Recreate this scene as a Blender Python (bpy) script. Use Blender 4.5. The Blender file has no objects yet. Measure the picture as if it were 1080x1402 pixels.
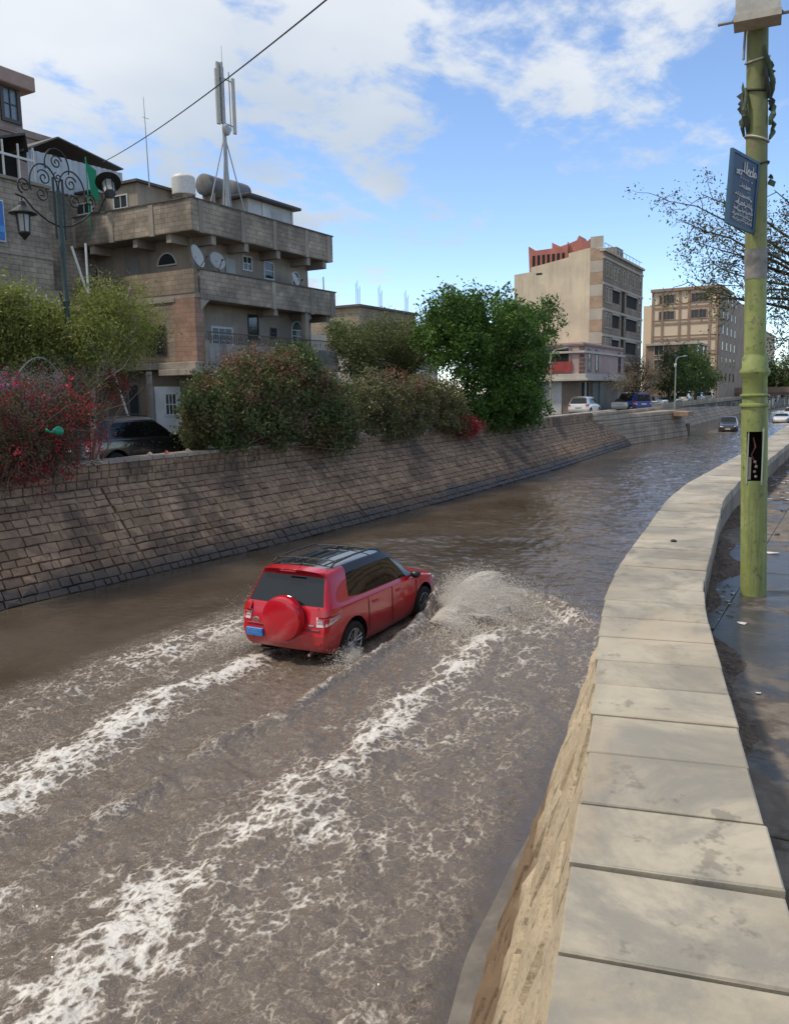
import bpy, math, random
import numpy as np
from mathutils import Vector, Matrix
# ------------------------------------------------------------------ camera, sky, sun, exposure
scene = bpy.context.scene
scene.render.engine = 'CYCLES'
scene.render.resolution_x, scene.render.resolution_y = 788, 1024
FPX = 1120.0                                   # focal length in pixels of a 1080 px wide picture
PSI = math.atan((1180 - 540) / FPX)            # heading: the channel runs along +X, the far bank is +Y
TH = math.atan(161 / FPX)                      # pitch down
RO = 0.019                                     # slight roll
CAM = np.array([0.0, 0.0, 4.4])                # 4.4 m above the water, 1.66 m above the pavement
_f0 = np.array([math.cos(PSI), math.sin(PSI), 0]); _r0 = np.array([math.sin(PSI), -math.cos(PSI), 0])
_fw = _f0 * math.cos(TH) - np.array([0, 0, 1]) * math.sin(TH); _u0 = np.cross(_r0, _fw)
_R = math.cos(RO) * _r0 - math.sin(RO) * _u0; _U = math.sin(RO) * _r0 + math.cos(RO) * _u0
cam_data = bpy.data.cameras.new('camera'); cam = bpy.data.objects.new('camera', cam_data)
scene.collection.objects.link(cam)
cam_data.sensor_fit = 'HORIZONTAL'; cam_data.sensor_width = 36.0; cam_data.lens = FPX / 1080 * 36.0
cam_data.clip_start = 0.05; cam_data.clip_end = 6000
cam.matrix_world = Matrix(((_R[0], _U[0], -_fw[0], CAM[0]), (_R[1], _U[1], -_fw[1], CAM[1]), (_R[2], _U[2], -_fw[2], CAM[2]), (0, 0, 0, 1)))
scene.camera = cam

SUN_EL = math.radians(57)
SUN_H = np.array([-0.56, 0.83]); SUN_H /= np.linalg.norm(SUN_H)     # horizontal direction towards the sun
world = bpy.data.worlds.new('World'); scene.world = world; world.use_nodes = True
def build_sky():
    nt = world.node_tree; N = nt.nodes; L = nt.links; N.clear()
    out = N.new('ShaderNodeOutputWorld'); bg = N.new('ShaderNodeBackground'); bg.inputs['Strength'].default_value = 0.145
    sky = N.new('ShaderNodeTexSky'); sky.sky_type = 'NISHITA'; sky.sun_disc = False
    sky.sun_elevation = SUN_EL; sky.sun_rotation = math.atan2(SUN_H[0], SUN_H[1])
    sky.air_density = 1.0; sky.dust_density = 0.35; sky.ozone_density = 2.2; sky.altitude = 2200
    tc = N.new('ShaderNodeTexCoord'); sep = N.new('ShaderNodeSeparateXYZ'); L.new(tc.outputs['Generated'], sep.inputs[0])
    def m(op, a, b=None, clamp=False):
        n = N.new('ShaderNodeMath'); n.operation = op; n.use_clamp = clamp
        for i, v in enumerate((a, b)):
            if v is None: continue
            if hasattr(v, 'links'): L.new(v, n.inputs[i])
            else: n.inputs[i].default_value = v
        return n.outputs[0]
    zz = m('ADD', m('MAXIMUM', sep.outputs[2], 0.0), 0.16)
    cv = N.new('ShaderNodeCombineXYZ'); L.new(m('DIVIDE', sep.outputs[0], zz), cv.inputs[0]); L.new(m('DIVIDE', sep.outputs[1], zz), cv.inputs[1])
    def noise(scale, detail, rough, off, dist=0.0):
        mp = N.new('ShaderNodeMapping'); mp.inputs['Location'].default_value = off; mp.inputs['Rotation'].default_value = (0, 0, 0.5)
        mp.inputs['Scale'].default_value = (1.0, 1.25, 1)
        L.new(cv.outputs[0], mp.inputs[0]); n = N.new('ShaderNodeTexNoise'); n.noise_dimensions = '2D'
        n.inputs['Scale'].default_value = scale; n.inputs['Detail'].default_value = detail; n.inputs['Roughness'].default_value = rough
        n.inputs['Distortion'].default_value = dist
        L.new(mp.outputs[0], n.inputs['Vector']); return n.outputs[0]
    n1 = noise(0.9, 9, 0.55, (3.1, 1.7, 0), 0.25); n2 = noise(3.2, 8, 0.62, (7.7, 4.2, 0), 0.1); n3 = noise(0.45, 5, 0.5, (1.2, 9.4, 0))
    # the cloud bank stands over the far-left quarter and thins out down the valley
    lr = m('ADD', m('MULTIPLY', sep.outputs[0], -0.62), m('MULTIPLY', sep.outputs[1], 0.78))
    lr = m('MINIMUM', lr, 0.42); up = m('MULTIPLY', m('MINIMUM', sep.outputs[2], 0.5), 0.55)
    cov = m('ADD', m('ADD', m('MULTIPLY', n1, 1.05), m('MULTIPLY', n2, 0.78)), m('ADD', m('MULTIPLY', lr, 0.46), up))
    mr = N.new('ShaderNodeMapRange'); mr.interpolation_type = 'SMOOTHSTEP'; mr.inputs['From Min'].default_value = 0.90; mr.inputs['From Max'].default_value = 1.11
    L.new(cov, mr.inputs['Value'])
    shade = N.new('ShaderNodeMapRange'); shade.inputs['From Min'].default_value = 0.35; shade.inputs['From Max'].default_value = 0.68
    L.new(n3, shade.inputs['Value'])
    cc = N.new('ShaderNodeMixRGB'); cc.inputs[1].default_value = (4.0, 4.1, 4.2, 1); cc.inputs[2].default_value = (2.05, 2.45, 2.95, 1)
    L.new(shade.outputs[0], cc.inputs[0])
    mx = N.new('ShaderNodeMixRGB'); L.new(m('MULTIPLY', mr.outputs[0], 0.93), mx.inputs[0]); L.new(sky.outputs[0], mx.inputs[1]); L.new(cc.outputs[0], mx.inputs[2])
    L.new(mx.outputs[0], bg.inputs['Color']); L.new(bg.outputs[0], out.inputs['Surface'])
build_sky()
sun_data = bpy.data.lights.new('sun', 'SUN'); sun = bpy.data.objects.new('sun', sun_data); scene.collection.objects.link(sun)
sun_data.energy = 2.0; sun_data.angle = math.radians(5); sun_data.color = (1.0, 0.90, 0.76)
_sd = Vector((SUN_H[0] * math.cos(SUN_EL), SUN_H[1] * math.cos(SUN_EL), math.sin(SUN_EL)))
sun.rotation_euler = _sd.to_track_quat('Z', 'Y').to_euler(); sun.location = (-20, 30, 60)
vs = scene.view_settings; vs.view_transform = 'Standard'; vs.look = 'None'; vs.gamma = 1; vs.use_curve_mapping = False; vs.exposure = 0.72
scene.cycles.max_bounces = 6; scene.cycles.transparent_max_bounces = 8; scene.cycles.caustics_reflective = False; scene.cycles.caustics_refractive = False
scene.cycles.use_denoising = True

# ------------------------------------------------------------------ helpers
COL = scene.collection
def P(px, py, x=None, y=None, z=None, d=None):
    """photo pixel -> the world point of that ray on the given plane"""
    r = _fw + _R * (px - 540) / FPX - _U * (py - 701) / FPX
    if z is not None: t = (z - CAM[2]) / r[2]
    elif y is not None: t = (y - CAM[1]) / r[1]
    elif x is not None: t = (x - CAM[0]) / r[0]
    else: t = d
    return CAM + r * t
def PH(px, py, h):
    """photo pixel -> the point of that ray at horizontal distance h"""
    r = _fw + _R * (px - 540) / FPX - _U * (py - 701) / FPX; return CAM + r * (h / math.hypot(r[0], r[1]))
def tag(o, label=None, cat=None, group=None, kind=None):
    if label: o['label'] = label
    if cat: o['category'] = cat
    if group: o['group'] = group
    if kind: o['kind'] = kind
    return o
ORIG = {}
def empty(name, loc=(0, 0, 0), label=None, cat=None, group=None):
    o = bpy.data.objects.new(name, None); COL.objects.link(o); o.location = loc; o.empty_display_size = 0.2
    ORIG[o.name] = np.array(loc, float); return tag(o, label, cat, group)
def org(o): return ORIG.get(o.name, np.zeros(3)) if o is not None else np.zeros(3)
def mesh_np(name, verts, faces, mat=None, parent=None, smooth=False, origin=None, nper=None):
    """verts (n,3) world coordinates, faces (m,k) index array or a list of lists"""
    o0 = np.array(origin, float) if origin is not None else org(parent)
    verts = np.asarray(verts, float) - o0
    me = bpy.data.meshes.new(name)
    if isinstance(faces, np.ndarray):
        k = faces.shape[1]; m = faces.shape[0]
        me.vertices.add(len(verts)); me.vertices.foreach_set('co', verts.astype(np.float32).ravel())
        me.loops.add(m * k); me.loops.foreach_set('vertex_index', faces.astype(np.int32).ravel())
        me.polygons.add(m); me.polygons.foreach_set('loop_start', np.arange(0, m * k, k, dtype=np.int32))
        me.polygons.foreach_set('loop_total', np.full(m, k, dtype=np.int32)); me.update(calc_edges=True)
    else:
        me.from_pydata([tuple(v) for v in verts], [], faces); me.update()
    if smooth: me.polygons.foreach_set('use_smooth', np.ones(len(me.polygons), bool))
    if mat: me.materials.append(mat)
    ob = bpy.data.objects.new(name, me); COL.objects.link(ob)
    if parent is not None:
        ob.parent = parent; ob.location = o0 - org(parent)
    else:
        ob.location = o0
    ORIG[ob.name] = o0
    return ob
class MB:
    def __init__(s): s.v = []; s.f = []; s.M = None
    def add(s, vs, fs):
        b = len(s.v)
        if s.M is not None: vs = [tuple(s.M @ Vector(v)) for v in vs]
        s.v += [tuple(v) for v in vs]; s.f += [[i + b for i in f] for f in fs]; return s
    def box(s, x0, x1, y0, y1, z0, z1, c=0.0):
        if x1 < x0: x0, x1 = x1, x0
        if y1 < y0: y0, y1 = y1, y0
        if z1 < z0: z0, z1 = z1, z0
        if c <= 0:
            return s.add([(x0, y0, z0), (x1, y0, z0), (x1, y1, z0), (x0, y1, z0), (x0, y0, z1), (x1, y0, z1), (x1, y1, z1), (x0, y1, z1)],
                         [[0, 3, 2, 1], [4, 5, 6, 7], [0, 1, 5, 4], [1, 2, 6, 5], [2, 3, 7, 6], [3, 0, 4, 7]])
        X = (x0, x1); Y = (y0, y1); Z = (z0, z1); vs = []; idx = {}
        for i in (0, 1):
            for j in (0, 1):
                for k in (0, 1):
                    ix = X[i] + (c if i == 0 else -c); iy = Y[j] + (c if j == 0 else -c); iz = Z[k] + (c if k == 0 else -c)
                    for a, p in enumerate(((X[i], iy, iz), (ix, Y[j], iz), (ix, iy, Z[k]))):
                        idx[i, j, k, a] = len(vs); vs.append(p)
        g = lambda i, j, k, a: idx[i, j, k, a]; fs = []
        for i in (0, 1):
            q = [g(i, 0, 0, 0), g(i, 1, 0, 0), g(i, 1, 1, 0), g(i, 0, 1, 0)]; fs.append(q if i else q[::-1])
            q = [g(0, i, 0, 1), g(0, i, 1, 1), g(1, i, 1, 1), g(1, i, 0, 1)]; fs.append(q if i else q[::-1])
            q = [g(0, 0, i, 2), g(1, 0, i, 2), g(1, 1, i, 2), g(0, 1, i, 2)]; fs.append(q if i else q[::-1])
        for a in (0, 1):
            for b in (0, 1):
                fs.append([g(a, b, 0, 0), g(a, b, 0, 1), g(a, b, 1, 1), g(a, b, 1, 0)])
                fs.append([g(a, 0, b, 0), g(a, 0, b, 2), g(a, 1, b, 2), g(a, 1, b, 0)])
                fs.append([g(0, a, b, 1), g(0, a, b, 2), g(1, a, b, 2), g(1, a, b, 1)])
                for k in (0, 1): fs.append([g(a, b, k, 0), g(a, b, k, 1), g(a, b, k, 2)])
        return s.add(vs, fs)
    def tube(s, pts, rad, seg=8, cap=True):
        pts = [Vector(p) for p in pts]; n = len(pts)
        if not hasattr(rad, '__len__'): rad = [rad] * n
        vs = []; fs = []; ref = None
        for i, p in enumerate(pts):
            t = (pts[min(i + 1, n - 1)] - pts[max(i - 1, 0)])
            t = t.normalized() if t.length > 1e-9 else Vector((0, 0, 1))
            if ref is None: ref = Vector((0, 0, 1)) if abs(t.z) < 0.9 else Vector((1, 0, 0))
            a = t.cross(ref)
            if a.length < 1e-6: a = t.orthogonal()
            a.normalize(); b = t.cross(a); ref = a.cross(t) if a.cross(t).length > 1e-6 else ref
            for k in range(seg):
                w = 2 * math.pi * k / seg; vs.append(p + (a * math.cos(w) + b * math.sin(w)) * rad[i])
        for i in range(n - 1):
            for k in range(seg):
                k2 = (k + 1) % seg; fs.append([i * seg + k, i * seg + k2, (i + 1) * seg + k2, (i + 1) * seg + k])
        if cap: fs.append(list(range(seg))[::-1]); fs.append([(n - 1) * seg + k for k in range(seg)])
        return s.add(vs, fs)
    def cyl(s, p0, p1, r0, r1=None, seg=16): return s.tube([p0, p1], [r0, r0 if r1 is None else r1], seg)
    def lathe(s, prof, c=(0, 0, 0), seg=24, axis='z', cap=True):
        vs = []; fs = []; n = len(prof)
        for (r, h) in prof:
            for k in range(seg):
                w = 2 * math.pi * k / seg; a, b = r * math.cos(w), r * math.sin(w)
                vs.append({'z': (c[0] + a, c[1] + b, c[2] + h), 'y': (c[0] + a, c[1] + h, c[2] + b), 'x': (c[0] + h, c[1] + a, c[2] + b)}[axis])
        for i in range(n - 1):
            for k in range(seg):
                k2 = (k + 1) % seg; fs.append([i * seg + k, i * seg + k2, (i + 1) * seg + k2, (i + 1) * seg + k])
        if cap: fs.append(list(range(seg))[::-1]); fs.append([(n - 1) * seg + k for k in range(seg)])
        return s.add(vs, fs)
    def prism(s, poly, axis, a, b):
        """poly: 2-d points; axis 'y' -> (x,z), 'x' -> (y,z), 'z' -> (x,y)"""
        def mk(p, h): return {'y': (p[0], h, p[1]), 'x': (h, p[0], p[1]), 'z': (p[0], p[1], h)}[axis]
        n = len(poly); vs = [mk(p, a) for p in poly] + [mk(p, b) for p in poly]
        fs = [list(range(n)), list(range(n, 2 * n))[::-1]] + [[i, n + i, n + (i + 1) % n, (i + 1) % n] for i in range(n)]
        return s.add(vs, fs)
    def ell(s, c, r, seg=16, rings=10):
        prof = [(max(1e-4, math.sin(math.pi * i / rings)), -math.cos(math.pi * i / rings)) for i in range(rings + 1)]
        vs = []; fs = []
        for (q, h) in prof:
            for k in range(seg):
                w = 2 * math.pi * k / seg; vs.append((c[0] + r[0] * q * math.cos(w), c[1] + r[1] * q * math.sin(w), c[2] + r[2] * h))
        for i in range(rings):
            for k in range(seg):
                k2 = (k + 1) % seg; fs.append([i * seg + k, i * seg + k2, (i + 1) * seg + k2, (i + 1) * seg + k])
        return s.add(vs, fs)
    def build(s, name, mat, parent=None, smooth=False, origin=None):
        if parent is None and origin is None:
            a = np.array(s.v); origin = np.array([a[:, 0].mean(), a[:, 1].mean(), a[:, 2].min()])
        ob = mesh_np(name, s.v, s.f, mat, parent, smooth, origin)
        return ob
def normals_out(ob):
    import bmesh
    bm = bmesh.new(); bm.from_mesh(ob.data); bmesh.ops.recalc_face_normals(bm, faces=bm.faces); bm.to_mesh(ob.data); bm.free()
def autosmooth(ob, ang=35):
    me = ob.data; me.polygons.foreach_set('use_smooth', np.ones(len(me.polygons), bool))
    me.set_sharp_from_angle(angle=math.radians(ang))
def copy_tree(o, parent=None, loc=None, rz=None):
    c = o.copy(); COL.objects.link(c); c.parent = parent; ORIG[c.name] = org(o)
    if loc is not None: c.location = loc
    if rz is not None: c.rotation_euler = (0, 0, rz)
    for ch in list(o.children): copy_tree(ch, c)
    return c
# ------------------------------------------------------------------ materials
def sx(v): return v if hasattr(v, 'links') else None
class NB:
    """small node builder"""
    def __init__(s, name):
        s.m = bpy.data.materials.new(name); s.m.use_nodes = True; s.t = s.m.node_tree; s.N = s.t.nodes; s.L = s.t.links
        s.N.clear(); s.out = s.N.new('ShaderNodeOutputMaterial'); s.b = s.N.new('ShaderNodeBsdfPrincipled'); s.L.new(s.b.outputs[0], s.out.inputs[0])
        s.geo = s.N.new('ShaderNodeNewGeometry'); s.pos = s.geo.outputs['Position']
    def set(s, inp, v, node=None):
        node = node or s.b; i = node.inputs[inp]
        if hasattr(v, 'links'): s.L.new(v, i)
        else: i.default_value = v if not (isinstance(v, tuple) and len(v) == 3 and i.type == 'RGBA') else (*v, 1)
    def obj(s):
        n = s.N.new('ShaderNodeTexCoord'); return n.outputs['Object']
    def rnd(s): return s.N.new('ShaderNodeObjectInfo').outputs['Random']
    def attr(s, name):
        n = s.N.new('ShaderNodeAttribute'); n.attribute_name = name; return n.outputs['Fac']
    def map(s, v, scale=(1, 1, 1), rot=(0, 0, 0), loc=(0, 0, 0)):
        n = s.N.new('ShaderNodeMapping'); n.inputs['Scale'].default_value = scale; n.inputs['Rotation'].default_value = rot; n.inputs['Location'].default_value = loc
        s.L.new(v, n.inputs[0]); return n.outputs[0]
    def noise(s, scale, detail=5, rough=0.55, v=None, dist=0.0, typ=None):
        n = s.N.new('ShaderNodeTexNoise'); n.inputs['Scale'].default_value = scale; n.inputs['Detail'].default_value = detail
        n.inputs['Roughness'].default_value = rough; n.inputs['Distortion'].default_value = dist
        if typ: n.noise_type = typ
        s.L.new(v if v is not None else s.pos, n.inputs['Vector']); return n.outputs[0]
    def voro(s, scale, v=None, feature='F1', out=0, rand=1.0):
        n = s.N.new('ShaderNodeTexVoronoi'); n.feature = feature; n.inputs['Scale'].default_value = scale; n.inputs['Randomness'].default_value = rand
        s.L.new(v if v is not None else s.pos, n.inputs['Vector']); return n.outputs[out]
    def math(s, op, a, b=None, clamp=False):
        n = s.N.new('ShaderNodeMath'); n.operation = op; n.use_clamp = clamp
        for i, v in enumerate((a, b)):
            if v is None: continue
            if hasattr(v, 'links'): s.L.new(v, n.inputs[i])
            else: n.inputs[i].default_value = v
        return n.outputs[0]
    def rng(s, v, a, b, c=0.0, d=1.0, smooth=True):
        n = s.N.new('ShaderNodeMapRange'); n.interpolation_type = 'SMOOTHSTEP' if smooth else 'LINEAR'
        for i, q in zip(('From Min', 'From Max', 'To Min', 'To Max'), (a, b, c, d)): s.set(i, q, n)
        s.L.new(v, n.inputs['Value']); return n.outputs[0]
    def mix(s, f, a, b, mode='MIX'):
        n = s.N.new('ShaderNodeMixRGB'); n.blend_type = mode
        for i, v in enumerate((f, a, b)):
            if hasattr(v, 'links'): s.L.new(v, n.inputs[i])
            else: n.inputs[i].default_value = v if i == 0 else (*v, 1)
        return n.outputs[0]
    def bump(s, h, strength=0.3, dist=0.02, prev=None):
        n = s.N.new('ShaderNodeBump'); n.inputs['Strength'].default_value = strength; n.inputs['Distance'].default_value = dist
        s.L.new(h, n.inputs['Height'])
        if prev is not None: s.L.new(prev, n.inputs['Normal'])
        return n.outputs[0]
    def brick(s, bw, bh, mortar=0.012, c1=(1, 1, 1), c2=(.8, .8, .8), cm=(.5, .5, .5), sq=None):
        """masonry coursing on axis-aligned walls, in metres"""
        sep = s.N.new('ShaderNodeSeparateXYZ'); s.L.new(s.pos, sep.inputs[0])
        cv = s.N.new('ShaderNodeCombineXYZ'); s.L.new(s.math('ADD', sep.outputs[0], sep.outputs[1]), cv.inputs[0]); s.L.new(sep.outputs[2], cv.inputs[1])
        n = s.N.new('ShaderNodeTexBrick'); s.L.new(cv.outputs[0], n.inputs['Vector'])
        n.inputs['Color1'].default_value = (*c1, 1); n.inputs['Color2'].default_value = (*c2, 1); n.inputs['Mortar'].default_value = (*cm, 1)
        n.inputs['Scale'].default_value = 1.0; n.inputs['Mortar Size'].default_value = mortar; n.inputs['Brick Width'].default_value = bw; n.inputs['Row Height'].default_value = bh
        n.inputs['Bias'].default_value = 0.0; n.inputs['Mortar Smooth'].default_value = 0.2
        return n.outputs['Color'], n.outputs['Fac']
MATS = {}
def surf(name, base, rough=0.8, var=0.3, scale=1.5, second=None, sscale=0.6, sfac=0.5, bump=0.25, bscale=30, bdist=0.01, rand=0.0,
         metallic=0.0, coat=0.0, brick=None, streak=0.0, spec=0.4):
    """weathered plain surface: two noises of colour, optional masonry, rain streaks, fine relief"""
    if name in MATS: return MATS[name]
    b = NB(name); n1 = b.noise(scale, 6, 0.6); n2 = b.noise(sscale, 4, 0.6)
    col = b.mix(b.rng(n1, 0.3, 0.7), tuple(c * (1 - var) for c in base), tuple(min(1, c * (1 + var)) for c in base))
    if second: col = b.mix(b.math('MULTIPLY', b.rng(n2, 0.45, 0.62), sfac), col, second)
    hb = b.noise(bscale, 5, 0.6); nrm = b.bump(hb, bump, bdist)
    if brick:
        bc, bf = b.brick(*brick[:2], mortar=brick[2] if len(brick) > 2 else 0.012, cm=brick[3] if len(brick) > 3 else (.5, .5, .5))
        col = b.mix(1.0, col, bc, 'MULTIPLY'); nrm = b.bump(b.math('SUBTRACT', 1.0, bf), 0.6, 0.012, nrm)
    if streak:
        st = b.noise(1.0, 4, 0.6, b.map(b.pos, (3.5, 3.5, 0.22)))
        col = b.mix(b.math('MULTIPLY', b.rng(st, 0.48, 0.72), streak), col, tuple(c * 0.35 for c in base))
    if rand:
        r = b.rnd(); k = b.rng(r, 0, 1, 1 - rand, 1 + rand, False)
        cv = b.N.new('ShaderNodeCombineXYZ')
        for i in range(3): b.L.new(k, cv.inputs[i])
        col = b.mix(1.0, col, cv.outputs[0], 'MULTIPLY')
    b.set('Base Color', col); b.set('Roughness', b.rng(n1, 0.2, 0.8, max(0.02, rough - 0.08), min(1, rough + 0.08)))
    b.set('Normal', nrm); b.set('Metallic', metallic); b.set('Coat Weight', coat); b.set('Specular IOR Level', spec)
    MATS[name] = b.m; return b.m
def plain(name, base, rough=0.5, metallic=0.0, coat=0.0, alpha=None, trans=0.0, emit=None, spec=0.5):
    if name in MATS: return MATS[name]
    b = NB(name); n = b.noise(14, 3, 0.6); b.set('Base Color', b.mix(b.rng(n, 0.3, 0.7), tuple(c * 0.88 for c in base), tuple(min(1, c * 1.1) for c in base)))
    b.set('Roughness', rough); b.set('Metallic', metallic); b.set('Coat Weight', coat); b.set('Specular IOR Level', spec); b.set('Transmission Weight', trans)
    MATS[name] = b.m; return b.m
# ------------------------------------------------------------------ noise on arrays
_rs = np.random.RandomState(7); _perm = np.tile(_rs.permutation(512), 3); _gr = _rs.rand(512) * 2 * np.pi
_gx = np.cos(_gr); _gy = np.sin(_gr)
def perlin(x, y, seed=0):
    x = x + seed * 17.31; y = y + seed * 9.77
    xi = np.floor(x).astype(int); yi = np.floor(y).astype(int); xf = x - xi; yf = y - yi
    u = xf * xf * xf * (xf * (xf * 6 - 15) + 10); v = yf * yf * yf * (yf * (yf * 6 - 15) + 10)
    def g(a, b, dx, dy):
        h = _perm[(_perm[a & 511] + b) & 511]; return _gx[h] * dx + _gy[h] * dy
    n00 = g(xi, yi, xf, yf); n10 = g(xi + 1, yi, xf - 1, yf); n01 = g(xi, yi + 1, xf, yf - 1); n11 = g(xi + 1, yi + 1, xf - 1, yf - 1)
    return 1.5 * ((n00 * (1 - u) + n10 * u) * (1 - v) + (n01 * (1 - u) + n11 * u) * v)
def fbm(x, y, octv=4, seed=0, ridged=False, gain=0.55):
    a = 1.0; s = 0; t = 0
    for o in range(octv):
        n = perlin(x * 2 ** o, y * 2 ** o, seed + o); n = (1 - 2 * np.abs(n)) if ridged else n
        s = s + a * n; t += a; a *= gain
    return s / t
def sstep(a, b, x):
    t = np.clip((x - a) / (b - a), 0, 1); return t * t * (3 - 2 * t)
def gauss(d, s): return np.exp(-(d / s) ** 2)
# ------------------------------------------------------------------ flood water
def make_water():
    xs = [1.2]
    while xs[-1] < 172: xs.append(xs[-1] + max(0.028, 0.0034 * xs[-1]))
    xs = np.array(xs); ys = np.arange(0.9, 19.6, 0.042)
    X, Y = np.meshgrid(xs, ys, indexing='ij')
    wx = fbm(X * 0.6, Y * 0.6, 3, 40) * 0.35; wy = fbm(X * 0.6, Y * 0.6, 3, 50) * 0.35     # wobble of all wake lines
    Xw = X + wx; Yw = Y + wy
    behind = 1 - sstep(13.5, 16.0, Xw)
    turb = sstep(11.9, 10.6, Yw) * behind                                                    # churned water behind and right of the car
    left_calm = 1 - turb
    cl = np.interp(X, [2, 5, 6.4, 8.4, 10.6], [7.55, 8.05, 8.25, 8.75, 8.7]); hl = np.interp(X, [2, 5, 8, 11], [0.58, 0.48, 0.36, 0.26])
    cr = np.interp(X, [2, 3.4, 5.5, 6.9, 8.7, 10.4, 12], [4.8, 4.9, 4.95, 5.0, 5.25, 5.35, 5.6]); hr = np.interp(X, [2, 5, 8, 11], [0.75, 0.50, 0.34, 0.25])
    bl = gauss(Yw - cl, hl) * (1 - sstep(10.4, 11.8, X)); br = gauss(Yw - cr, hr) * (1 - sstep(12.4, 14.2, X))
    mid = gauss(Yw - np.interp(X, [3, 4.2, 7.5, 10.3, 12, 14], [6.2, 6.4, 6.9, 6.85, 6.85, 7.15]), 0.16) * (1 - sstep(13.6, 14.6, X))
    outl = gauss(Yw - np.interp(X, [3, 7.4, 10.6, 14], [10.3, 10.2, 10.4, 9.9]), 0.55) * (1 - sstep(12.5, 14, X))
    left_mist = sstep(9.0, 9.8, Yw) * sstep(11.6, 10.6, Yw) * sstep(6, 10, X) * (1 - sstep(13.8, 14.8, X))
    right_froth = sstep(6.6, 5.4, Yw) * (1 - sstep(14.2, 16.8, Xw)) * sstep(0.5, 3.0, X)
    # splash mound thrown to the right from the front wheel
    ax = np.array([14.3, 14.9, 15.5, 15.6, 15.0, 14.0]); ay = np.array([7.15, 6.7, 6.1, 5.3, 4.5, 3.7])
    dm = np.full(X.shape, 9.0); tm = np.zeros(X.shape)
    for i in range(len(ax) - 1):
        ex, ey = ax[i + 1] - ax[i], ay[i + 1] - ay[i]; t = np.clip(((Xw - ax[i]) * ex + (Yw - ay[i]) * ey) / (ex * ex + ey * ey), 0, 1)
        d = np.hypot(Xw - ax[i] - t * ex, Yw - ay[i] - t * ey); tm = np.where(d < dm, (i + t) / 5, tm); dm = np.minimum(dm, d)
    mound = gauss(dm, 0.34) * (1 - tm) ** 0.8
    inner = gauss(np.hypot((Xw - 13.4) / 1.6, (Yw - 5.6) / 1.3), 1.0)
    foam = np.clip(1.10 * bl * np.interp(X, [2, 4, 7, 10], [1, 1.1, 1.05, 1.0]) + 0.60 * br * np.interp(X, [2, 4.2, 6.5, 9], [.72, .85, 1, 1.1]) + 0.26 * mid + 0.22 * outl + 0.18 * right_froth + 0.15 * turb + 0.30 * left_mist + 0.55 * gauss(dm, 0.45) * (1 - 0.6 * tm) + 0.18 * inner, 0, 1.2)
    for (fx, fy) in ((91.5, 11.7), (109, 8.1), (128, 8.8)): foam = np.maximum(foam, gauss(np.hypot((X - fx) / 3.5, (Y - fy) / 1.3), 1.0))
    edge = sstep(-0.1, 0.4, Y - np.interp(X, [0, 3.4, 4.8, 6.4, 9.4, 16], [1.4, 2.1, 2.4, 2.7, 3.05, 3.3])); turb = turb * (0.25 + 0.75 * edge); foam *= edge
    patch = fbm(X * 0.9, Y * 1.3, 4, 60); foam = np.clip(foam * (1 + 0.95 * patch), 0, 1.2)
    lod = 1 / (1 + (X / 24.0) ** 2)
    calm = 0.012 * fbm(X * 0.7, Y * 1.0, 3, 3) + 0.010 * fbm(X * 2.4, Y * 1.5, 3, 5) * sstep(17, 24, X + 0.6 * (9 - Y))
    rip = 0.050 * fbm(X * 1.25, Y * 0.75, 3, 11, True) * sstep(15.5, 20, X + 0.4 * (10 - Y)) * sstep(15.5, 11.5, Y)
    rip += 0.013 * fbm(X * 3.6, Y * 2.2, 2, 15, True) * sstep(15.5, 19, X + 0.4 * (10 - Y)) * sstep(15.6, 13, Y)
    # bow ripple ring ahead of the car
    rr = np.hypot((X - 15.5) / 1.25, (Y - 8.6)); ring = 0.03 * (gauss(rr - 5.9, 0.22) - 0.6 * gauss(rr - 5.3, 0.25) + 0.4 * gauss(rr - 4.7, 0.2)) * sstep(13, 17, X)
    ch = turb * (0.060 * fbm(X * 1.1, Y * 1.6, 3, 21, False, 0.5) + 0.032 * fbm(X * 3.2, Y * 4.4, 3, 25, True, 0.5) + 0.015 * fbm(X * 9, Y * 11, 2, 31, True, 0.6))
    H = calm + rip + ring + ch
    H += 0.15 * mid * np.interp(X, [3, 8, 12, 14], [0.3, 0.55, 1.2, 2.0]) + 0.07 * bl + 0.06 * br + 0.05 * outl
    H += mound * 0.50 * (0.75 + 0.6 * fbm(X * 3, Y * 3, 4, 71, True)) + 0.10 * inner
    # trough along the car's flanks
    H -= 0.10 * gauss(Yw - 8.3, 0.9) * sstep(8, 9.6, X) * (1 - sstep(13.6, 14.6, X))
    # shed edge
    V = np.stack([X, Y, H], -1).reshape(-1, 3); nx, ny = X.shape
    i = np.arange(nx - 1)[:, None] * ny + np.arange(ny - 1)[None, :]
    Fc = np.stack([i, i + ny, i + ny + 1, i + 1], -1).reshape(-1, 4)
    ob = mesh_np('water', V, Fc, None, None, True, origin=(0, 0, 0)); tag(ob, kind='structure')
    for nm, arr in (('foam', foam), ('turb', turb)):
        at = ob.data.attributes.new(nm, 'FLOAT', 'POINT'); at.data.foreach_set('value', arr.astype(np.float32).ravel())
    # shader: silty brown water, lacy foam where the wake has been beaten up
    b = NB('flood_water'); f = b.attr('foam'); tu = b.attr('turb')
    flat = b.map(b.pos, (1.0, 1.3, 0.0), (0, 0, 0.12))
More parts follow.
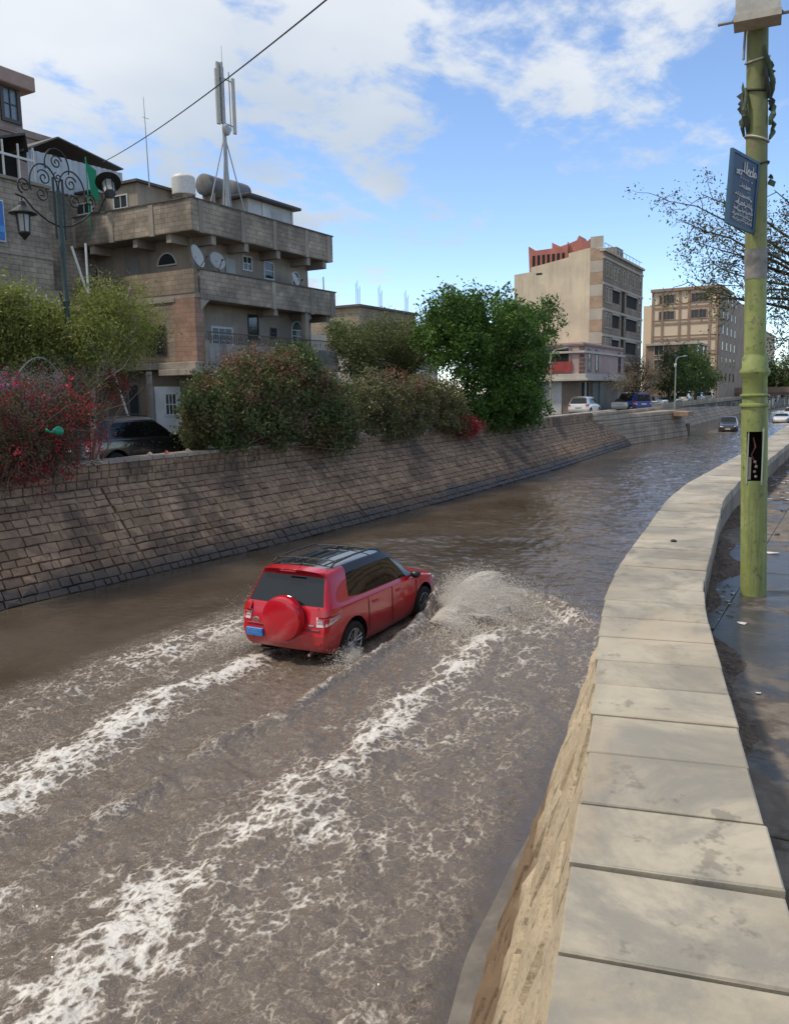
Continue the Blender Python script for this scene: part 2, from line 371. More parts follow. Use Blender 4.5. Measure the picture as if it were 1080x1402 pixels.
    def warp(v, sc, am):
        n = b.N.new('ShaderNodeTexNoise'); n.inputs['Scale'].default_value = sc; n.inputs['Detail'].default_value = 5; n.inputs['Roughness'].default_value = 0.6; b.L.new(v, n.inputs['Vector'])
        q = b.N.new('ShaderNodeVectorMath'); q.operation = 'SCALE'; q.inputs['Scale'].default_value = am; b.L.new(n.outputs['Color'], q.inputs[0]); r_ = b.N.new('ShaderNodeVectorMath'); b.L.new(v, r_.inputs[0]); b.L.new(q.outputs[0], r_.inputs[1]); return r_.outputs[0]
    p = warp(flat, 2.2, 0.55)
    d1 = b.voro(3.4, p, 'DISTANCE_TO_EDGE'); lace = b.math('SUBTRACT', 1.0, b.math('MULTIPLY', d1, 3.6))
    d2 = b.voro(10.0, warp(flat, 6.0, 0.20), 'DISTANCE_TO_EDGE'); lace2 = b.math('SUBTRACT', 1.0, b.math('MULTIPLY', d2, 3.4))
    fine = b.noise(26, 5, 0.75, p, 0.6)
    body = b.noise(1.6, 7, 0.65, b.map(b.pos, (0.8, 1.5, 1)), 0.8)
    pat = b.math('ADD', b.math('ADD', b.math('MULTIPLY', b.math('MAXIMUM', lace, -0.5), 0.34), b.math('MULTIPLY', b.math('MAXIMUM', lace2, -0.5), 0.26)), b.math('ADD', b.math('MULTIPLY', fine, 0.40), b.math('MULTIPLY', body, 0.75)))
    thr = b.math('SUBTRACT', 1.19, b.math('MULTIPLY', f, 0.44))
    fm = b.rng(b.math('SUBTRACT', pat, thr), -0.10, 0.16)
    fm = b.math('MULTIPLY', fm, b.rng(f, 0.02, 0.22))
    froth_glint = b.rng(b.math('ADD', b.math('MULTIPLY', b.noise(44, 3, 0.6, p, 0.8), 0.6), b.math('ADD', b.math('MULTIPLY', b.math('MAXIMUM', lace2, -0.2), 0.16), b.math('MULTIPLY', body, 0.3))), 0.555, 0.66)  # fine froth specks that also paint the glints on churned water
    fm = b.math('MAXIMUM', fm, b.math('MULTIPLY', froth_glint, b.math('MULTIPLY', b.rng(f, 0.01, 0.12), 0.72)))
    silt = b.mix(b.rng(b.noise(0.35, 4, 0.6), 0.35, 0.65), (0.055, 0.040, 0.027), (0.088, 0.069, 0.052))
    silt = b.mix(b.math('MULTIPLY', tu, 0.85), silt, (0.132, 0.106, 0.084))
    fcol = b.mix(b.rng(b.math('SUBTRACT', pat, thr), 0.0, 0.34), (0.235, 0.19, 0.15), (0.58, 0.56, 0.53))
    b.set('Base Color', b.mix(fm, silt, fcol)); b.set('Roughness', b.math('ADD', b.math('MULTIPLY', fm, 0.55), b.math('ADD', b.math('MULTIPLY', tu, 0.01), 0.05)))
    b.set('IOR', 1.42); b.set('Specular IOR Level', 0.85)
    rp = b.noise(4.2, 4, 0.55, b.map(b.pos, (1.5, 1.0, 1), (0, 0, 0.25)), 0.4); rp2 = b.noise(13, 3, 0.6)
    rp3 = b.noise(30, 3, 0.6, None, 0.8); bh = b.math('ADD', b.math('MULTIPLY', rp, 0.5), b.math('ADD', b.math('MULTIPLY', rp2, b.rng(tu, 0, 1, 0.05, 0.30)), b.math('MULTIPLY', rp3, b.rng(tu, 0, 1, 0.01, 0.10))))
    nrm = b.bump(bh, 0.8, 0.07); nrm = b.bump(fm, 0.35, 0.02, nrm); b.set('Normal', nrm)
    ob.data.materials.append(b.m); return ob
water = make_water()
# ------------------------------------------------------------------ spray thrown up by the wheels
def make_spray():
    b = NB('spray_water'); b.set('Base Color', (0.95, 0.93, 0.90)); b.set('Roughness', 0.25); b.set('IOR', 1.33)
    tr = b.N.new('ShaderNodeBsdfTranslucent'); tr.inputs['Color'].default_value = (0.95, 0.93, 0.90, 1)
    ms = b.N.new('ShaderNodeMixShader'); ms.inputs[0].default_value = 0.55; b.L.new(b.b.outputs[0], ms.inputs[1]); b.L.new(tr.outputs[0], ms.inputs[2]); b.L.new(ms.outputs[0], b.out.inputs[0])
    rs = np.random.RandomState(11)
    def drops(n, ex, ey, ez, vx, vy, vz, tmax, size, jit=0.05):
        t = rs.rand(n) ** 0.8 * tmax; s = rs.rand(n)
        # jets: droplets leave in strands, so directions cluster
        k = rs.randint(0, 70, n); jv = rs.rand(70, 3)
        a = 0.8 * jv[k] + 0.2 * rs.rand(n, 3)
        VX = vx[0] + (vx[1] - vx[0]) * a[:, 0]; VY = vy[0] + (vy[1] - vy[0]) * a[:, 1]; VZ = vz[0] + (vz[1] - vz[0]) * (0.35 * a[:, 1] + 0.65 * a[:, 2])
        p = np.stack([ex + VX * t, ey + VY * t, ez + VZ * t - 4.9 * t * t], -1) + rs.randn(n, 3) * jit * (0.4 + t[:, None] * 1.6)
        r = size * (0.45 + 0.9 * rs.rand(n) ** 3)
        ok = p[:, 2] > 0.0; return p[ok], r[ok]
    sets = [drops(46000, 14.15, 7.25, 0.12, (-2.6, 2.6), (-6.0, -0.7), (1.2, 4.0), 0.80, 0.0052),
            drops(26000, 14.3, 7.2, 0.15, (-0.8, 3.0), (-3.8, -0.3), (2.0, 4.35), 0.72, 0.005),
            drops(12000, 13.6, 6.6, 0.1, (-5.0, -0.5), (-4.0, 0.2), (0.8, 3.0), 0.6, 0.007),
            drops(12000, 13.9, 9.35, 0.1, (-4.6, 0.4), (0.4, 3.0), (1.0, 3.4), 0.65, 0.007),
            drops(5000, 11.3, 7.25, 0.05, (-3.6, -0.6), (-1.6, 0.3), (0.6, 2.4), 0.42, 0.006),
            drops(5000, 11.2, 9.25, 0.05, (-4.2, -0.8), (-0.4, 1.9), (0.8, 2.8), 0.5, 0.006)]
    p = np.concatenate([a for a, _ in sets]); r = np.concatenate([q for _, q in sets]); n = len(p)
    octv = np.array([(1, 1, 1), (-1, -1, 1), (-1, 1, -1), (1, -1, -1)], float) * .8
    octf = np.array([(0, 2, 1), (0, 1, 3), (0, 3, 2), (1, 2, 3)])
    st = 1 + 0.9 * rs.rand(n)
    sc = np.stack([r, r, r * st], -1)
    V = (p[:, None, :] + octv[None] * sc[:, None, :]).reshape(-1, 3); Fc = (octf[None] + 4 * np.arange(n)[:, None, None]).reshape(-1, 3)
    o = mesh_np('water_spray', V, Fc, b.m, None, True, origin=(14, 6.5, 0))
    tag(o, 'pale muddy spray thrown up by the wheels of the red car', 'spray', kind='stuff')
make_spray()
def make_sheets():
    # thin curling sheets of muddy water, torn into streaks, that the droplets break away from
    b = NB('water_sheet'); su = b.attr('su'); sv = b.attr('sv'); cv = b.N.new('ShaderNodeCombineXYZ'); b.L.new(b.math('MULTIPLY', su, 26.0), cv.inputs[0]); b.L.new(b.math('MULTIPLY', sv, 5.0), cv.inputs[1]); b.L.new(b.attr('lay'), cv.inputs[2])
    n = b.noise(1.0, 7, 0.68, cv.outputs[0], 0.6); f = b.noise(22, 5, 0.7)
    v = b.math('ADD', b.math('MULTIPLY', n, 0.65), b.math('MULTIPLY', f, 0.35)); thr = b.rng(sv, 0.0, 1.0, 0.26, 0.60, False)
    al = b.math('MULTIPLY', b.rng(b.math('SUBTRACT', v, thr), -0.06, 0.24), 0.62)
    b.set('Base Color', b.mix(b.rng(sv, 0.05, 0.55), (0.80, 0.74, 0.68), (0.96, 0.94, 0.92))); b.set('Roughness', 0.3); b.set('IOR', 1.33); b.set('Normal', b.bump(v, 0.8, 0.05))
    tl = b.N.new('ShaderNodeBsdfTranslucent'); tl.inputs['Color'].default_value = (0.88, 0.84, 0.78, 1); tp = b.N.new('ShaderNodeBsdfTransparent')
    m1 = b.N.new('ShaderNodeMixShader'); m1.inputs[0].default_value = 0.45; b.L.new(b.b.outputs[0], m1.inputs[1]); b.L.new(tl.outputs[0], m1.inputs[2]); m2 = b.N.new('ShaderNodeMixShader'); b.L.new(al, m2.inputs[0]); b.L.new(tp.outputs[0], m2.inputs[1]); b.L.new(m1.outputs[0], m2.inputs[2]); b.L.new(m2.outputs[0], b.out.inputs[0])
    def sheet(e0, e1, va, vb, k, lay):
        nu, nv = 90, 44; U_, V_ = np.meshgrid(np.linspace(0, 1, nu), np.linspace(0, 1, nv), indexing='ij'); ex = [e0[i] + (e1[i] - e0[i]) * U_ for i in range(3)]; vel = [(va[i] + (vb[i] - va[i]) * U_) * k for i in range(3)]
        vel[2] = vel[2] * (1 + 0.22 * fbm(U_ * 6, V_ * 0 + lay, 3, 80 + lay)); T = 2 * vel[2] / 9.8 * V_ * 0.96
        Px = ex[0] + vel[0] * T; Py = ex[1] + vel[1] * T; Pz = ex[2] + vel[2] * T - 4.9 * T * T; am = 0.16 * V_
        Px = Px + am * fbm(U_ * 9, V_ * 5, 3, 90 + lay); Py = Py + am * fbm(U_ * 9, V_ * 5, 3, 95 + lay); Pz = Pz + am * 0.7 * fbm(U_ * 11, V_ * 6, 3, 99 + lay)
        VV = np.stack([Px, Py, Pz], -1).reshape(-1, 3); i = np.arange(nu - 1)[:, None] * nv + np.arange(nv - 1)[None, :]; return VV, np.stack([i, i + nv, i + nv + 1, i + 1], -1).reshape(-1, 4), U_.ravel(), V_.ravel(), np.full(U_.size, lay * 3.7)
    specs = [((14.55, 7.3, .06), (13.4, 7.0, .06), (1.9, -2.1, 3.6), (-1.8, -2.9, 2.1), k, j) for j, k in enumerate((1.02, .93, .84, .75, .66, .56))] + [((14.6, 7.25, .06), (13.9, 6.9, .06), (2.2, -4.0, 2.7), (-1.2, -5.2, 1.9), k, 6 + j) for j, k in enumerate((1.0, .86, .72, .6))] + [((14.2, 9.4, .05), (13.0, 9.5, .05), (.2, 1.4, 2.6), (-2.8, 1.6, 1.8), k, 11 + j) for j, k in enumerate((1.0, .85, .7))]
    A = [sheet(*q) for q in specs]; base = 0; Vs = []; Fs = []
    for a in A: Vs.append(a[0]); Fs.append(a[1] + base); base += len(a[0])
    o = mesh_np('water_splash', np.concatenate(Vs), np.concatenate(Fs), b.m, None, True, origin=(14, 6.5, 0)); tag(o, 'curling muddy water sheet thrown aside by the red car front wheel', 'splash', kind='stuff')
    for nm, ix in (('su', 2), ('sv', 3), ('lay', 4)): at = o.data.attributes.new(nm, 'FLOAT', 'POINT'); at.data.foreach_set('value', np.concatenate([a[ix] for a in A]).astype(np.float32))
make_sheets()
# ------------------------------------------------------------------ ground, streets, pavements
rng = random.Random(5)
M_earth = surf('earth', (0.20, 0.16, 0.12), 0.95, 0.3, 0.4)
g = MB(); g.add([(-1500, -2500, -0.9), (3500, -2500, -0.9), (3500, 2500, -0.9), (-1500, 2500, -0.9)], [[0, 1, 2, 3]])
tag(g.build('ground', M_earth, origin=(0, 0, -0.9)), kind='structure')
def asphalt():
    b = NB('street_asphalt'); n = b.noise(0.5, 5, 0.6); w = b.rng(b.noise(0.28, 3, 0.6), 0.45, 0.58)
    b.set('Base Color', b.mix(w, b.mix(b.rng(n, .3, .7), (0.075, 0.068, 0.060), (0.12, 0.108, 0.095)), (0.045, 0.042, 0.038)))
    b.set('Roughness', b.rng(w, 0, 1, 0.85, 0.35)); b.set('Normal', b.bump(b.noise(60, 4, 0.7), 0.3, 0.01)); return b.m
M_asph = asphalt()
M_pave_left = surf('left_pavement_concrete', (0.22, 0.19, 0.16), 0.85, 0.25, 1.2, (0.10, 0.085, 0.07), 0.8, 0.6)
lb = MB(); lb.prism([(-12, 17.45), (84, 17.45), (84, 19.6), (420, 19.6), (420, 420), (-12, 420)], 'z', -0.8, 2.20); tag(lb.build('street', M_asph), kind='structure')
lp = MB(); lp.box(-12, 60, 17.40, 18.25, 0.5, 2.34, 0.02); tag(lp.build('pavement', M_pave_left), kind='structure')
lp = MB(); lp.box(60.3, 240, 19.8, 20.8, 2.19, 2.33, 0.02); tag(lp.build('far_pavement', M_pave_left), kind='structure')

# right bank pavement: worn slabs, dark with rain, dirt and thin puddles
OUTX = [-3.0, 0, 1.54, 1.96, 3.4, 4.76, 5.39, 5.9, 6.47, 7.2, 8.52, 10.6, 12.5, 17.5, 23, 32.7, 36, 60, 240]
OUTY = [-0.64, 0.165, 0.525, 0.625, 0.955, 1.27, 1.40, 1.48, 1.55, 1.62, 1.77, 2.00, 2.09, 2.08, 2.10, 2.25, 2.25, 2.2, 2.0]
def path_pt(s_tab=[None]):
    if s_tab[0] is None:
        xx = np.linspace(-3, 60, 2600); yy = np.interp(xx, OUTX, OUTY)
        k = np.hanning(41); k /= k.sum(); yp = np.convolve(np.pad(yy, 20, 'edge'), k, 'valid'); yy[20:-20] = yp[20:-20]
        s = np.concatenate([[0], np.cumsum(np.hypot(np.diff(xx), np.diff(yy)))]); s_tab[0] = (s, xx, yy)
    return s_tab[0]
PS, PX, PY = path_pt()
def path(s):
    x = np.interp(s, PS, PX); y = np.interp(s, PS, PY); x2 = np.interp(s + 0.05, PS, PX); y2 = np.interp(s + 0.05, PS, PY)
    t = np.array([x2 - x, y2 - y]); t /= np.linalg.norm(t); return np.array([x, y]), t, np.array([t[1], -t[0]])       # point, tangent, right-hand normal
def wet_pavement():
    b = NB('wet_pavement'); big = b.noise(0.55, 5, 0.62, None, 0.4); mid = b.noise(2.2, 6, 0.65, None, 0.5); fin = b.noise(18, 5, 0.7)
    dirt = b.rng(b.math('ADD', b.math('MULTIPLY', mid, 0.6), b.math('MULTIPLY', b.noise(5.5, 5, 0.7), 0.4)), 0.47, 0.58)
    wet = b.rng(b.math('ADD', b.math('MULTIPLY', big, 0.7), b.math('MULTIPLY', mid, 0.3)), 0.47, 0.56)
    col = b.mix(b.rng(mid, 0.35, 0.7), (0.115, 0.092, 0.072), (0.25, 0.215, 0.175)); col = b.mix(b.math('MULTIPLY', dirt, 0.8), col, (0.055, 0.038, 0.028))
    col = b.mix(b.math('MULTIPLY', wet, 0.8), col, (0.032, 0.031, 0.032)); b.set('Base Color', col)
    b.set('Roughness', b.math('ADD', b.rng(wet, 0, 1, 0.8, 0.32), b.math('MULTIPLY', fin, 0.12)))
    b.set('Normal', b.bump(b.math('ADD', b.math('MULTIPLY', fin, 0.6), mid), 0.25, 0.02)); return b.m
M_wet = wet_pavement()
def right_bank():
    xs = np.concatenate([np.arange(-3, 36, 0.25), np.arange(36, 240, 6)]); iy = []
    for x in xs:
        s = np.interp(x, PX, PS); p, t, n = path(min(s, PS[-1] - 0.1)); iy.append((p[1] - 0.48) if x < 59 else 1.5)
    V = [(x, y, 2.592) for x, y in zip(xs, iy)] + [(x, -60, 2.592) for x in xs] + [(x, y, -0.8) for x, y in zip(xs, iy)]
    k = len(xs); F = [[i, i + 1, k + i + 1, k + i][::-1] for i in range(k - 1)] + [[i, 2 * k + i, 2 * k + i + 1, i + 1][::-1] for i in range(k - 1)]
    o = mesh_np('right_pavement', V, F, M_wet, None, False, origin=(0, 0, 2.565)); tag(o, kind='structure')
    r2 = random.Random(3)
    # paving slabs by the parapet
    for i in range(26):
        for j in range(5):
            x0 = 1.2 + i * 0.74; y0 = 1.75 - (j + 1) * 0.86 + (0.0 if i % 2 else 0.0)
            x1, y1 = x0 + 0.735, y0 + 0.855
            lim = min(np.interp(x0, xs, iy), np.interp(x1, xs, iy)) - 0.01
            if lim < y0 + 0.15: continue
            y1 = min(y1, lim)
            zt = 2.603 + r2.uniform(-0.003, 0.003); m = MB(); m.box(x0, x1, y0, y1, 2.555, zt, 0.003); m.build('paving_slab', M_wet, o)
    m = MB(); m.box(20.44, 60, -2.55, 1.45, 2.555, 2.60); m.build('paving', M_wet, o)
    return o
right_pave = right_bank()

# ------------------------------------------------------------------ right bank: battered masonry wall with slab coping
def cap_stone():
    b = NB('coping_stone'); n1 = b.noise(1.6, 6, 0.62); n2 = b.noise(1.4, 7, 0.66, b.map(b.pos, (1, 1, 1), loc=(4, 2, 0)), 0.5); n3 = b.noise(45, 4, 0.7); sp = b.noise(5, 4, 0.75)
    col = b.mix(b.rng(n1, 0.3, 0.7), (0.28, 0.24, 0.175), (0.44, 0.385, 0.29)); col = b.mix(b.math('MULTIPLY', b.rng(n2, 0.42, 0.60), 0.8), col, (0.20, 0.188, 0.16))
    col = b.mix(b.math('MULTIPLY', b.rng(sp, 0.58, 0.66), 0.6), col, (0.15, 0.13, 0.10))
    col = b.mix(b.math('MULTIPLY', b.rng(b.noise(1.3, 6, 0.65, b.map(b.pos, (1, 1, 1), loc=(9, 5, 1)), 0.6), 0.50, 0.64), 0.6), col, (0.40, 0.32, 0.22))
    r = b.rng(b.rnd(), 0, 1, 0.86, 1.10, False); cv = b.N.new('ShaderNodeCombineXYZ')
    for i in range(3): b.L.new(r, cv.inputs[i])
    b.set('Base Color', b.mix(1.0, col, cv.outputs[0], 'MULTIPLY')); b.set('Roughness', b.rng(n2, 0.4, 0.7, 0.55, 0.8)); b.set('Normal', b.bump(b.math('ADD', n3, b.math('MULTIPLY', n1, 1.5)), 0.18, 0.012)); return b.m
M_cap = cap_stone()
M_mortar_dark = surf('dark_mortar', (0.12, 0.088, 0.062), 0.95, 0.3, 3)
M_par_in = surf('parapet_render', (0.20, 0.165, 0.135), 0.9, 0.3, 1.6, (0.28, 0.21, 0.16), 1.2, 0.6, 0.4, 20, 0.02)
def buff_stone():
    b = NB('buff_split_stone'); sep = b.N.new('ShaderNodeSeparateXYZ'); b.L.new(b.pos, sep.inputs[0])
    n = b.noise(3, 5, 0.6); r = b.rnd()
    col = b.mix(r, (0.42, 0.325, 0.205), (0.60, 0.49, 0.33)); col = b.mix(b.math('MULTIPLY', b.rng(n, 0.35, 0.7), 0.5), col, (0.40, 0.33, 0.25))
    fl = b.noise(24, 6, 0.8); col = b.mix(b.math('MULTIPLY', b.rng(fl, .50, .62), .65), col, (0.25, 0.185, 0.115)); col = b.mix(b.math('MULTIPLY', b.rng(b.noise(15, 5, .7), .55, .66), .5), col, (0.58, 0.50, 0.37))
    # the flood's tide line: the lower courses are soaked and silted
    tide = b.rng(b.math('ADD', sep.outputs[2], b.math('MULTIPLY', b.noise(0.9, 5, 0.65), 0.9)), 2.1, 2.45)
    col = b.mix(tide, b.mix(n, (0.15, 0.095, 0.052), (0.24, 0.155, 0.085)), col); b.set('Base Color', col); b.set('Roughness', b.rng(tide, 0, 1, 0.45, 0.88))
    b.set('Normal', b.bump(b.math('ADD', b.noise(34, 6, 0.75), b.noise(11, 4, 0.65)), 0.7, 0.035)); return b.m
M_buff = buff_stone()
def stone_mesh(name, seed, mat, inset=0.10, rough=0.06, bulge=1.0):
    """unit stone: x,y in +-0.5, face towards +z, a little pillowed"""
    r = random.Random(seed); j = lambda a: r.uniform(-a, a)
    c = [(-.5, -.5), (0, -.5), (.5, -.5), (.5, 0), (.5, .5), (0, .5), (-.5, .5), (-.5, 0)]
    c = [(x + j(rough * .35), y + j(rough * .5)) for x, y in c]
    V = [(x, y, -1) for x, y in c] + [(x * .985, y * .985, 0.2 + j(.15)) for x, y in c] + [(x * (1 - inset), y * (1 - inset * 1.3), 0.75 * bulge + j(.3)) for x, y in c] + [(j(.1), j(.1), bulge + j(.25))]
    F = []
    for i in range(8):
        k = (i + 1) % 8; F += [[i, k, 8 + k, 8 + i], [8 + i, 8 + k, 16 + k, 16 + i], [16 + i, 16 + k, 24]]
    me = bpy.data.meshes.new(name); me.from_pydata(V, [], F); me.update(); me.materials.append(mat); return me
def place_stones(parent, meshes, items, name='stone'):
    """items: (centre, length, height, thickness, matrix3 [x,y,z axes], seed) -> one object each"""
    for (c, L, Hh, T, R3, sd) in items:
        o = bpy.data.objects.new(name, meshes[sd % len(meshes)]); COL.objects.link(o); o.parent = parent
        m = Matrix.Identity(4)
        for a in range(3):
            for k in range(3): m[k][a] = R3[a][k] * (L, Hh, T)[a]
            m[a][3] = c[a] - org(parent)[a]
        o.matrix_local = m
def join_stones(parent, meshes, items, mat, name):
    arrs = []
    for me in meshes:
        v = np.empty(len(me.vertices) * 3, np.float32); me.vertices.foreach_get('co', v); arrs.append((v.reshape(-1, 3).astype(float), [list(p.vertices) for p in me.polygons]))
    V = []; F = []; base = 0
    for (c, L, Hh, T, R3, sd) in items:
        v, f = arrs[sd % len(arrs)]; A = np.array([np.array(R3[0]) * L, np.array(R3[1]) * Hh, np.array(R3[2]) * T])
        V.append(v @ A + np.array(c)); F += [[i + base for i in q] for q in f]; base += len(v)
    o = mesh_np(name, np.concatenate(V), F, mat, parent); tag(o, kind='stuff'); return o
TOPZ = 3.04
def right_wall():
    root = empty('channel_wall', (6, 1.4, 0), 'buff split stone channel wall topped by a walkway of pale coping slabs', 'wall')
    # core: battered prism following the path
    S = np.arange(0.2, 62, 0.15); V = []
    for s in S:
        p, t, n = path(s)
        for off, z in ((1.06, -0.6), (0.0, 2.93), (-0.545, 2.93), (-0.545, 2.3)):
            q = p - n * (off - 0.09) if off > 0 else p + n * (-off + 0.0) if off < 0 else p + n * 0.09
            V.append((q[0], q[1], z))
    k = len(S); F = []
    for i in range(k - 1):
        a = 4 * i; F += [[a, a + 1, a + 5, a + 4], [a + 1, a + 2, a + 6, a + 5], [a + 2, a + 3, a + 7, a + 6]]
    oc = mesh_np('wall_core', V, F, M_par_in, root); oc.data.materials.append(M_mortar_dark); oc.data.polygons.foreach_set('material_index', np.array([0 if i % 3 == 2 else 1 for i in range(len(F))], np.int32))
    # footing ledge at the water line
    V = []
    for s in S:
        p, t, n = path(s)
        wob = 0.012 * math.sin(s * 2.3) + 0.010 * math.sin(s * 5.1 + 1) - 0.04
        for off, z in ((0.76, 0.11), (1.08 + wob, 0.05), (1.2 + wob, -0.6)):
            q = p - n * off; V.append((q[0], q[1], z))
    F = []
    for i in range(k - 1):
        a = 3 * i; F += [[a, a + 1, a + 4, a + 3][::-1], [a + 1, a + 2, a + 5, a + 4][::-1]]
    o = mesh_np('footing', V, F, surf('silty_footing', (0.15, 0.132, 0.11), 0.45, 0.3, 2.0, (0.09, 0.075, 0.06), 1.5, 0.6, 0.4, 16, 0.02), root)
    # courses of split stone on the channel face
    meshes = [stone_mesh('stone', 100 + i, M_buff, 0.09, 0.10, 1.2) for i in range(8)]
    r = random.Random(8); near = []; far = []; nc = 10
    for c in range(nc):
        h = 2.86 / nc; zc = 0.07 + (c + 0.5) * h; s = 0.6 + r.random() * 0.3
        while s < 34:
            L = r.uniform(0.20, 0.40); p, t, n = path(s + L / 2); f = 1 - zc / 2.93
            off = 1.08 * f * 0.83 - 0.035
            q = p - n * off; sl = np.array([*(-n * -0.245), 1.0]); up = np.array([n[0] * 0.30, n[1] * 0.30, 1.0]); up /= np.linalg.norm(up)
            tx = np.array([t[0], t[1], 0]); nz = np.cross(up, tx) * -1
            nz = np.cross(tx, up); nz = nz if nz @ np.array([-n[0], -n[1], 0]) > 0 else -nz
            it = ((q[0], q[1], zc), L - 0.026, h * 1.02 - 0.024, 0.044 + r.uniform(-.012, .014), (tx, np.cross(nz, tx), nz), r.randrange(99))
            (near if (2.0 < q[0] < 10.2) else far).append(it); s += L
    near.sort(key=lambda a: a[0][0]); far += near[290:]; near = near[:290]
    place_stones(root, meshes, near); join_stones(root, meshes, far, M_buff, 'further_stonework')
    # coping slabs, one by one
    s = 0.3; i = 0
    while s < 58:
        L = 0.385 + r.uniform(-0.03, 0.035)
        if s > 34: L *= 2
        p0, t0, n0 = path(s + 0.010); p1, t1, n1 = path(s + L - 0.010); z1 = TOPZ + r.uniform(-0.004, 0.004); z0 = 2.925; wv = r.uniform(-.006, .006)
        ov = float(np.interp(p0[0], [3, 4.5, 7], [0, .03, .08])); a = p0 - n0 * (ov + wv); b_ = p1 - n1 * (ov + wv); c_ = p1 + n1 * (0.575 + wv); d_ = p0 + n0 * (0.575 + wv)
        tw = r.uniform(-0.006, 0.006); d_ = d_ + t0 * tw; c_ = c_ + t1 * (-tw if False else tw)
        ring = [a, b_, c_, d_]; cen = sum(ring) / 4
        ch = 0.006; V = [(q[0], q[1], z0) for q in ring] + [(q[0], q[1], z1 - ch) for q in ring]
        ins = []
        for q in ring:
            dlt = cen - q; ins.append(q + np.array([np.sign(0) * 0, 0]) + dlt / np.linalg.norm(dlt) * ch * 1.25)
        tz = [z1 + r.uniform(-.003, .003) for _ in range(4)]
        V += [(q[0], q[1], z) for q, z in zip(ins, tz)]
        F = [[0, 1, 2, 3]] + [[k_, 4 + k_, 4 + (k_ + 1) % 4, (k_ + 1) % 4] for k_ in range(4)] + [[4 + k_, 8 + k_, 8 + (k_ + 1) % 4, 4 + (k_ + 1) % 4] for k_ in range(4)] + [[8, 11, 10, 9]]
        o = mesh_np('coping_slab', V, F, M_cap, root); normals_out(o); s += L; i += 1
right_wall()
def soil_strip():
    # damp leaf mould and grit gathered along the inner foot of the parapet
    r = np.random.RandomState(3); S = np.arange(5.2, 26, 0.05); nw = 9; V = []
    for s in S:
        p, t, n = path(s); w = 0.20 + 0.14 * math.sin(s * 1.7) + 0.10 * math.sin(s * 4.3 + 1)
        for k in range(nw):
            f = k / (nw - 1); q = p + n * (0.53 + max(.06, w) * f); hgt = 0.05 * (1 - f) ** 1.5 * (0.6 + r.rand() * .9); V.append((q[0], q[1], 2.600 + hgt - (0.01 if k == nw - 1 else 0)))
    V = np.array(V); m = len(S); i = np.arange(m - 1)[:, None] * nw + np.arange(nw - 1)[None, :]; F = np.stack([i, i + 1, i + nw + 1, i + nw], -1).reshape(-1, 4)
    o = mesh_np('soil', V, F, surf('leaf_mould', (.075, .048, .032), .9, .5, 14, (.16, .12, .09), 30, .6, .8, 60, .02), None, False, origin=(8, 1, 2.6)); tag(o, 'dark leaf mould gathered along the inner foot of the parapet', 'soil', kind='stuff')
soil_strip()

# ------------------------------------------------------------------ left bank: sloping revetment of squared stones, low parapet on top
def rev_stone():
    b = NB('revetment_stone'); sep = b.N.new('ShaderNodeSeparateXYZ'); b.L.new(b.pos, sep.inputs[0]); r = b.rnd(); n = b.noise(0.5, 5, 0.62); m = b.noise(5, 5, 0.65)
    vr = b.voro(2.6, b.pos, 'F1', 1); vs_ = b.N.new('ShaderNodeSeparateXYZ'); b.L.new(vr, vs_.inputs[0])
    col = b.mix(b.math('MULTIPLY', b.math('ADD', r, vs_.outputs[0]), 0.5), (0.17, 0.104, 0.062), (0.46, 0.305, 0.19)); col = b.mix(b.math('MULTIPLY', b.rng(m, 0.4, 0.7), 0.55), col, (0.12, 0.09, 0.07))
    col = b.mix(b.math('MULTIPLY', b.rng(n, 0.50, 0.62), 0.65), col, (0.07, 0.050, 0.038))
    tide = b.rng(b.math('ADD', sep.outputs[2], b.math('MULTIPLY', n, 1.3)), 0.75, 1.35)
    col = b.mix(tide, (0.055, 0.042, 0.034), col); b.set('Base Color', col); b.set('Roughness', b.rng(tide, 0, 1, 0.6, 0.88))
    b.set('Normal', b.bump(b.noise(22, 5, 0.7), 0.6, 0.03)); return b.m
M_rev = rev_stone()
def yb(x): return float(np.interp(x, [-5, 10, 20, 30, 44, 68], [16.1, 15.75, 15.0, 14.75, 15.0, 16.3]))     # foot of the slope
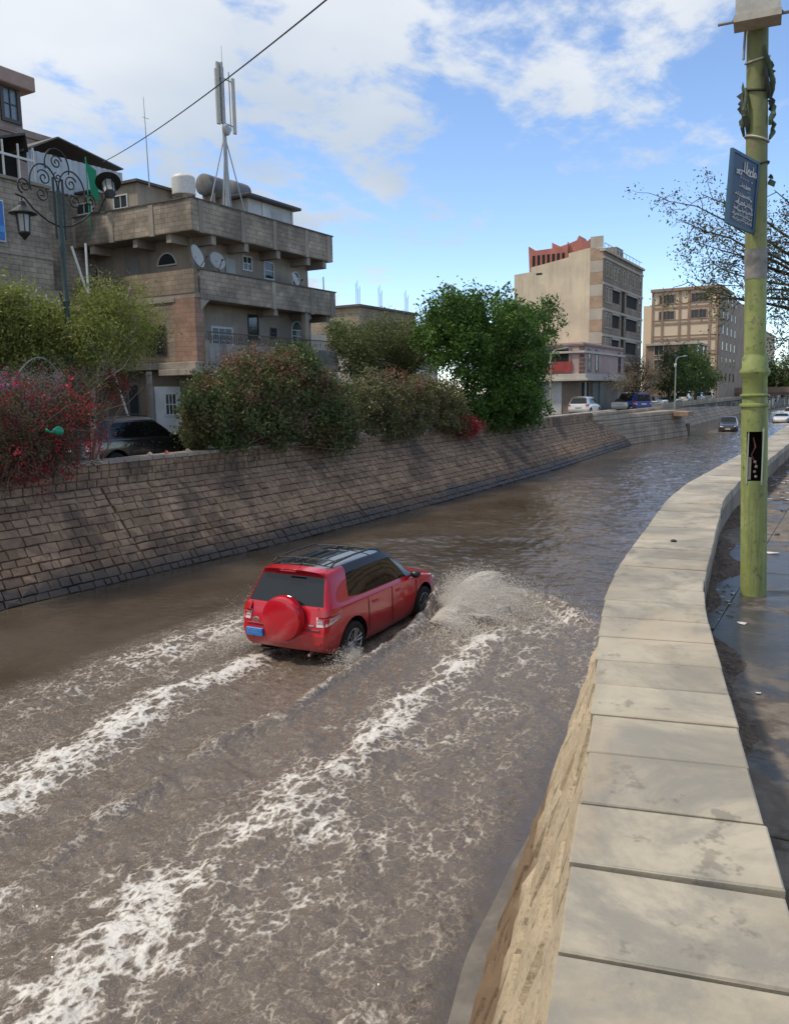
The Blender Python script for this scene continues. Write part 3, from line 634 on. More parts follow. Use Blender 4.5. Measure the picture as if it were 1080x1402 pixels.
def left_wall():
    root = empty('revetment_wall', (25, 15.5, 0), 'long sloping brown stone revetment under the bougainvillea along the water', 'wall')
    XS = np.concatenate([np.arange(2, 66, 1.0), [67.6]]); V = []
    def ytop(x): return 17.05 + 0.35 * (yb(x) - 15)
    for x in XS:
        y0 = yb(x); y1 = ytop(x)
        V += [(x, y0 - 0.25, -0.5), (x, y0 + 0.045, 0.0), (x, y1 + 0.045, 2.14), (x, y1 + 0.09, 2.14), (x, y1 + 0.09, 2.72), (x, y1 + 0.6, 2.72), (x, y1 + 0.6, 2.0)]
    F = []
    for i in range(len(XS) - 1):
        a = 7 * i; F += [[a + j, a + 7 + j, a + 8 + j, a + 1 + j] for j in range(6)]
    F.append([7 * (len(XS) - 1) + j for j in range(7)])
    mesh_np('wall_core', V, F, M_mortar_dark, root)
    meshes = [stone_mesh('stone', 300 + i, M_rev, 0.08, 0.09, 1.0) for i in range(10)]
    r = random.Random(21); items = []; nc = 12; joints = [14.6, 24.3, 36.0, 50]
    cw = [r.uniform(.72, 1.3) for _ in range(nc)]; cs = np.concatenate([[0], np.cumsum(cw)]) / sum(cw)
    for c in range(nc):
        x = 2.2 + r.random() * 0.4
        while x < 67.3:
            L = r.choice((r.uniform(.16, .26), r.uniform(.24, .40), r.uniform(.24, .40), r.uniform(.38, .58)))
            for jx in joints:
                if x < jx < x + L + 0.1: L = max(0.16, jx - x)
            xm = x + L / 2; y0, y1 = yb(xm), ytop(xm); f = (cs[c] + cs[c + 1]) / 2
            sl = np.array([0, y1 - y0, 2.14]); ln = np.linalg.norm(sl); up = sl / ln; tx = np.array([1.0, (yb(xm + .3) - yb(xm - .3)) / .6, 0]); tx /= np.linalg.norm(tx); nz = np.cross(tx, up); nz = nz if nz[2] > 0 else -nz
            h = ln * (cs[c + 1] - cs[c]); q = (xm, y0 + (y1 - y0) * f, 2.14 * f)
            items.append((q, L - r.uniform(0.010, 0.034), h - r.uniform(0.008, 0.030), 0.024 + r.uniform(-.014, .018), (tx, np.cross(nz, tx), nz), r.randrange(99)))
            x += L
            for jx in joints:
                if abs(x - jx) < 0.06: x = jx + 0.06
    par = []
    for c, (z0, z1) in enumerate(((2.15, 2.35), (2.36, 2.54), (2.55, 2.72))):
        x = 2.2 + r.random() * 0.3
        while x < 67:
            L = r.uniform(0.24, 0.42); xm = x + L / 2; y1 = ytop(xm)
            par.append(((xm, y1 + 0.075, (z0 + z1) / 2), L - 0.018, z1 - z0 - 0.006, 0.024 + r.uniform(-.01, .012), (np.array([1., 0, 0]), np.array([0., 0, 1]), np.array([0., -1, 0])), r.randrange(99))); x += L
    items.sort(key=lambda a: math.hypot(a[0][0] - 13.5, (a[0][1] - 15) * 2) if a[0][0] > 9.6 else 99)
    place_stones(root, meshes, items[:295]); join_stones(root, meshes, items[295:] + par, M_rev, 'further_stonework')
    M_cp = surf('parapet_coping', (0.34, 0.28, 0.23), 0.85, 0.25, 1.5, (0.2, 0.16, 0.13), 1.0, 0.5, 0.3, 25, 0.015, rand=0.15)
    x = 2.3
    while x < 67:
        L = r.uniform(0.40, 0.55) * (1 if x < 30 else 2); y1 = ytop(x + L / 2); m = MB(); m.box(x + .006, x + L - .006, y1 + 0.02, y1 + 0.64, 2.722, 2.83 + r.uniform(-.006, .006), 0.014); m.build('coping_stone', M_cp, root); x += L
left_wall()
# a second, steeper stretch further on, with a drain notch
def far_wall():
    root = empty('far_channel_wall', (75, 17, 0), 'pale coursed stone wall with a dark drain notch further along the channel', 'wall')
    M_far = surf('far_masonry', (0.44, 0.35, 0.26), 0.9, 0.25, 0.5, (0.28, 0.22, 0.165), 0.3, 0.6, 0.3, 8, 0.05, brick=(0.7, 0.42, 0.03, (.45, .42, .4)))
    pts = [(60, 16.7), (68, 16.25), (82.5, 14.35)]
    def seg(P0, P1, z1, name, b0=0.5, mat=M_far):
        (xa, ya), (xb, yb_) = P0, P1; m = MB()
        V = [(xa, ya, -.5), (xb, yb_, -.5), (xa, ya + b0, z1), (xb, yb_ + b0, z1), (xa, ya + 4, z1), (xb, yb_ + 4, z1), (xa, ya + 4, -.5), (xb, yb_ + 4, -.5)]
        m.add(V, [[0, 1, 3, 2], [2, 3, 5, 4], [1, 7, 5, 3], [0, 2, 4, 6]]); m.build(name, mat, root)
    seg(pts[0], pts[1], 2.42, 'wall_face', 0.8); seg(pts[1], pts[2], 2.42, 'wall_face', 0.8)
    n = 9
    for k in range(n):       # ledge course lines of the masonry
        z = 0.25 + 2.1 * k / n
        for A, B in ((pts[0], pts[1]), (pts[1], pts[2])):
            f = (z + .5) / 2.92; m = MB(); V = []
            for (x, y) in (A, B): V += [(x, y + 0.8 * f - 0.035, z), (x, y + 0.8 * f + .1, z), (x, y + 0.8 * f + 0.0, z + 0.17), (x, y + 0.8 * f + .15, z + 0.17)]
            m.add(V, [[0, 4, 6, 2], [2, 6, 7, 3], [0, 1, 5, 4]]); m.build('stone_course', M_far, root)
    m = MB(); m.box(79.0, 81.6, 13.9, 15.2, 1.9, 2.35, .03); m.build('drain_lintel', surf('drain_stone', (.30, .2, .14), .9), root)
    m = MB(); m.box(82.52, 84.0, 14.6, 19, -.5, 1.1); m.build('drain_mouth', M_mortar_dark, root)
    m = MB(); m.box(60, 84, 17.2, 17.45, 2.2, 2.75, 0.02); m.build('kerb_wall', M_far, root)
    root2 = empty('distant_channel_wall', (110, 17, 0), 'distant sloping channel wall leading to the road bridge', 'wall')
    m = MB(); m.add([(84, 17.2, -.5), (170, 18.6, -.5), (84, 19.4, 2.3), (170, 20.6, 2.3), (84, 20.6, 2.3), (170, 21.6, 2.3)], [[0, 1, 3, 2], [2, 3, 5, 4]]); m.build('wall_face', M_far, root2)
    m = MB(); m.box(84, 170, 19.5, 19.8, 2.3, 2.9, 0.02); m.build('parapet', M_far, root2)
far_wall()
# ------------------------------------------------------------------ buildings
M_glass = plain('window_glass', (0.03, 0.035, 0.04), 0.08, 0.0, 0.0, spec=0.6)
M_glass_sky = plain('window_glass_painted_sky', (0.20, 0.23, 0.26), 0.1, spec=0.7)  # sky reflection put into the glass as a pale colour
M_frame_w = plain('white_window_frame', (0.55, 0.55, 0.52), 0.5)
M_frame_d = plain('dark_window_frame', (0.06, 0.05, 0.045), 0.5)
M_dark = plain('painted_interior_shade', (0.012, 0.011, 0.010), 0.9)  # near-black colour stands in for the shade inside openings and recesses
M_conc = surf('weathered_concrete', (0.33, 0.285, 0.235), 0.9, 0.32, 0.7, (0.11, 0.10, 0.09), 0.35, 0.6, 0.3, 25, 0.015, streak=0.45)
M_block = surf('cinder_block', (0.36, 0.30, 0.235), 0.92, 0.34, 0.9, (0.13, 0.115, 0.10), 0.5, 0.55, 0.35, 28, 0.015, brick=(0.42, 0.21, 0.014, (.58, .55, .52)), streak=0.35)
M_block_b = surf('brown_block', (0.30, 0.235, 0.175), 0.92, 0.25, 0.9, (0.20, 0.165, 0.13), 0.5, 0.5, 0.35, 28, 0.015, brick=(0.42, 0.21, 0.014, (.62, .6, .58)), streak=0.25)
M_plaster = surf('grey_plaster', (0.33, 0.275, 0.225), 0.92, 0.22, 0.8, (0.16, 0.14, 0.12), 0.4, 0.55, 0.2, 30, 0.01, streak=0.3)
M_pinkpil = surf('pink_brick_pier', (0.34, 0.215, 0.155), 0.92, 0.2, 1.0, (0.25, 0.18, 0.14), 0.6, 0.5, 0.3, 28, 0.012, brick=(0.42, 0.21, 0.012, (.7, .68, .66)))
M_roofd = plain('dark_sheet_roof', (0.035, 0.033, 0.032), 0.5)
M_white_panel = surf('white_sheet_panel', (0.50, 0.51, 0.50), 0.6, 0.12, 1.0, (0.36, 0.36, 0.35), 0.6, 0.5, 0.1, 20)
M_rail = plain('rusty_iron_rail', (0.13, 0.10, 0.06), 0.6, 0.3)

def window_y(parent, x0, x1, z0, z1, Y, frame=M_frame_w, glass=M_glass, bars=(1, 1), arch=False, fw=0.06, proud=0.05, sill=True):
    """a window on a wall whose outer face looks towards -Y"""
    w = x1 - x0; cx = (x0 + x1) / 2; zs = z1 - w / 2 if arch else z1
    g = MB()
    top = [(x1, zs)] + [(cx + w / 2 * math.cos(a), zs + w / 2 * math.sin(a)) for a in np.linspace(0, math.pi, 13)[1:-1]] + [(x0, zs)] if arch else [(x1, z1), (x0, z1)]
    g.prism([(x0, z0), (x1, z0)] + top, 'y', Y - 0.012, Y + 0.05)
    gl = g.build('window', glass, parent); f = MB()
    f.box(x0 - fw, x0, Y - proud, Y + 0.03, z0 - fw, zs); f.box(x1, x1 + fw, Y - proud, Y + 0.03, z0 - fw, zs); f.box(x0, x1, Y - proud, Y + 0.03, z0 - fw, z0)
    if arch:
        a = np.linspace(0, math.pi, 13); ri, ro = w / 2, w / 2 + fw
        for k in range(12):
            f.prism([(cx + ri * math.cos(a[k]), zs + ri * math.sin(a[k])), (cx + ro * math.cos(a[k]), zs + ro * math.sin(a[k])), (cx + ro * math.cos(a[k + 1]), zs + ro * math.sin(a[k + 1])), (cx + ri * math.cos(a[k + 1]), zs + ri * math.sin(a[k + 1]))], 'y', Y - proud, Y + 0.03)
        f.box(x0, x1, Y - proud * .8, Y + .02, zs - 0.02, zs + 0.03)
    else: f.box(x0 - fw, x1 + fw, Y - proud, Y + 0.03, z1, z1 + fw)
    for i in range(1, bars[0] + 1):
        xx = x0 + w * i / (bars[0] + 1); f.box(xx - .02, xx + .02, Y - proud * .7, Y, z0, zs)
    for i in range(1, bars[1] + 1):
        zz = z0 + (zs - z0) * i / (bars[1] + 1); f.box(x0, x1, Y - proud * .6, Y - .002, zz - .02, zz + .02)
    fo = f.build('frame', frame, gl); normals_out(fo)
    return gl
def window_x(parent, y0, y1, z0, z1, X, frame=M_frame_w, glass=M_glass, fw=0.06, proud=0.05, arch=False, bars=(1, 1)):
    """the same on a wall looking towards -X"""
    w = y1 - y0; cy = (y0 + y1) / 2; zs = z1 - w / 2 if arch else z1; g = MB()
    top = [(y1, zs)] + [(cy + w / 2 * math.cos(a), zs + w / 2 * math.sin(a)) for a in np.linspace(0, math.pi, 13)[1:-1]] + [(y0, zs)] if arch else [(y1, z1), (y0, z1)]
    g.prism([(y0, z0), (y1, z0)] + top, 'x', X - 0.012, X + 0.05); gl = g.build('window', glass, parent); f = MB()
    f.box(X - proud, X + .03, y0 - fw, y0, z0 - fw, zs); f.box(X - proud, X + .03, y1, y1 + fw, z0 - fw, zs); f.box(X - proud, X + .03, y0, y1, z0 - fw, z0)
    if arch:
        a = np.linspace(0, math.pi, 13); ri, ro = w / 2, w / 2 + fw
        for k in range(12):
            f.prism([(cy + ri * math.cos(a[k]), zs + ri * math.sin(a[k])), (cy + ro * math.cos(a[k]), zs + ro * math.sin(a[k])), (cy + ro * math.cos(a[k + 1]), zs + ro * math.sin(a[k + 1])), (cy + ri * math.cos(a[k + 1]), zs + ri * math.sin(a[k + 1]))], 'x', X - proud, X + 0.03)
    else: f.box(X - proud, X + .03, y0 - fw, y1 + fw, z1, z1 + fw)
    for i in range(1, bars[0] + 1):
        yy = y0 + w * i / (bars[0] + 1); f.box(X - proud * .7, X, yy - .02, yy + .02, z0, zs)
    fo = f.build('frame', frame, gl); normals_out(fo); return gl
def part(name, mat, parent, *boxes, c=0.0):
    m = MB()
    for b in boxes: m.box(*b, c)
    return m.build(name, mat, parent)
def rx(px0, py0, px1, py1, Y):
    a = P(px0, py1, y=Y); b = P(px1, py0, y=Y); c = P(px0, py0, y=Y); return a[0], b[0], a[2], (b[2] + c[2]) / 2

# --- the unfinished grey block building with deep balconies
def grey_building():
    R = empty('apartment_building', (33.5, 27, 2.2), 'grey block apartment building with deep concrete balcony bands and rooftop antenna', 'building')
    YF = 26.0; X0, X1 = 28.07, 39.15; YW = 27.25; XL = 29.3; XR = 38.6; YB = 36.5
    # storeys
    part('ground_floor_wall', surf('ground_floor_plaster', (0.26, 0.215, 0.165), 0.9, 0.2, 0.8, (0.18, 0.15, 0.12), .4, .5, .2, 25, .01, streak=.2), R, (X0 + 0.4, XR, 27.6, YB, 2.0, 5.72))
    part('floor_slab', M_conc, R, (X0 - 0.35, X1 + .25, YF - 0.15, YB + .3, 5.72, 6.02), c=0.02)
    part('first_floor_wall', M_plaster, R, (XL, XR, YW, YB, 6.02, 8.86))
    part('floor_slab', M_conc, R, (X0 + .02, X1 + .1, YF + .02, YB, 8.86, 9.06))
    part('second_floor_wall', M_plaster, R, (XL, XR - .12, YW + .0, YB, 9.06, 11.72))
    part('roof_slab', M_conc, R, (X0 + .02, X1 - .02, YF + .02, YB, 11.72, 11.95))
    # side wall of the first and second storeys stands flush with the street corner
    part('side_wall', M_block_b, R, (X0, X0 + 0.25, YF + 0.02, YB, 9.06, 10.10), (X0, X0 + .25, YF + 1.3, YB, 6.02, 8.86))
    part('corner_pier', M_pinkpil, R, (X0 - 0.02, X0 + 0.55, YF + 0.05, YF + 1.35, 6.02, 8.86))
    part('side_lintel', M_conc, R, (X0 - 0.05, X0 + .3, YF + 1.2, YB, 8.72, 8.88))
    gl = window_x(R, YF + 1.95, YF + 3.1, 6.45, 7.7, X0 - .01, frame=M_frame_d, glass=M_dark)
    # concrete balcony bands with piers
    def band(z0, z1, xa, xb, ya, cap=True, piers=(), name='balcony_parapet', left=True):
        part(name, M_block, R, (xa, xb, ya, ya + .16, z0, z1))
        if left: part('side_parapet', M_block_b if z0 < 10 else M_block, R, (xa, xa + .16, ya + .16, YB, z0, z1))
        part('side_parapet', M_block, R, (xb - .16, xb, ya + .16, ya + 2.2, z0, z1))
        part('parapet_coping', M_roofd if False else surf('stained_coping', (0.10, 0.09, 0.08), .9, .3, 2), R, (xa - .05, xb + .05, ya - .05, ya + .2, z1, z1 + .06), (xa - .05, xa + .2, ya + .2, YB, z1, z1 + .06))
        for x in piers: part('pier', M_conc, R, (x - .14, x + .14, ya - .035, ya + .2, z0 - .05, z1 - .003))
    band(11.74, 13.08, X0, X1, YF, piers=(X0 + .62, 31.55, 34.0, 36.7, 38.75))
    band(8.80, 10.08, X0 + 0.35, X1 + .12, YF - .02, piers=(33.7, 37.0, 38.9), left=False)
    for y in (28.4, 31.0, 33.6): part('pier', M_conc, R, (X0 - .035, X0 + .2, y - .14, y + .14, 11.69, 13.07))
    # first-floor balcony
    part('balcony_parapet', surf('pale_parapet', (.27, .255, .24), .9, .25, 1.0, (.16, .15, .14), .6, .5, streak=.3), R, (X0 + .5, X1 + .2, YF - .02, YF + .13, 6.02, 6.88), (X1 + .05, X1 + .2, YF + .13, YF + 1.6, 6.02, 6.88))
    part('balcony_coping', M_conc, R, (X0 + .45, X0 + .72, YF - .06, YF + .17, 6.02, 7.0))
    m = MB(); x = X0 + .8; k = 0
    m.box(X0 + .7, X1 + .15, YF + .03, YF + .07, 7.36, 7.41)
    rail = m.build('balcony_rail', M_rail, R); m = MB()
    while x < X1 + .1:
        m.box(x - .012, x + .012, YF + .038, YF + .062, 6.88, 7.36)
        if k % 3 == 1: m.tube([(x + .11 + .09 * math.cos(a), YF + .05, 7.12 + .09 * math.sin(a)) for a in np.linspace(0, 2 * math.pi, 10)], .012, 5)
        x += .16; k += 1
    m.build('baluster_work', M_rail, rail)
    # cantilever beams under the bands
    for x in (29.6, 31.9, 34.4, 37.0, 38.5): part('cantilever_beam', M_conc, R, (x - .15, x + .15, YF + .12, YW + .1, 11.32, 11.72))
    for x in (34.0, 36.9, 38.7): part('cantilever_beam', M_conc, R, (x - .15, x + .15, YF + .12, YW + .1, 8.48, 8.86))
    for y in (27.5, 29.6, 32.5, 35): part('cantilever_beam', M_conc, R, (X0 + .1, XL + .1, y - .14, y + .14, 11.34, 11.72))
    part('balcony_column', M_conc, R, (36.45, 36.75, YF + .05, YF + .35, 6.9, 8.86)); part('balcony_column', M_conc, R, (XL - .06, XL + .16, YW - .06, YW + .1, 9.06, 11.72))
    m = MB(); m.prism([(X0 + .35, 8.82), (X0 + .95, 8.82), (X0 + .35, 8.3)], 'y', YF + .0, YF + .5); m.build('haunch', M_conc, R)
    # windows read off the photograph, on the recessed wall
    for (a, b, c, d, kw) in ((333, 352, 343, 368, {}), (362, 360, 373, 380, dict(bars=(0, 1))), (291, 450, 316, 473, dict(bars=(2, 2), glass=M_glass_sky, fw=.1)), (341, 432, 352, 463, dict(frame=M_frame_d, bars=(0, 1))), (257, 416, 266, 437, dict(frame=M_frame_d)), (371, 450, 377, 462, dict(frame=M_frame_d))):
        window_y(R, *rx(a, b, c, d, YW), YW, **kw)
    window_y(R, *rx(400, 441, 412, 475, YW), YW, arch=True, bars=(1, 2)); window_y(R, *rx(400, 373, 408, 390, YW), YW, arch=True, frame=M_frame_w)
    window_y(R, *rx(222, 346, 236, 364, YW), YW, arch=True, frame=M_frame_w) if False else None
    for (px, py0, py1, w) in ((229, 347, 362, 1.15), (126, 361, 386, 1.0)):
        q = P(px, py1, x=XL); q2 = P(px, py0, x=XL); window_x(R, q[1] - w / 2, q[1] + w / 2, q[2], q2[2], XL, arch=True)
    part('air_door', surf('pale_shutter', (.33, .34, .32), .7, .1), R, (31.6, 32.3, YW - .06, YW + .02, 9.1, 11.1))
    part('side_door', surf('grey_shutter', (.22, .21, .2), .7, .1), R, (XL - .05, XL + .02, 30.6, 31.5, 9.1, 11.2))
    # ground floor: canopy, doors, shop opening
    part('entrance_canopy', M_conc, R, (X0 - .8, X0 + 3.2, YF - .35, 27.7, 5.42, 5.70), c=.02)
    d = part('garage_door', surf('white_garage_door', (.52, .50, .46), .6, .12, 1), R, (*[float(v) for v in (P(211, 560, y=27.6)[0], P(246, 560, y=27.6)[0])], 27.5, 27.62, 2.2, 4.95))
    a0, a1 = P(226, 545, y=27.49)[0], P(240, 545, y=27.49)[0]; window_y(R, a0, a1, 3.7, 4.6, 27.49, frame=M_frame_w, bars=(2, 1))
    part('pilaster', M_conc, R, (P(203, 560, y=27.6)[0], P(207, 560, y=27.6)[0], 27.42, 27.62, 2.2, 5.6))
    a0, a1 = P(176, 560, y=27.6)[0], P(188, 560, y=27.6)[0]; part('shop_doorway', M_dark, R, (a0, a1, 27.56, 27.62, 2.2, 5.0)); part('door_frame', M_frame_d, R, (a0 - .1, a0, 27.5, 27.62, 2.2, 5.05), (a1, a1 + .1, 27.5, 27.62, 2.2, 5.05), (a0, a1, 27.5, 27.62, 5.0, 5.12))
    for x in (34, 36.5): part('shop_shutter', surf('brown_shutter', (.16, .11, .08), .6, .2, 2), R, (x, x + 1.9, 27.54, 27.62, 2.2, 4.8))
    # rooftop stair house
    xS = X0 + .75; q = P(187, 249, x=xS); yS = float(q[1]); zt = float(q[2]); yE = float(P(141, 270, x=xS)[1]); xE = min(float(P(250, 268, y=yS)[0]), 34.5)
    m = MB(); m.box(xS, xE, yS, yE, 11.95, zt); m.build('stair_house', surf('tan_plaster', (.30, .255, .20), .9, .2, .8, (.2, .17, .14), .5, .5, streak=.3), R)
    m = MB(); m.box(xS - .18, xE + .2, yS - .18, yE + .2, zt, zt + .12); m.build('stair_house_roof', surf('stained_coping', (0.10, 0.09, 0.08), .9), R)
    a = P(166, 284, x=xS); b = P(166, 268, x=xS); window_x(R, a[1] - .42, a[1] + .42, a[2], b[2], xS)
    a = P(116, 292, x=X0 + .35); b = P(116, 279, x=X0 + .35); window_x(R, a[1] - .5, a[1] + .5, a[2], b[2], X0 + .35)
    part('low_roof_room', M_block, R, (X0 + .35, X0 + 3, yE + .05, YB, 11.95, 14.2)); part('low_room_roof', M_roofd, R, (X0 + .15, X0 + 3.1, yE + .25, YB + .2, 14.2, 14.3))
    # pale sheet cabin with a dark overhanging roof
    yC = 28.6; xa = P(336, 270, y=yC)[0]; xm = P(382, 290, y=yC)[0]; xb = P(428, 300, y=yC)[0]
    xa = 35.2; xb = 39.0
    cab = part('roof_cabin', M_white_panel, R, (xa, xb, yC, yC + 3.0, 11.95, 14.75)); part('cabin_roof', M_roofd, R, (xa - .4, xb + .35, yC - .45, yC + 3.3, 14.75, 14.90), c=.02)
    part('cabin_shutter', surf('grey_roller', (.34, .35, .35), .6, .1), cab, (37.2, 38.1, yC - .03, yC, 12.1, 14.4)); part('cabin_post', M_frame_w, cab, (36.35, 36.5, yC - .06, yC, 11.95, 14.7)); part('cabin_post', M_frame_w, cab, (38.95, 39.05, yC - .06, yC, 11.95, 14.7))
    # thin pipes on the roof edge
    m = MB(); m.tube([(38.6, YF + .3, 10.1), (38.6, YF + .3, 10.9)], .03, 6); m.build('roof_pipe', M_frame_d, R)
grey_building()
# white drain pipes leaning by the left corner
for i, (pa, pb) in enumerate((((98, 337), (125, 418)), ((117, 333), (122, 418)))):
    a = P(*pa, y=25.6); b = P(*pb, y=25.6); d_ = (b - a) / (a[2] - b[2]); foot = b + d_ * (b[2] - 2.2); m = MB(); m.tube([tuple(foot), tuple(b), tuple(a)], .04, 8)
    tag(m.build('white_pipe', plain('white_pvc', (.6, .6, .57), .5)), ('slanting thin white pipe leaning at the grey building corner', 'upright thin white pipe standing at the grey building corner')[i], 'pipe')
# --- roof equipment
M_tank = plain('white_tank_plastic', (.56, .56, .53), .5); M_tankg = surf('galvanised_tank', (.15, .15, .15), .6, .3, 1.5, (.09, .085, .08), .8, .6)
def water_tank(px, pyb, pyt, y, r, label):
    b = P(px, pyb, y=y); t = P(px, pyt, y=y); h = t[2] - 11.95; R = empty('water_tank', (b[0], y, 11.95), label, 'water tank')
    z0 = b[2] - 11.95; m = MB()
    for sxx in (-1, 1):
        for syy in (-1, 1): m.box(b[0] + sxx * r * .6 - .05, b[0] + sxx * r * .6 + .05, y + syy * r * .6 - .05, y + syy * r * .6 + .05, 11.95, b[2])
    m.build('stand', M_conc, R); hh = t[2] - b[2]
    prof = [(r, 0)] + sum([[(r, hh * .82 * k / 5), (r * 1.03, hh * .82 * (k + .5) / 5)] for k in range(5)], []) + [(r, hh * .82), (r * .75, hh * .93), (r * .3, hh * .97), (r * .3, hh)]
    m = MB(); m.lathe(prof, (b[0], y, b[2]), 24); o = m.build('tank', M_tank, R); autosmooth(o, 40)
water_tank(252, 267, 238, 29.2, .55, 'white upright plastic water tank on the grey building roof')
def lying_tank(px, py, y, r, L, label, rz=0):
    c = P(px, py, y=y); R = empty('water_tank', (c[0], y, 11.95), label, 'water tank'); m = MB()
    m.lathe([(r * .05, -L / 2 - .08), (r * .8, -L / 2 - .05), (r, -L / 2), (r * 1.02, -L / 4), (r, 0), (r * 1.02, L / 4), (r, L / 2), (r * .8, L / 2 + .05), (r * .05, L / 2 + .08)], (c[0], y, c[2]), 24, 'x'); o = m.build('tank', M_tankg, R); autosmooth(o, 45)
    part('cradle', M_conc, R, (c[0] - L * .3, c[0] - L * .2, y - r * .7, y + r * .7, 11.95, c[2] - r * .7), (c[0] + L * .2, c[0] + L * .3, y - r * .7, y + r * .7, 11.95, c[2] - r * .7))
lying_tank(292, 256, 29.5, .52, 1.5, 'dark grey lying metal tank behind the antenna mast'); lying_tank(324, 262, 30.5, .5, 1.3, 'smaller lying grey tank beside the pale roof cabin')
b_ = P(178, 246, y=33); m = MB(); m.lathe([(.5, 0), (.52, .3), (.5, .6), (.52, .8), (.35, .95), (.15, 1.0)], (b_[0], 33.6, 14.2), 20); tag(m.build('water_tank', plain('black_tank', (.02, .02, .02), .5)), 'small black water tank on the tan stair house roof', 'water tank')
def antenna_mast():
    y = 27.6; base = P(312, 284, y=y); topp = P(303, 92, y=y); x = base[0]
    M_st = plain('galvanised_steel', (.34, .35, .36), .45, .4); M_ant = plain('antenna_radome', (.47, .45, .39), .5)
    R = empty('antenna_mast', (x, y, 11.95), 'steel cell antenna mast with three tall panel antennas and guy struts', 'antenna')
    zt = P(312, 92, y=y)[2]; zd = P(306, 178, y=y)[2]; zb = P(306, 172, y=y)[2]; m = MB(); m.tube([(x, y, 11.95), (x, y, zd - .3), (x, y, zt + .1)], [.11, .10, .06], 10); m.build('pole', M_st, R)
    for k, (dx, dy, zc) in enumerate(((-.75, -.4, 0), (-.75, .9, 0), (1.0, -.5, 0), (1.1, .8, 0))):
        m = MB(); m.tube([(x, y, zd - .2), (x + dx * 1.25, y + dy, 11.95)], .03, 6); m.build('guy_strut', M_st, R)
    for dx, dy in ((-.5, -.3), (.55, -.2)):
        m = MB(); m.tube([(x, y, 14.3), (x + dx * 1.3, y + dy, 11.95)], .025, 6); m.build('guy_strut', M_st, R)
    m = MB(); m.lathe([(.26, 0), (.27, -.06), (.22, -.14), (.1, -.18)], (x - .05, y - .12, zd), 20, 'y'); m.build('dish', plain('dish_grey', (.4, .4, .4), .5), R)
    zl = zb - .1
    for (dx, dy, z0, z1, w) in ((-.50, -.1, zl + .05, zt - .35, .23), (-.08, .15, zl + .25, zt + .12, .28), (.72, -.05, zl - .1, zt - .42, .20)):
        o = part('panel_antenna', M_ant, R, (x + dx - w / 2, x + dx + w / 2, y + dy - .06, y + dy + .06, z0, z1), c=.025)
    m = MB()
    for z in (zl + .25, zt - .6): m.tube([(x - .5, y - .02, z), (x + .36, y, z), (x + .72, y, z)], .03, 6)
    m.tube([(x + .5, y, zl), (x + .5, y, zt - .2)], .03, 6); m.tube([(x + .1, y, zl + .3), (x + .1, y, zt - .1)], .028, 6); m.build('cross_arms', M_st, R)
    m = MB(); m.tube([(x + .05, y, zt + .1), (x + .05, y, zt + .85)], .012, 5); m.build('lightning_rod', M_st, R)
antenna_mast()
m = MB(); a = P(204, 246, y=29.5); t = P(191, 130, y=29.5); m.tube([(a[0], 29.5, 14.2), (a[0] - .05, 29.5, t[2])], [.03, .012], 6); m.tube([(a[0] - .18, 29.5, t[2] - .9), (a[0] + .2, 29.5, t[2] - .9)], .012, 5)
tag(m.build('whip_antenna', plain('galvanised_steel', (.34, .35, .36), .45, .4)), 'tall thin whip antenna rising from the tan stair house', 'antenna')
def dish(px, py, y, r, label, face=(-.5, -1, .45), mount=None):
    c = Vector(P(px, py, y=y)); f = Vector(face).normalized(); q = f.to_track_quat('Z', 'Y').to_matrix().to_4x4(); q.translation = c
    R = empty('satellite_dish', tuple(c), label, 'satellite dish'); m = MB(); m.M = q
    m.lathe([(r, .0), (r * .96, .0), (r * .7, -r * .14), (r * .35, -r * .24), (r * .02, -r * .27)], seg=28, cap=False); m.lathe([(r * .02, -r * .29), (r * .35, -r * .26), (r * .7, -r * .16), (r, -.005)], seg=28, cap=False)
    o = m.build('reflector', plain('dish_white', (.40, .40, .39), .5), R); autosmooth(o, 60)
    m = MB(); m.M = q; m.tube([(0, -r * .9, -.02), (0, -r * .35, r * .75)], .018, 6); m.ell((0, -r * .33, r * .78), (.05, .05, .07), 8, 6); m.build('feed_arm', M_frame_d, R)
    m = MB(); b = c + Vector((0, .18, -r * .3)); mt = Vector(mount) if mount else Vector((c.x, c.y + .25, c.z - r - .5)); m.tube([tuple(c - f * r * .25), tuple(b), tuple(mt)], .03, 6); m.build('mount', M_frame_d, R)
dish(271, 350, 26.1, .52, 'pale satellite dish at the corner of the middle balcony', (.25, -1, .3), (28.75, 26.15, 10.1)); dish(298, 356, 26.5, .42, 'weathered satellite dish beside the corner one on the middle balcony', (-.2, -1, .35), (30.0, 26.15, 10.1)); dish(405, 383, 26.3, .42, 'small dim satellite dish near the far end of the middle balcony', (.3, -1, .4), (37.2, 26.15, 10.1))

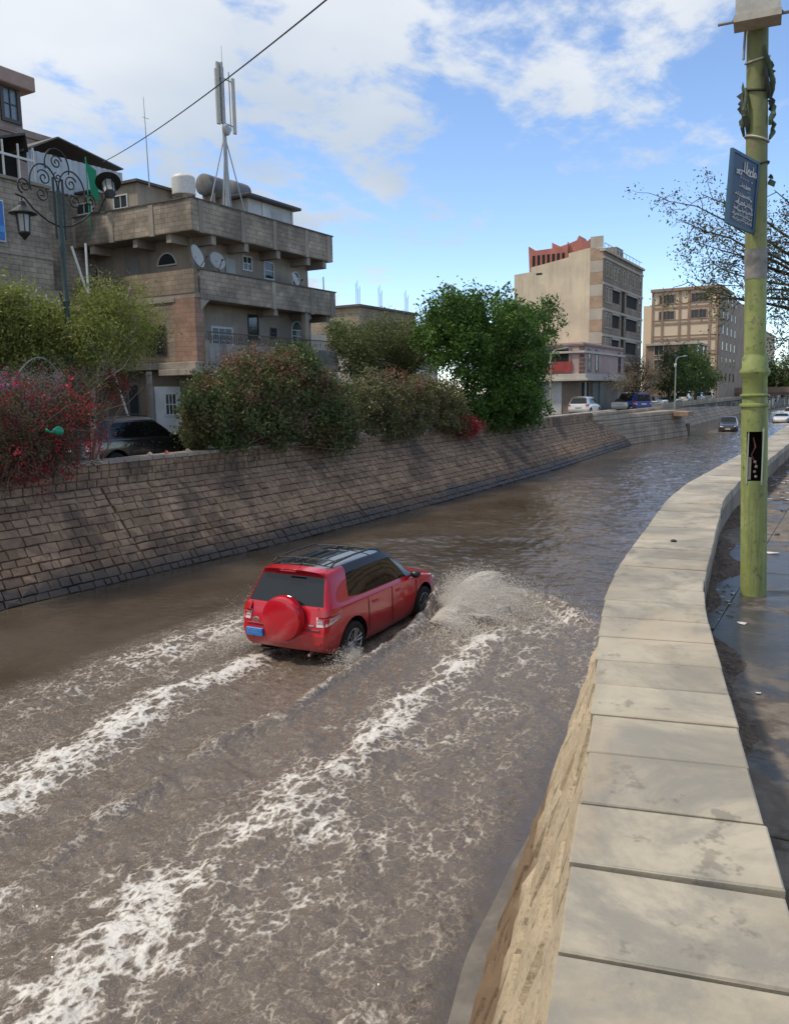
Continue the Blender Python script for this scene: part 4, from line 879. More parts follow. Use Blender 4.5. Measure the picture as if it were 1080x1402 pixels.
# --- grey block building and hillside house at the left edge
def left_background():
    R = empty('block_house', (19, 31, 2.2), 'bare grey cinder block house with a blue billboard at the left', 'building')
    Y = 30.0; xr = P(70, 330, y=Y)[0]; zt = P(0, 243, y=Y)[2]; m = part('wall', M_block, R, (6, xr, Y, Y + 8, 2.2, zt)); part('lower_wall', M_plaster, R, (6, xr - .2, Y - .5, Y, 2.2, P(30, 395, y=Y)[2]))
    part('roof_slab', M_conc, R, (5.8, xr + .1, Y - .15, Y + 8.2, zt, zt + .12)); part('lintel_band', M_conc, R, (6, xr, Y - .06, Y, P(30, 350, y=Y)[2], P(30, 350, y=Y)[2] + .12))
    part('shop_opening', M_dark, R, (12, 19.5, Y - .53, Y - .46, 2.2, 4.9)); part('shop_awning', M_white_panel, R, (11, 20.5, Y - 2.2, Y - .5, 5.0, 5.08))
    window_y(R, xr - 1.6, xr - .9, P(70, 430, y=Y - .5)[2], P(70, 408, y=Y - .5)[2], Y - .5)
    S = empty('billboard', (P(0, 300, y=29.8)[0], 29.8, 9), 'bright blue billboard with white border on the cinder block wall', 'sign')
    a = P(11, 331, y=29.8); b = P(5, 273, y=29.8); part('panel', plain('billboard_blue', (.02, .13, .42), .4), S, (a[0] - 1.8, a[0] - .06, 29.86, 29.95, a[2] + .06, b[2] - .06)); part('border', plain('billboard_white', (.6, .62, .65), .5), S, (a[0] - 1.86, a[0], 29.90, 29.98, a[2], b[2]))
    part('stripe', plain('billboard_sky', (.05, .25, .6), .4), S, (a[0] - 1.8, a[0] - .06, 29.84, 29.86, a[2] + .35, a[2] + .6))
    # open steel shed with sheet cladding on the terrace behind
    Y = 33.5; T = empty('sheet_shed', (22, Y, 12), 'open steel shed clad in white corrugated sheets on the roofs behind', 'shed')
    xa, xb = P(38, 230, y=Y)[0], P(168, 250, y=Y)[0]; z0 = 2.2; zt1 = P(55, 213, y=Y)[2] - .3; zt2 = P(150, 236, y=Y)[2] - .3
    part('terrace_block', M_block, T, (xa - 6, xb + 1, Y + .1, Y + 6, z0, P(60, 258, y=Y)[2])); zb = P(60, 258, y=Y)[2]
    n = 16
    for k in range(n):
        x0 = xa + (xb - xa) * k / n; x1 = xa + (xb - xa) * (k + 1) / n; m = MB(); w = x1 - x0; zz = zt1 + (zt2 - zt1) * k / n + .45
        m.prism([(x0, Y), (x0 + w * .35, Y), (x0 + w * .5, Y - .06), (x0 + w * .85, Y - .06), (x1, Y), (x1, Y + .03), (x0, Y + .03)], 'z', zb, zz); m.build('cladding_sheet', surf('corrugated_sheet', (.42, .46, .49), .5, .12, 1.2, (.3, .32, .33), .5, .4, .1, rand=.06), T)
    xa2 = P(-25, 230, y=Y)[0]; ztop = P(75, 188, y=Y)[2]
    m = MB(); m.prism([(xa - .3, zt1 + .25), (P(78, 200, y=Y)[0], ztop), (xb, zt2 + .6), (xb, zt2 + .66), (P(78, 200, y=Y)[0], ztop + .06), (xa - .3, zt1 + .35)], 'y', Y - .12, Y + 4); m.build('shed_roof', plain('rusty_sheet', (.12, .11, .10), .6), T)
    m = MB(); m.prism([(xa2, zt1 + .2), (xa - .3, zt1 + .9), (xa - .2, zt1 + .2), (xa - .2, zt1 + .28), (xa - .3, zt1 + 1.0), (xa2, zt1 + .3)], 'y', Y - .4, Y + 4); m.build('open_bay_roof', M_roofd, T)
    part('open_bay_shade_panel', M_dark, T, (xa2, xa - .1, Y + .6, Y + .7, zb, zt1 + .25)); m = MB()  # dark sheet paints the shade inside the open bay
    for k in range(4): x = xa2 + (xa - xa2) * k / 3.0; m.box(x - .06, x + .0, Y - .5, Y - .42, zb, zt1 + .4)
    m.box(xa2, xa, Y - .52, Y - .46, zb + .9, zb + 1.0); m.build('white_steel_frame', M_frame_w, T)
    # pink stone house on the slope
    Y = 40.0; H = empty('pink_stone_house', (28, Y, 2.2), 'pinkish brown stone house with a projecting roof tower on the slope', 'building')
    Mp = surf('pink_stone', (.33, .255, .225), .9, .18, .7, (.25, .2, .18), .4, .5, .3, 20, .02, brick=(.6, .3, .014, (.72, .7, .68)))
    x1 = P(103, 200, y=Y)[0]; x0 = 14; zt = P(103, 200, y=Y)[2]
    part('wall', Mp, H, (x0, x1, Y, Y + 8, 2.2, zt)); xt = P(29, 150, y=Y)[0]; z1 = P(27, 125, y=Y)[2]; part('tower_wall', Mp, H, (x0, xt, Y - .02, Y + 5, zt, z1)); part('tower_roof', surf('pink_cornice', (.36, .26, .22), .9, .15, 1), H, (x0, xt + .55, Y - .6, Y + 5.4, z1, z1 + .75), c=.05)
    part('cornice', Mp, H, (x0, x1 + .1, Y - .12, Y + .2, zt - .3, zt + .05)); a = rx(5, 122, 20, 160, Y); window_y(H, a[0], a[1], a[2], a[3], Y - .02, frame=M_frame_d, glass=M_glass_sky, fw=.18, proud=.12)
    window_y(H, P(-6, 190, y=Y)[0], P(5, 190, y=Y)[0], zt - 2.4, zt - 1.0, Y, frame=M_frame_d)
left_background()
m = MB(); a = P(118, 222, y=31.5); m.add([(a[0], 31.5, a[2]), (a[0] + .5, 31.45, a[2] - .25), (a[0] + .62, 31.5, a[2] - 1.6), (a[0] + .25, 31.55, a[2] - 1.5), (a[0], 31.53, a[2]), (a[0] + .5, 31.48, a[2] - .25), (a[0] + .62, 31.53, a[2] - 1.6), (a[0] + .25, 31.58, a[2] - 1.5)], [[0, 1, 2, 3], [7, 6, 5, 4], [0, 3, 7, 4], [1, 5, 6, 2], [0, 4, 5, 1], [3, 2, 6, 7]]); m.tube([(a[0], 31.52, 11.9), (a[0], 31.52, a[2] + .25)], .03, 6)
tag(m.build('green_flag', plain('flag_green', (.01, .22, .11), .8)), 'drooping green flag on a pole above the grey building', 'flag')

# --- mid-distance buildings
def simple_house(name, label, x0, x1, y0, y1, z1, mat, wins=(), winsx=(), roof=True):
    R = empty(name, ((x0 + x1) / 2, (y0 + y1) / 2, 2.2), label, 'building'); part('wall', mat, R, (x0, x1, y0, y1, 2.2, z1))
    if roof: part('roof_slab', surf('stained_coping', (0.10, 0.09, 0.08), .9), R, (x0 - .3, x1 + .3, y0 - .3, y1 + .3, z1, z1 + .2))
    for w in wins: window_y(R, *w, y0, frame=M_frame_d)
    for w in winsx: window_x(R, *w, x0, frame=M_frame_d)
    return R
M_tanb = surf('tan_block', (.32, .27, .205), .92, .2, .6, (.22, .19, .15), .4, .5, .3, 22, .015, brick=(.5, .25, .015, (.7, .68, .65)), streak=.2)
M_pale = surf('pale_limewash', (.44, .40, .33), .9, .15, .5, (.34, .3, .25), .3, .5, streak=.2)
zt = P(520, 424, y=40)[2]; R = simple_house('unfinished_house', 'tan block house with a flat slab roof rising behind the trees', 64.2, 75.0, 40, 47, zt, M_tanb, wins=[(70.0, 71.2, zt - 2.4, zt - 1.0)], winsx=[(42, 43.2, zt - 2.4, zt - 1.2)])
for x, y in ((65, 40.5), (69, 40.5), (74, 40.4), (64.6, 46)):
    m = MB()
    for k in range(4): m.tube([(x + (k % 2) * .25, y + (k // 2) * .25, zt + .15), (x + (k % 2) * .25 + .02, y + (k // 2) * .25, zt + 1.7 + .25 * k)], .022, 4)
    m.build('rebar', M_frame_d, R)
a = P(432, 460, y=36); simple_house('pale_low_house', 'pale low house with a small window behind the balcony end', 46.5, 53, 36, 42, P(440, 458, y=36)[2], M_pale, wins=[(47.8, 48.6, P(440, 458, y=36)[2] - 1.8, P(440, 458, y=36)[2] - .9)], winsx=[(38, 39, 9, 10)], roof=False)
simple_house('whitewashed_house', 'whitewashed cottage low behind the trees', 52, 62, 31, 36, P(460, 480, y=31)[2], surf('old_whitewash', (.5, .47, .42), .9, .15, .8, (.35, .32, .28), .5, .5), wins=[(54, 55, 5, 6.4), (57, 58, 5, 6.4)], roof=False)
simple_house('stepped_house', 'plain tan house between the whitewashed cottage and the slab-roofed one', 58, 66, 38, 44, P(480, 448, y=38)[2], M_tanb, roof=False)

def pink_shop():
    Y = 23.3; X0 = P(798, 520, y=Y)[0]; X1 = P(853, 520, y=Y)[0]; zt = P(800, 468, y=Y)[2]; zm0 = P(798, 521, y=Y)[2]; zm1 = P(798, 513, y=Y)[2]
    R = empty('pink_shop_building', ((X0 + X1) / 2, Y + 4, 2.2), 'two-storey pinkish corner building with shops below and red panelled balcony', 'building')
    Mp = surf('pink_plaster', (.40, .285, .265), .9, .14, .6, (.33, .25, .235), .4, .5, .2); Mb = surf('brown_shopfront', (.20, .165, .135), .9, .2, .8)
    YB = Y + 9
    part('ground_floor_wall', Mb, R, (X0 + .4, X1 - .2, Y + .5, YB, 2.2, zm0)); part('cornice', surf('pale_cornice', (.46, .42, .37), .85, .12, 1), R, (X0 - .5, X1 + .3, Y - .6, YB, zm0, zm0 + .22), (X0 - .3, X1 + .1, Y - .35, YB, zm0 + .22, zm1 + .1), c=.02)
    zc = zt - 1.0
    part('upper_wall', Mp, R, (X0, X1, Y, YB, zm1 + .1, zc)); part('roof_cornice', surf('pale_cornice', (.46, .42, .37), .85), R, (X0 - .2, X1 + .2, Y - .2, YB, zc, zc + .2)); part('parapet', Mp, R, (X0 + .02, X1, Y + .05, YB, zc + .2, zt), c=.02); part('parapet_band', surf('brown_band', (.2, .15, .13), .9), R, (X0 - .06, X1 + .03, Y - .06, YB, zt - .35, zt - .18))
    for k in range(7): part('quoin', surf('brown_quoin', (.13, .085, .07), .9), R, (X0 - .02, X0 + (.5 if k % 2 else .3), Y - .03, Y + .4, zm1 + .12 + k * .38, zm1 + .12 + k * .38 + .30))
    for x in (X0 + 1.6, X0 + 4.2, X1 - 2.2): window_y(R, x, x + .75, zm1 + .5, zm1 + 2.4, Y, frame=M_frame_d, arch=True, fw=.16)
    # near gable balcony, its shaded recess painted as a dark panel, red panels below
    part('balcony_shade_panel', M_dark, R, (X0 - .03, X0 + .02, Y + 1.3, Y + 4.6, zm1 + 1.25, zm1 + 2.5)); part('red_balcony_panel', surf('red_panel', (.30, .05, .05), .7, .2, 1.5), R, (X0 - .16, X0 - .02, Y + 1.1, Y + 5.2, zm1 + .3, zm1 + 1.3)); part('balcony_frame', Mb, R, (X0 - .10, X0, Y + 1.2, Y + 1.4, zm1 + 1.3, zm1 + 2.5), (X0 - .1, X0, Y + 1.2, Y + 4.7, zm1 + 2.5, zm1 + 2.62))
    # shutters and doors
    part('white_garage', M_white_panel, R, (X0 + .33, X0 + .42, Y + 2.2, Y + 5.8, 2.2, 5.3)); part('garage_window', surf('grey_roller', (.34, .35, .35), .6), R, (X0 + .28, X0 + .33, Y + 3.4, Y + 4.6, 3.9, 5.0))
    part('doorway', M_dark, R, (X0 + 1.3, X0 + 2.0, Y + .45, Y + .52, 2.3, 5.2), (X0 + 2.6, X0 + 3.3, Y + .45, Y + .52, 2.3, 5.2)); part('shutter', surf('grey_green_shutter', (.13, .15, .14), .6, .15, 1), R, (X0 + 4.6, X0 + 6.6, Y + .42, Y + .52, 2.3, 5.3), (X0 + 7.2, X0 + 9.0, Y + .42, Y + .52, 2.3, 5.3)); part('door_frame', M_frame_w, R, (X0 + 2.05, X0 + 2.2, Y + .40, Y + .52, 2.3, 5.3), (X0 + 2.4, X0 + 2.55, Y + .40, Y + .52, 2.3, 5.3)); part('step', M_conc, R, (X0 + .8, X0 + 4, Y - .4, Y + .5, 2.2, 2.6), c=.03)
    part('annexe_wall', M_tanb, R, (X1, X1 + 5, Y + 1.2, YB, 2.2, zt - .6)); window_y(R, X1 + 1.2, X1 + 2.0, zm1, zm1 + 1.4, Y + 1.2, frame=M_frame_d); window_y(R, X1 + 3, X1 + 3.8, zm1, zm1 + 1.4, Y + 1.2, frame=M_frame_d)
pink_shop()

def tall_building():
    Y = 25.5; X0 = P(826, 343, y=Y)[0]; X1 = P(880, 374, y=Y)[0]; zt = P(826, 343, y=Y)[2]; YB = P(704, 400, x=X0)[1]
    R = empty('tall_apartment_block', ((X0 + X1) / 2, Y + 5, 2.2), 'tall cream apartment block with carved stone street front and red rooftop parapet', 'building')
    Mc = surf('cream_render', (.60, .51, .375), .9, .13, .35, (.47, .41, .32), .22, .6, .15, 12, .02, streak=.22); Ms = surf('brown_ashlar', (.30, .235, .18), .9, .2, .5, (.20, .16, .125), .3, .5, .3, 15, .02, brick=(.8, .4, .03, (.7, .68, .66))); Ml = surf('pale_ashlar', (.40, .36, .30), .9, .15, .5)
    zA = P(704, 376, x=X0)[2]; zB = P(727, 366, x=X0)[2]; yB_ = P(727, 366, x=X0)[1]; zC = P(778, 352, x=X0)[2]; yC = P(778, 352, x=X0)[1]; zD = P(826, 337, x=X0)[2]
    m = MB(); m.prism([(YB, 2.2), (Y + .3, 2.2), (Y + .3, zD - .25), (Y + 1.6, zD), (yC, zD - .35), (yC, zC), (yB_, zB), (yB_, zA + .15), (YB, zA)], 'x', X0, X0 + .35); m.build('gable_wall', Mc, R)
    part('core', Mc, R, (X0 + .35, X1, Y + .3, YB - .02, 2.2, zA - .3))
    fl = [2.2 + k * (zt - 2.2 - .6) / 6 for k in range(7)]; fh = fl[1] - fl[0]
    # street front: piers, spandrels, balconies with recess shade painted dark
    part('backing_wall', M_dark if False else Ms, R, (X0, X1, Y + .22, Y + .34, 2.2, zt - .3))
    cols = [(0, .05), (.14, .20), (.33, .36), (.47, .52), (.60, .63), (.90, 1.0)]
    L = X1 - X0
    for a, b in ((0, .22), (.40, .44), (.52, .56), (.86, 1.0)): part('pier', Ms, R, (X0 + a * L, X0 + b * L, Y, Y + .24, 2.2, zt))
    part('top_storey_wall', Ms, R, (X0 + .22 * L, X0 + .40 * L, Y + .01, Y + .24, fl[5], zt - .01), (X0 + .44 * L, X0 + .52 * L, Y + .01, Y + .24, fl[5], zt - .01), (X0 + .56 * L, X0 + .86 * L, Y + .01, Y + .24, fl[5], zt - .01))
    for k in range(1, 7): part('floor_band', Ml, R, (X0 - .02, X1 + .02, Y - .10, Y + .2, fl[k] - .14, fl[k] + .12))
    part('roof_cornice', Ml, R, (X0 - .1, X1 + .1, Y - .25, Y + .4, zt, zt + .25))
    for k in range(1, 5):
        for a, b in ((.22, .40), (.56, .86)):
            part('balcony_shade_panel', M_dark, R, (X0 + a * L, X0 + b * L, Y + .18, Y + .215, fl[k] + 1.05, fl[k] + fh - .35)); part('balcony_front', Ms, R, (X0 + a * L, X0 + b * L, Y - .02, Y + .2, fl[k] + .12, fl[k] + 1.0)); part('balcony_lintel', Ml, R, (X0 + a * L, X0 + b * L, Y - .06, Y + .2, fl[k] + fh - .35, fl[k] + fh - .14))  # dark panels paint the shade behind the balcony fronts
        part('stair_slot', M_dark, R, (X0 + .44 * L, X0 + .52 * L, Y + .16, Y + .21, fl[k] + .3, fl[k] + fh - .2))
    for k in range(6):
        for f in (.065, .135): window_y(R, X0 + f * L, X0 + (f + .035) * L, fl[k] + .9, fl[k] + 2.4, Y, frame=Ml, arch=True, fw=.12, proud=.08)
        window_y(R, X0 + .90 * L, X0 + .95 * L, fl[k] + .9, fl[k] + 2.4, Y, frame=Ml, arch=True, fw=.12, proud=.08)
    for f in (.25, .33, .46, .60, .70, .79): window_y(R, X0 + f * L, X0 + (f + .04) * L, fl[5] + .8, fl[5] + 2.2, Y + .01, frame=Ml, arch=True, fw=.12, proud=.08)
    for k in range(14): part('quoin', Ml if k % 2 else surf('brown_quoin_b', (.36, .26, .18), .9, .15), R, (X0 - .04, X0 + .02, Y + .02, Y + 1.45, fl[0] + 1 + k * 1.28, fl[0] + 1 + k * 1.28 + (1.24 if k % 2 == 0 else 1.24)))
    part('vent_slot', M_dark, R, (X0 - .02, X0 + .02, P(738, 375, x=X0)[1] - .35, P(738, 375, x=X0)[1] + .35, P(738, 376, x=X0)[2], P(738, 373.5, x=X0)[2]))
    # red crenellated roof pavilion
    Mr = surf('red_brick_render', (.42, .16, .125), .9, .15, .8, (.33, .13, .11), .5, .5, .2); XR = X0 + .6
    y0, y1 = P(777, 350, x=XR)[1], P(725, 350, x=XR)[1]; z0 = zA - .3; z1 = P(727, 341, x=XR)[2]; z2 = P(752, 346, x=XR)[2]
    rp = MB(); rp.prism([(y0, z0), (y1, z0), (y1 + .15, z1 + .35), (y1 - .7, z1 - .2), (y0 + .1, z1 - .1), (y0 + .02, z1 + .4)], 'x', XR, XR + .35); po = rp.build('pavilion_wall', Mr, R)
    for k in range(7): yy = y0 + .5 + k * (y1 - y0 - 1.0) / 6.0; part('pavilion_opening', M_dark, po, (XR - .03, XR + .01, yy - .16, yy + .16, z0 + 1.1, z1 - .75))
    y2, y3 = P(805, 345, x=XR)[1], P(755, 345, x=XR)[1]; zt2 = P(790, 332, x=XR)[2]; zp = P(791, 321, x=XR)[2]; m = MB()
    m.prism([(y2, z0), (y3, z0), (y3 + .1, zt2 + .4), (y3 - .8, zt2 - .15), ((y2 + y3) / 2 + .2, zt2 + .1), (P(791, 321, x=XR)[1] + .25, zt2 + .35), (P(791, 321, x=XR)[1], zp), (P(791, 321, x=XR)[1] - .35, zt2 + .3), (y2 + .5, zt2 - .1), (y2 - .05, zt2 + .35)], 'x', XR + .4, XR + 3); m.build('pavilion_upper_wall', Mr, R)
    part('roof_rail', plain('blue_grey_rail', (.25, .36, .40), .5), R, (X0 + 1, X1, Y + .15, Y + .2, zt + 1.0, zt + 1.06), *[(X0 + 1 + k * 1.6, X0 + 1.06 + k * 1.6, Y + .15, Y + .2, zt + .2, zt + 1.0) for k in range(int((L - 1) / 1.6) + 1)])
    part('roof_room', Ms, R, (X0 + .42 * L, X0 + .58 * L, Y + .6, Y + 3.5, zt - .3, zt + 1.6))
tall_building()

def far_blocks():
    X = 150.0; Y0, Y1 = P(985, 393, x=X)[1], P(893, 400, x=X)[1]; zt = P(940, 397, x=X)[2]
    R = empty('panelled_apartment_block', (160, 27, 2.2), 'far apartment block with cream panels divided by brown stone bands', 'building')
    Mc = surf('cream_panel', (.64, .52, .38), .9, .10, .2, (.56, .46, .35), .2, .5); Mb = surf('brown_stone_band', (.29, .20, .145), .9, .15, .6); Md = surf('painted_shade_stone', (.30, .23, .175), .9, .2, .4)  # darker stone colour stands in for the faces in shade
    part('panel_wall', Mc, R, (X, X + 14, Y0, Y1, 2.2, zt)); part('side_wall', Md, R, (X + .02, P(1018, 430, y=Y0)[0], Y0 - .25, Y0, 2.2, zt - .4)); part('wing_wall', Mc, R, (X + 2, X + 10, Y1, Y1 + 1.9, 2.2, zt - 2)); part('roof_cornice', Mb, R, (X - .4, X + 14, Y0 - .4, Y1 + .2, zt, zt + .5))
    fh = (zt - 2.2) / 7; W = Y1 - Y0
    for k in range(1, 7): part('floor_band', Mb, R, (X - .1, X, Y0, Y1, 2.2 + k * fh - .25, 2.2 + k * fh + .12), (X - .1, X, Y0, Y1, 2.2 + k * fh + .5, 2.2 + k * fh + .62))
    for f in (0, .11, .42, .56, .82, .97): part('pilaster', Mb, R, (X - .14, X, Y0 + f * W, Y0 + f * W + .35, 2.2, zt))
    for k in (5, 6):
        for f in (.18, .30, .66, .78) : window_x(R, Y0 + f * W, Y0 + f * W + 1.1, 2.2 + k * fh - .2 + .9, 2.2 + k * fh + 2.0, X - .02, frame=Mb, fw=.15, proud=.1)
    for k in range(1, 7):
        for x in (153, 158, 163, 168): window_y(R, x, x + 1.6, 2.2 + k * fh + .7, 2.2 + k * fh + 2.1, Y0 - .25, frame=Mb, fw=.15)
    def row(name, label, x0, y0, x1, y1, z1, mat, nf):
        Q = empty(name, ((x0 + x1) / 2, y0, 2.2), label, 'building'); part('wall', mat, Q, (x0, x1, y0, y1, 2.2, z1)); part('roof_cornice', Ml_, Q, (x0 - .3, x1 + .3, y0 - .3, y1, z1, z1 + .3)); h = (z1 - 2.2) / nf
        for k in range(1, nf):
            part('floor_band', Ml_, Q, (x0, x1, y0 - .1, y0, 2.2 + k * h - .15, 2.2 + k * h + .15)); n = max(2, int((x1 - x0) / 4)); w = (y1 - y0)
            for i in range(n): xx = x0 + (i + .25) * (x1 - x0) / n; window_y(Q, xx, xx + 1.6, 2.2 + k * h + .8, 2.2 + k * h + 2.2, y0, frame=Ml_, fw=.12)
            for i in range(max(2, int(w / 3.5))): yy = y0 + (i + .3) * w / max(2, int(w / 3.5)); window_x(Q, yy, yy + 1.2, 2.2 + k * h + .8, 2.2 + k * h + 2.2, x0, frame=Ml_, fw=.12)
        part('shopfront', M_dark, Q, (x0, x1, y0 - .04, y0, 2.4, 4.8)); return Q
    Ml_ = surf('pale_ashlar', (.40, .36, .30), .9)
    zb = P(920, 472, x=128)[2]; row('brown_brick_house', 'brown brick house in front of the panelled block behind the trees', 128, P(952, 480, x=128)[1], 138, P(884, 480, x=128)[1], zb, surf('brown_brick', (.22, .15, .115), .9, .2, .4, (.28, .21, .16), .3, .6), 4)
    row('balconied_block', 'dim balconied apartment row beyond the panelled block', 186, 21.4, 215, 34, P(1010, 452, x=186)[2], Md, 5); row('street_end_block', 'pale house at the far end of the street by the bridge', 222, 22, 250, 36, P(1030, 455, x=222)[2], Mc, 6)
far_blocks()

def bridge():
    X = 172.0; z1 = P(1060, 531, x=X)[2]; z0 = P(1060, 539, x=X)[2]
    R = empty('road_bridge', (X, 10, 0), 'low brown road bridge crossing the channel far away', 'bridge'); Mb = surf('bridge_concrete', (.24, .18, .14), .9, .2, .3)
    part('deck', Mb, R, (X, X + 9, -14, 23, z0 - .3, z1 - .5), c=.05); part('parapet', Mb, R, (X - .2, X, -14, 23, z1 - .9, z1 + .2)); part('abutment', Mb, R, (X + .3, X + 8.7, 18.2, 23, -.5, z0 - .3), (X + .3, X + 8.7, -14, 2.2, -.5, z0 - .3)); part('pier', Mb, R, (X + 1, X + 8, 9.5, 10.5, -.5, z0 - .3)); part('approach_fill', M_earth, R, (X + .4, X + 8.6, 23, 60, 2.1, z1 - .6))
bridge()
# ------------------------------------------------------------------ vegetation
def leaf_mat(name, dark, light, trans=0.35, third=None, tf=0.5):
    b = NB(name); t = b.attr('tint'); col = b.mix(t, dark, light)
    if third: col = b.mix(b.math('MULTIPLY', b.rng(b.noise(0.9, 4, 0.6), 0.48, 0.62), tf), col, third)
    b.set('Base Color', col); b.set('Roughness', 0.55); b.set('Specular IOR Level', 0.3)
    tr = b.N.new('ShaderNodeBsdfTranslucent'); b.L.new(col, tr.inputs['Color']); ms = b.N.new('ShaderNodeMixShader'); ms.inputs[0].default_value = trans
    b.L.new(b.b.outputs[0], ms.inputs[1]); b.L.new(tr.outputs[0], ms.inputs[2]); b.L.new(ms.outputs[0], b.out.inputs[0]); return b.m
def leaves_at(name, parent, mat, pts, size, rs, aspect=0.45, tint=None, droop=0.0):
    n = len(pts); d = rs.randn(n, 3); d[:, 2] -= droop; d /= np.linalg.norm(d, axis=1)[:, None]
    e = rs.randn(n, 3); e -= (e * d).sum(1)[:, None] * d; e /= np.linalg.norm(e, axis=1)[:, None]; nn = np.cross(d, e)
    L = size * (0.6 + 0.8 * rs.rand(n))[:, None]; W = L * aspect
    V = np.stack([pts, pts + d * L * .5 + e * W * .5 + nn * L * .06, pts + d * L, pts + d * L * .5 - e * W * .5 + nn * L * .06], 1).reshape(-1, 3)
    Fc = np.arange(4 * n).reshape(n, 4); o = mesh_np(name, V, Fc, mat, parent)
    tag(o, kind='stuff'); tv = rs.rand(n) if tint is None else tint
    at = o.data.attributes.new('tint', 'FLOAT', 'POINT'); at.data.foreach_set('value', np.repeat(tv, 4).astype(np.float32)); return o
def in_blobs(rs, blobs, n, shell=0.5, nclump=None, sig=0.14):
    """points clustered in twig-sized clumps inside a set of ellipsoids"""
    vol = np.array([b[3] * b[4] * b[5] for b in blobs]) ** 0.8; vol /= vol.sum(); m = nclump or max(20, n // 60)
    bi = rs.choice(len(blobs), m, p=vol); B = np.array(blobs)[bi]; d = rs.randn(m, 3); d /= np.linalg.norm(d, axis=1)[:, None]
    r = (shell + (1 - shell) * rs.rand(m)) ** 0.9; r *= 1 + 0.13 * rs.randn(m); cl = B[:, :3] + d * B[:, 3:6] * r[:, None]
    ci = rs.randint(0, m, n); sg = sig * (0.6 + 0.8 * rs.rand(m))[ci]; ctint = rs.rand(m)[ci]
    return cl[ci] + rs.randn(n, 3) * sg[:, None], cl, np.clip(0.55 * ctint + 0.45 * rs.rand(n), 0, 1)
M_bark = surf('grey_brown_bark', (.14, .105, .08), .9, .3, 6, (.22, .18, .15), 3, .5, .5, 30, .02); M_bark_d = surf('dark_bark', (.05, .038, .03), .9, .3, 6); M_bark_w = surf('pale_painted_trunk', (.42, .38, .31), .85, .25, 5, (.2, .16, .12), 3, .5)
M_twig = surf('reddish_twigs', (.20, .115, .09), .9, .25, 4)
def grow(rs, p, d, L, r, depth, out, tips, spread=0.6, up=0.15, nb=(2, 4), shrink=0.68, seg=4, wig=0.18):
    pts = [np.array(p, float)]; d = np.array(d, float)
    for k in range(seg):
        d = d + rs.randn(3) * wig; d[2] += up * .3; d /= np.linalg.norm(d); pts.append(pts[-1] + d * L / seg)
    out.append((pts, np.linspace(r, r * .6, seg + 1)))
    if depth == 0: tips.append(pts[-1]); tips.append(pts[-2]); return
    for j in range(rs.randint(nb[0], nb[1] + 1)):
        nd = d + rs.randn(3) * spread; nd[2] += up; nd /= np.linalg.norm(nd); k = rs.randint(max(1, seg - 2), seg + 1); grow(rs, pts[k], nd, L * shrink * (0.8 + .4 * rs.rand()), r * .55, depth - 1, out, tips, spread, up, nb, shrink, seg, wig)
def woody(name, segs, mat, parent, s=6):
    m = MB()
    for pts, rad in segs: m.tube([tuple(q) for q in pts], list(rad), s if rad[0] > .02 else 4, cap=False)
    return m.build(name, mat, parent, smooth=True)
L_bush = leaf_mat('bush_leaves', (.040, .068, .022), (.14, .19, .06), .3, (.22, .12, .08), .4)
L_bush2 = leaf_mat('dusty_bush_leaves', (.065, .074, .03), (.20, .20, .085), .3, (.2, .13, .08), .35)
L_light = leaf_mat('pepper_leaves', (.11, .135, .03), (.32, .35, .09), .4)
L_ficus = leaf_mat('ficus_leaves', (.020, .060, .012), (.12, .22, .035), .35)
L_mid = leaf_mat('olive_leaves', (.075, .10, .033), (.19, .21, .08), .35)
L_boug = leaf_mat('bougainvillea_leaves', (.06, .06, .03), (.17, .13, .075), .3); L_red = leaf_mat('bougainvillea_bracts', (.30, .018, .03), (.52, .06, .07), .4); L_mag = leaf_mat('magenta_bracts', (.38, .01, .13), (.55, .03, .25), .4)
L_russet = leaf_mat('russet_tips', (.15, .075, .05), (.30, .16, .10), .3); L_far = leaf_mat('far_leaves', (.035, .065, .018), (.10, .16, .04), .3); L_dry = leaf_mat('dry_twigs', (.13, .105, .07), (.23, .185, .12), .3); L_dk = leaf_mat('acacia_leaves', (.05, .065, .025), (.13, .155, .06), .4)
def B(px, py, y, rx_, ry_, rz_):
    c = P(px, py, y=y); return (c[0], c[1], c[2], rx_, ry_, rz_)
def shrub(name, label, base, blobs, n, size, mat, seed, twigs=60, shell=.55, sig=.13, group=None, cat='bush', reds=None, twig_len=.5, droop=0, aspect=.5):
    rs = np.random.RandomState(seed); R = empty(name, base, label, cat, group); pts, cl, tn = in_blobs(rs, blobs, n, shell, sig=sig); leaves_at('foliage', R, mat, pts, size, rs, aspect, tn, droop)
    segs = []
    for i in rs.choice(len(cl), min(twigs, len(cl)), replace=False):
        b = np.array(base) + np.array([rs.uniform(-.5, .5) * blobs[0][3], 0, .05]); c = cl[i]; mid = b * .4 + c * .6 + np.array([0, 0, .35]); e = c + (c - mid) * .25 * twig_len / .5 + rs.randn(3) * .08
        segs.append(([b, (b + mid) / 2 + rs.randn(3) * .1, mid + rs.randn(3) * .08, c, e], [.028, .02, .014, .008, .004]))
    woody('stems', segs, M_twig, R, 5)
    if reds:
        for (nm, mt, k, sz, rb) in reds: p2, _, t2 = in_blobs(rs, rb, k, .75, nclump=max(8, k // 26), sig=.12); leaves_at(nm, R, mt, p2, sz, rs, .8, t2)
    return R
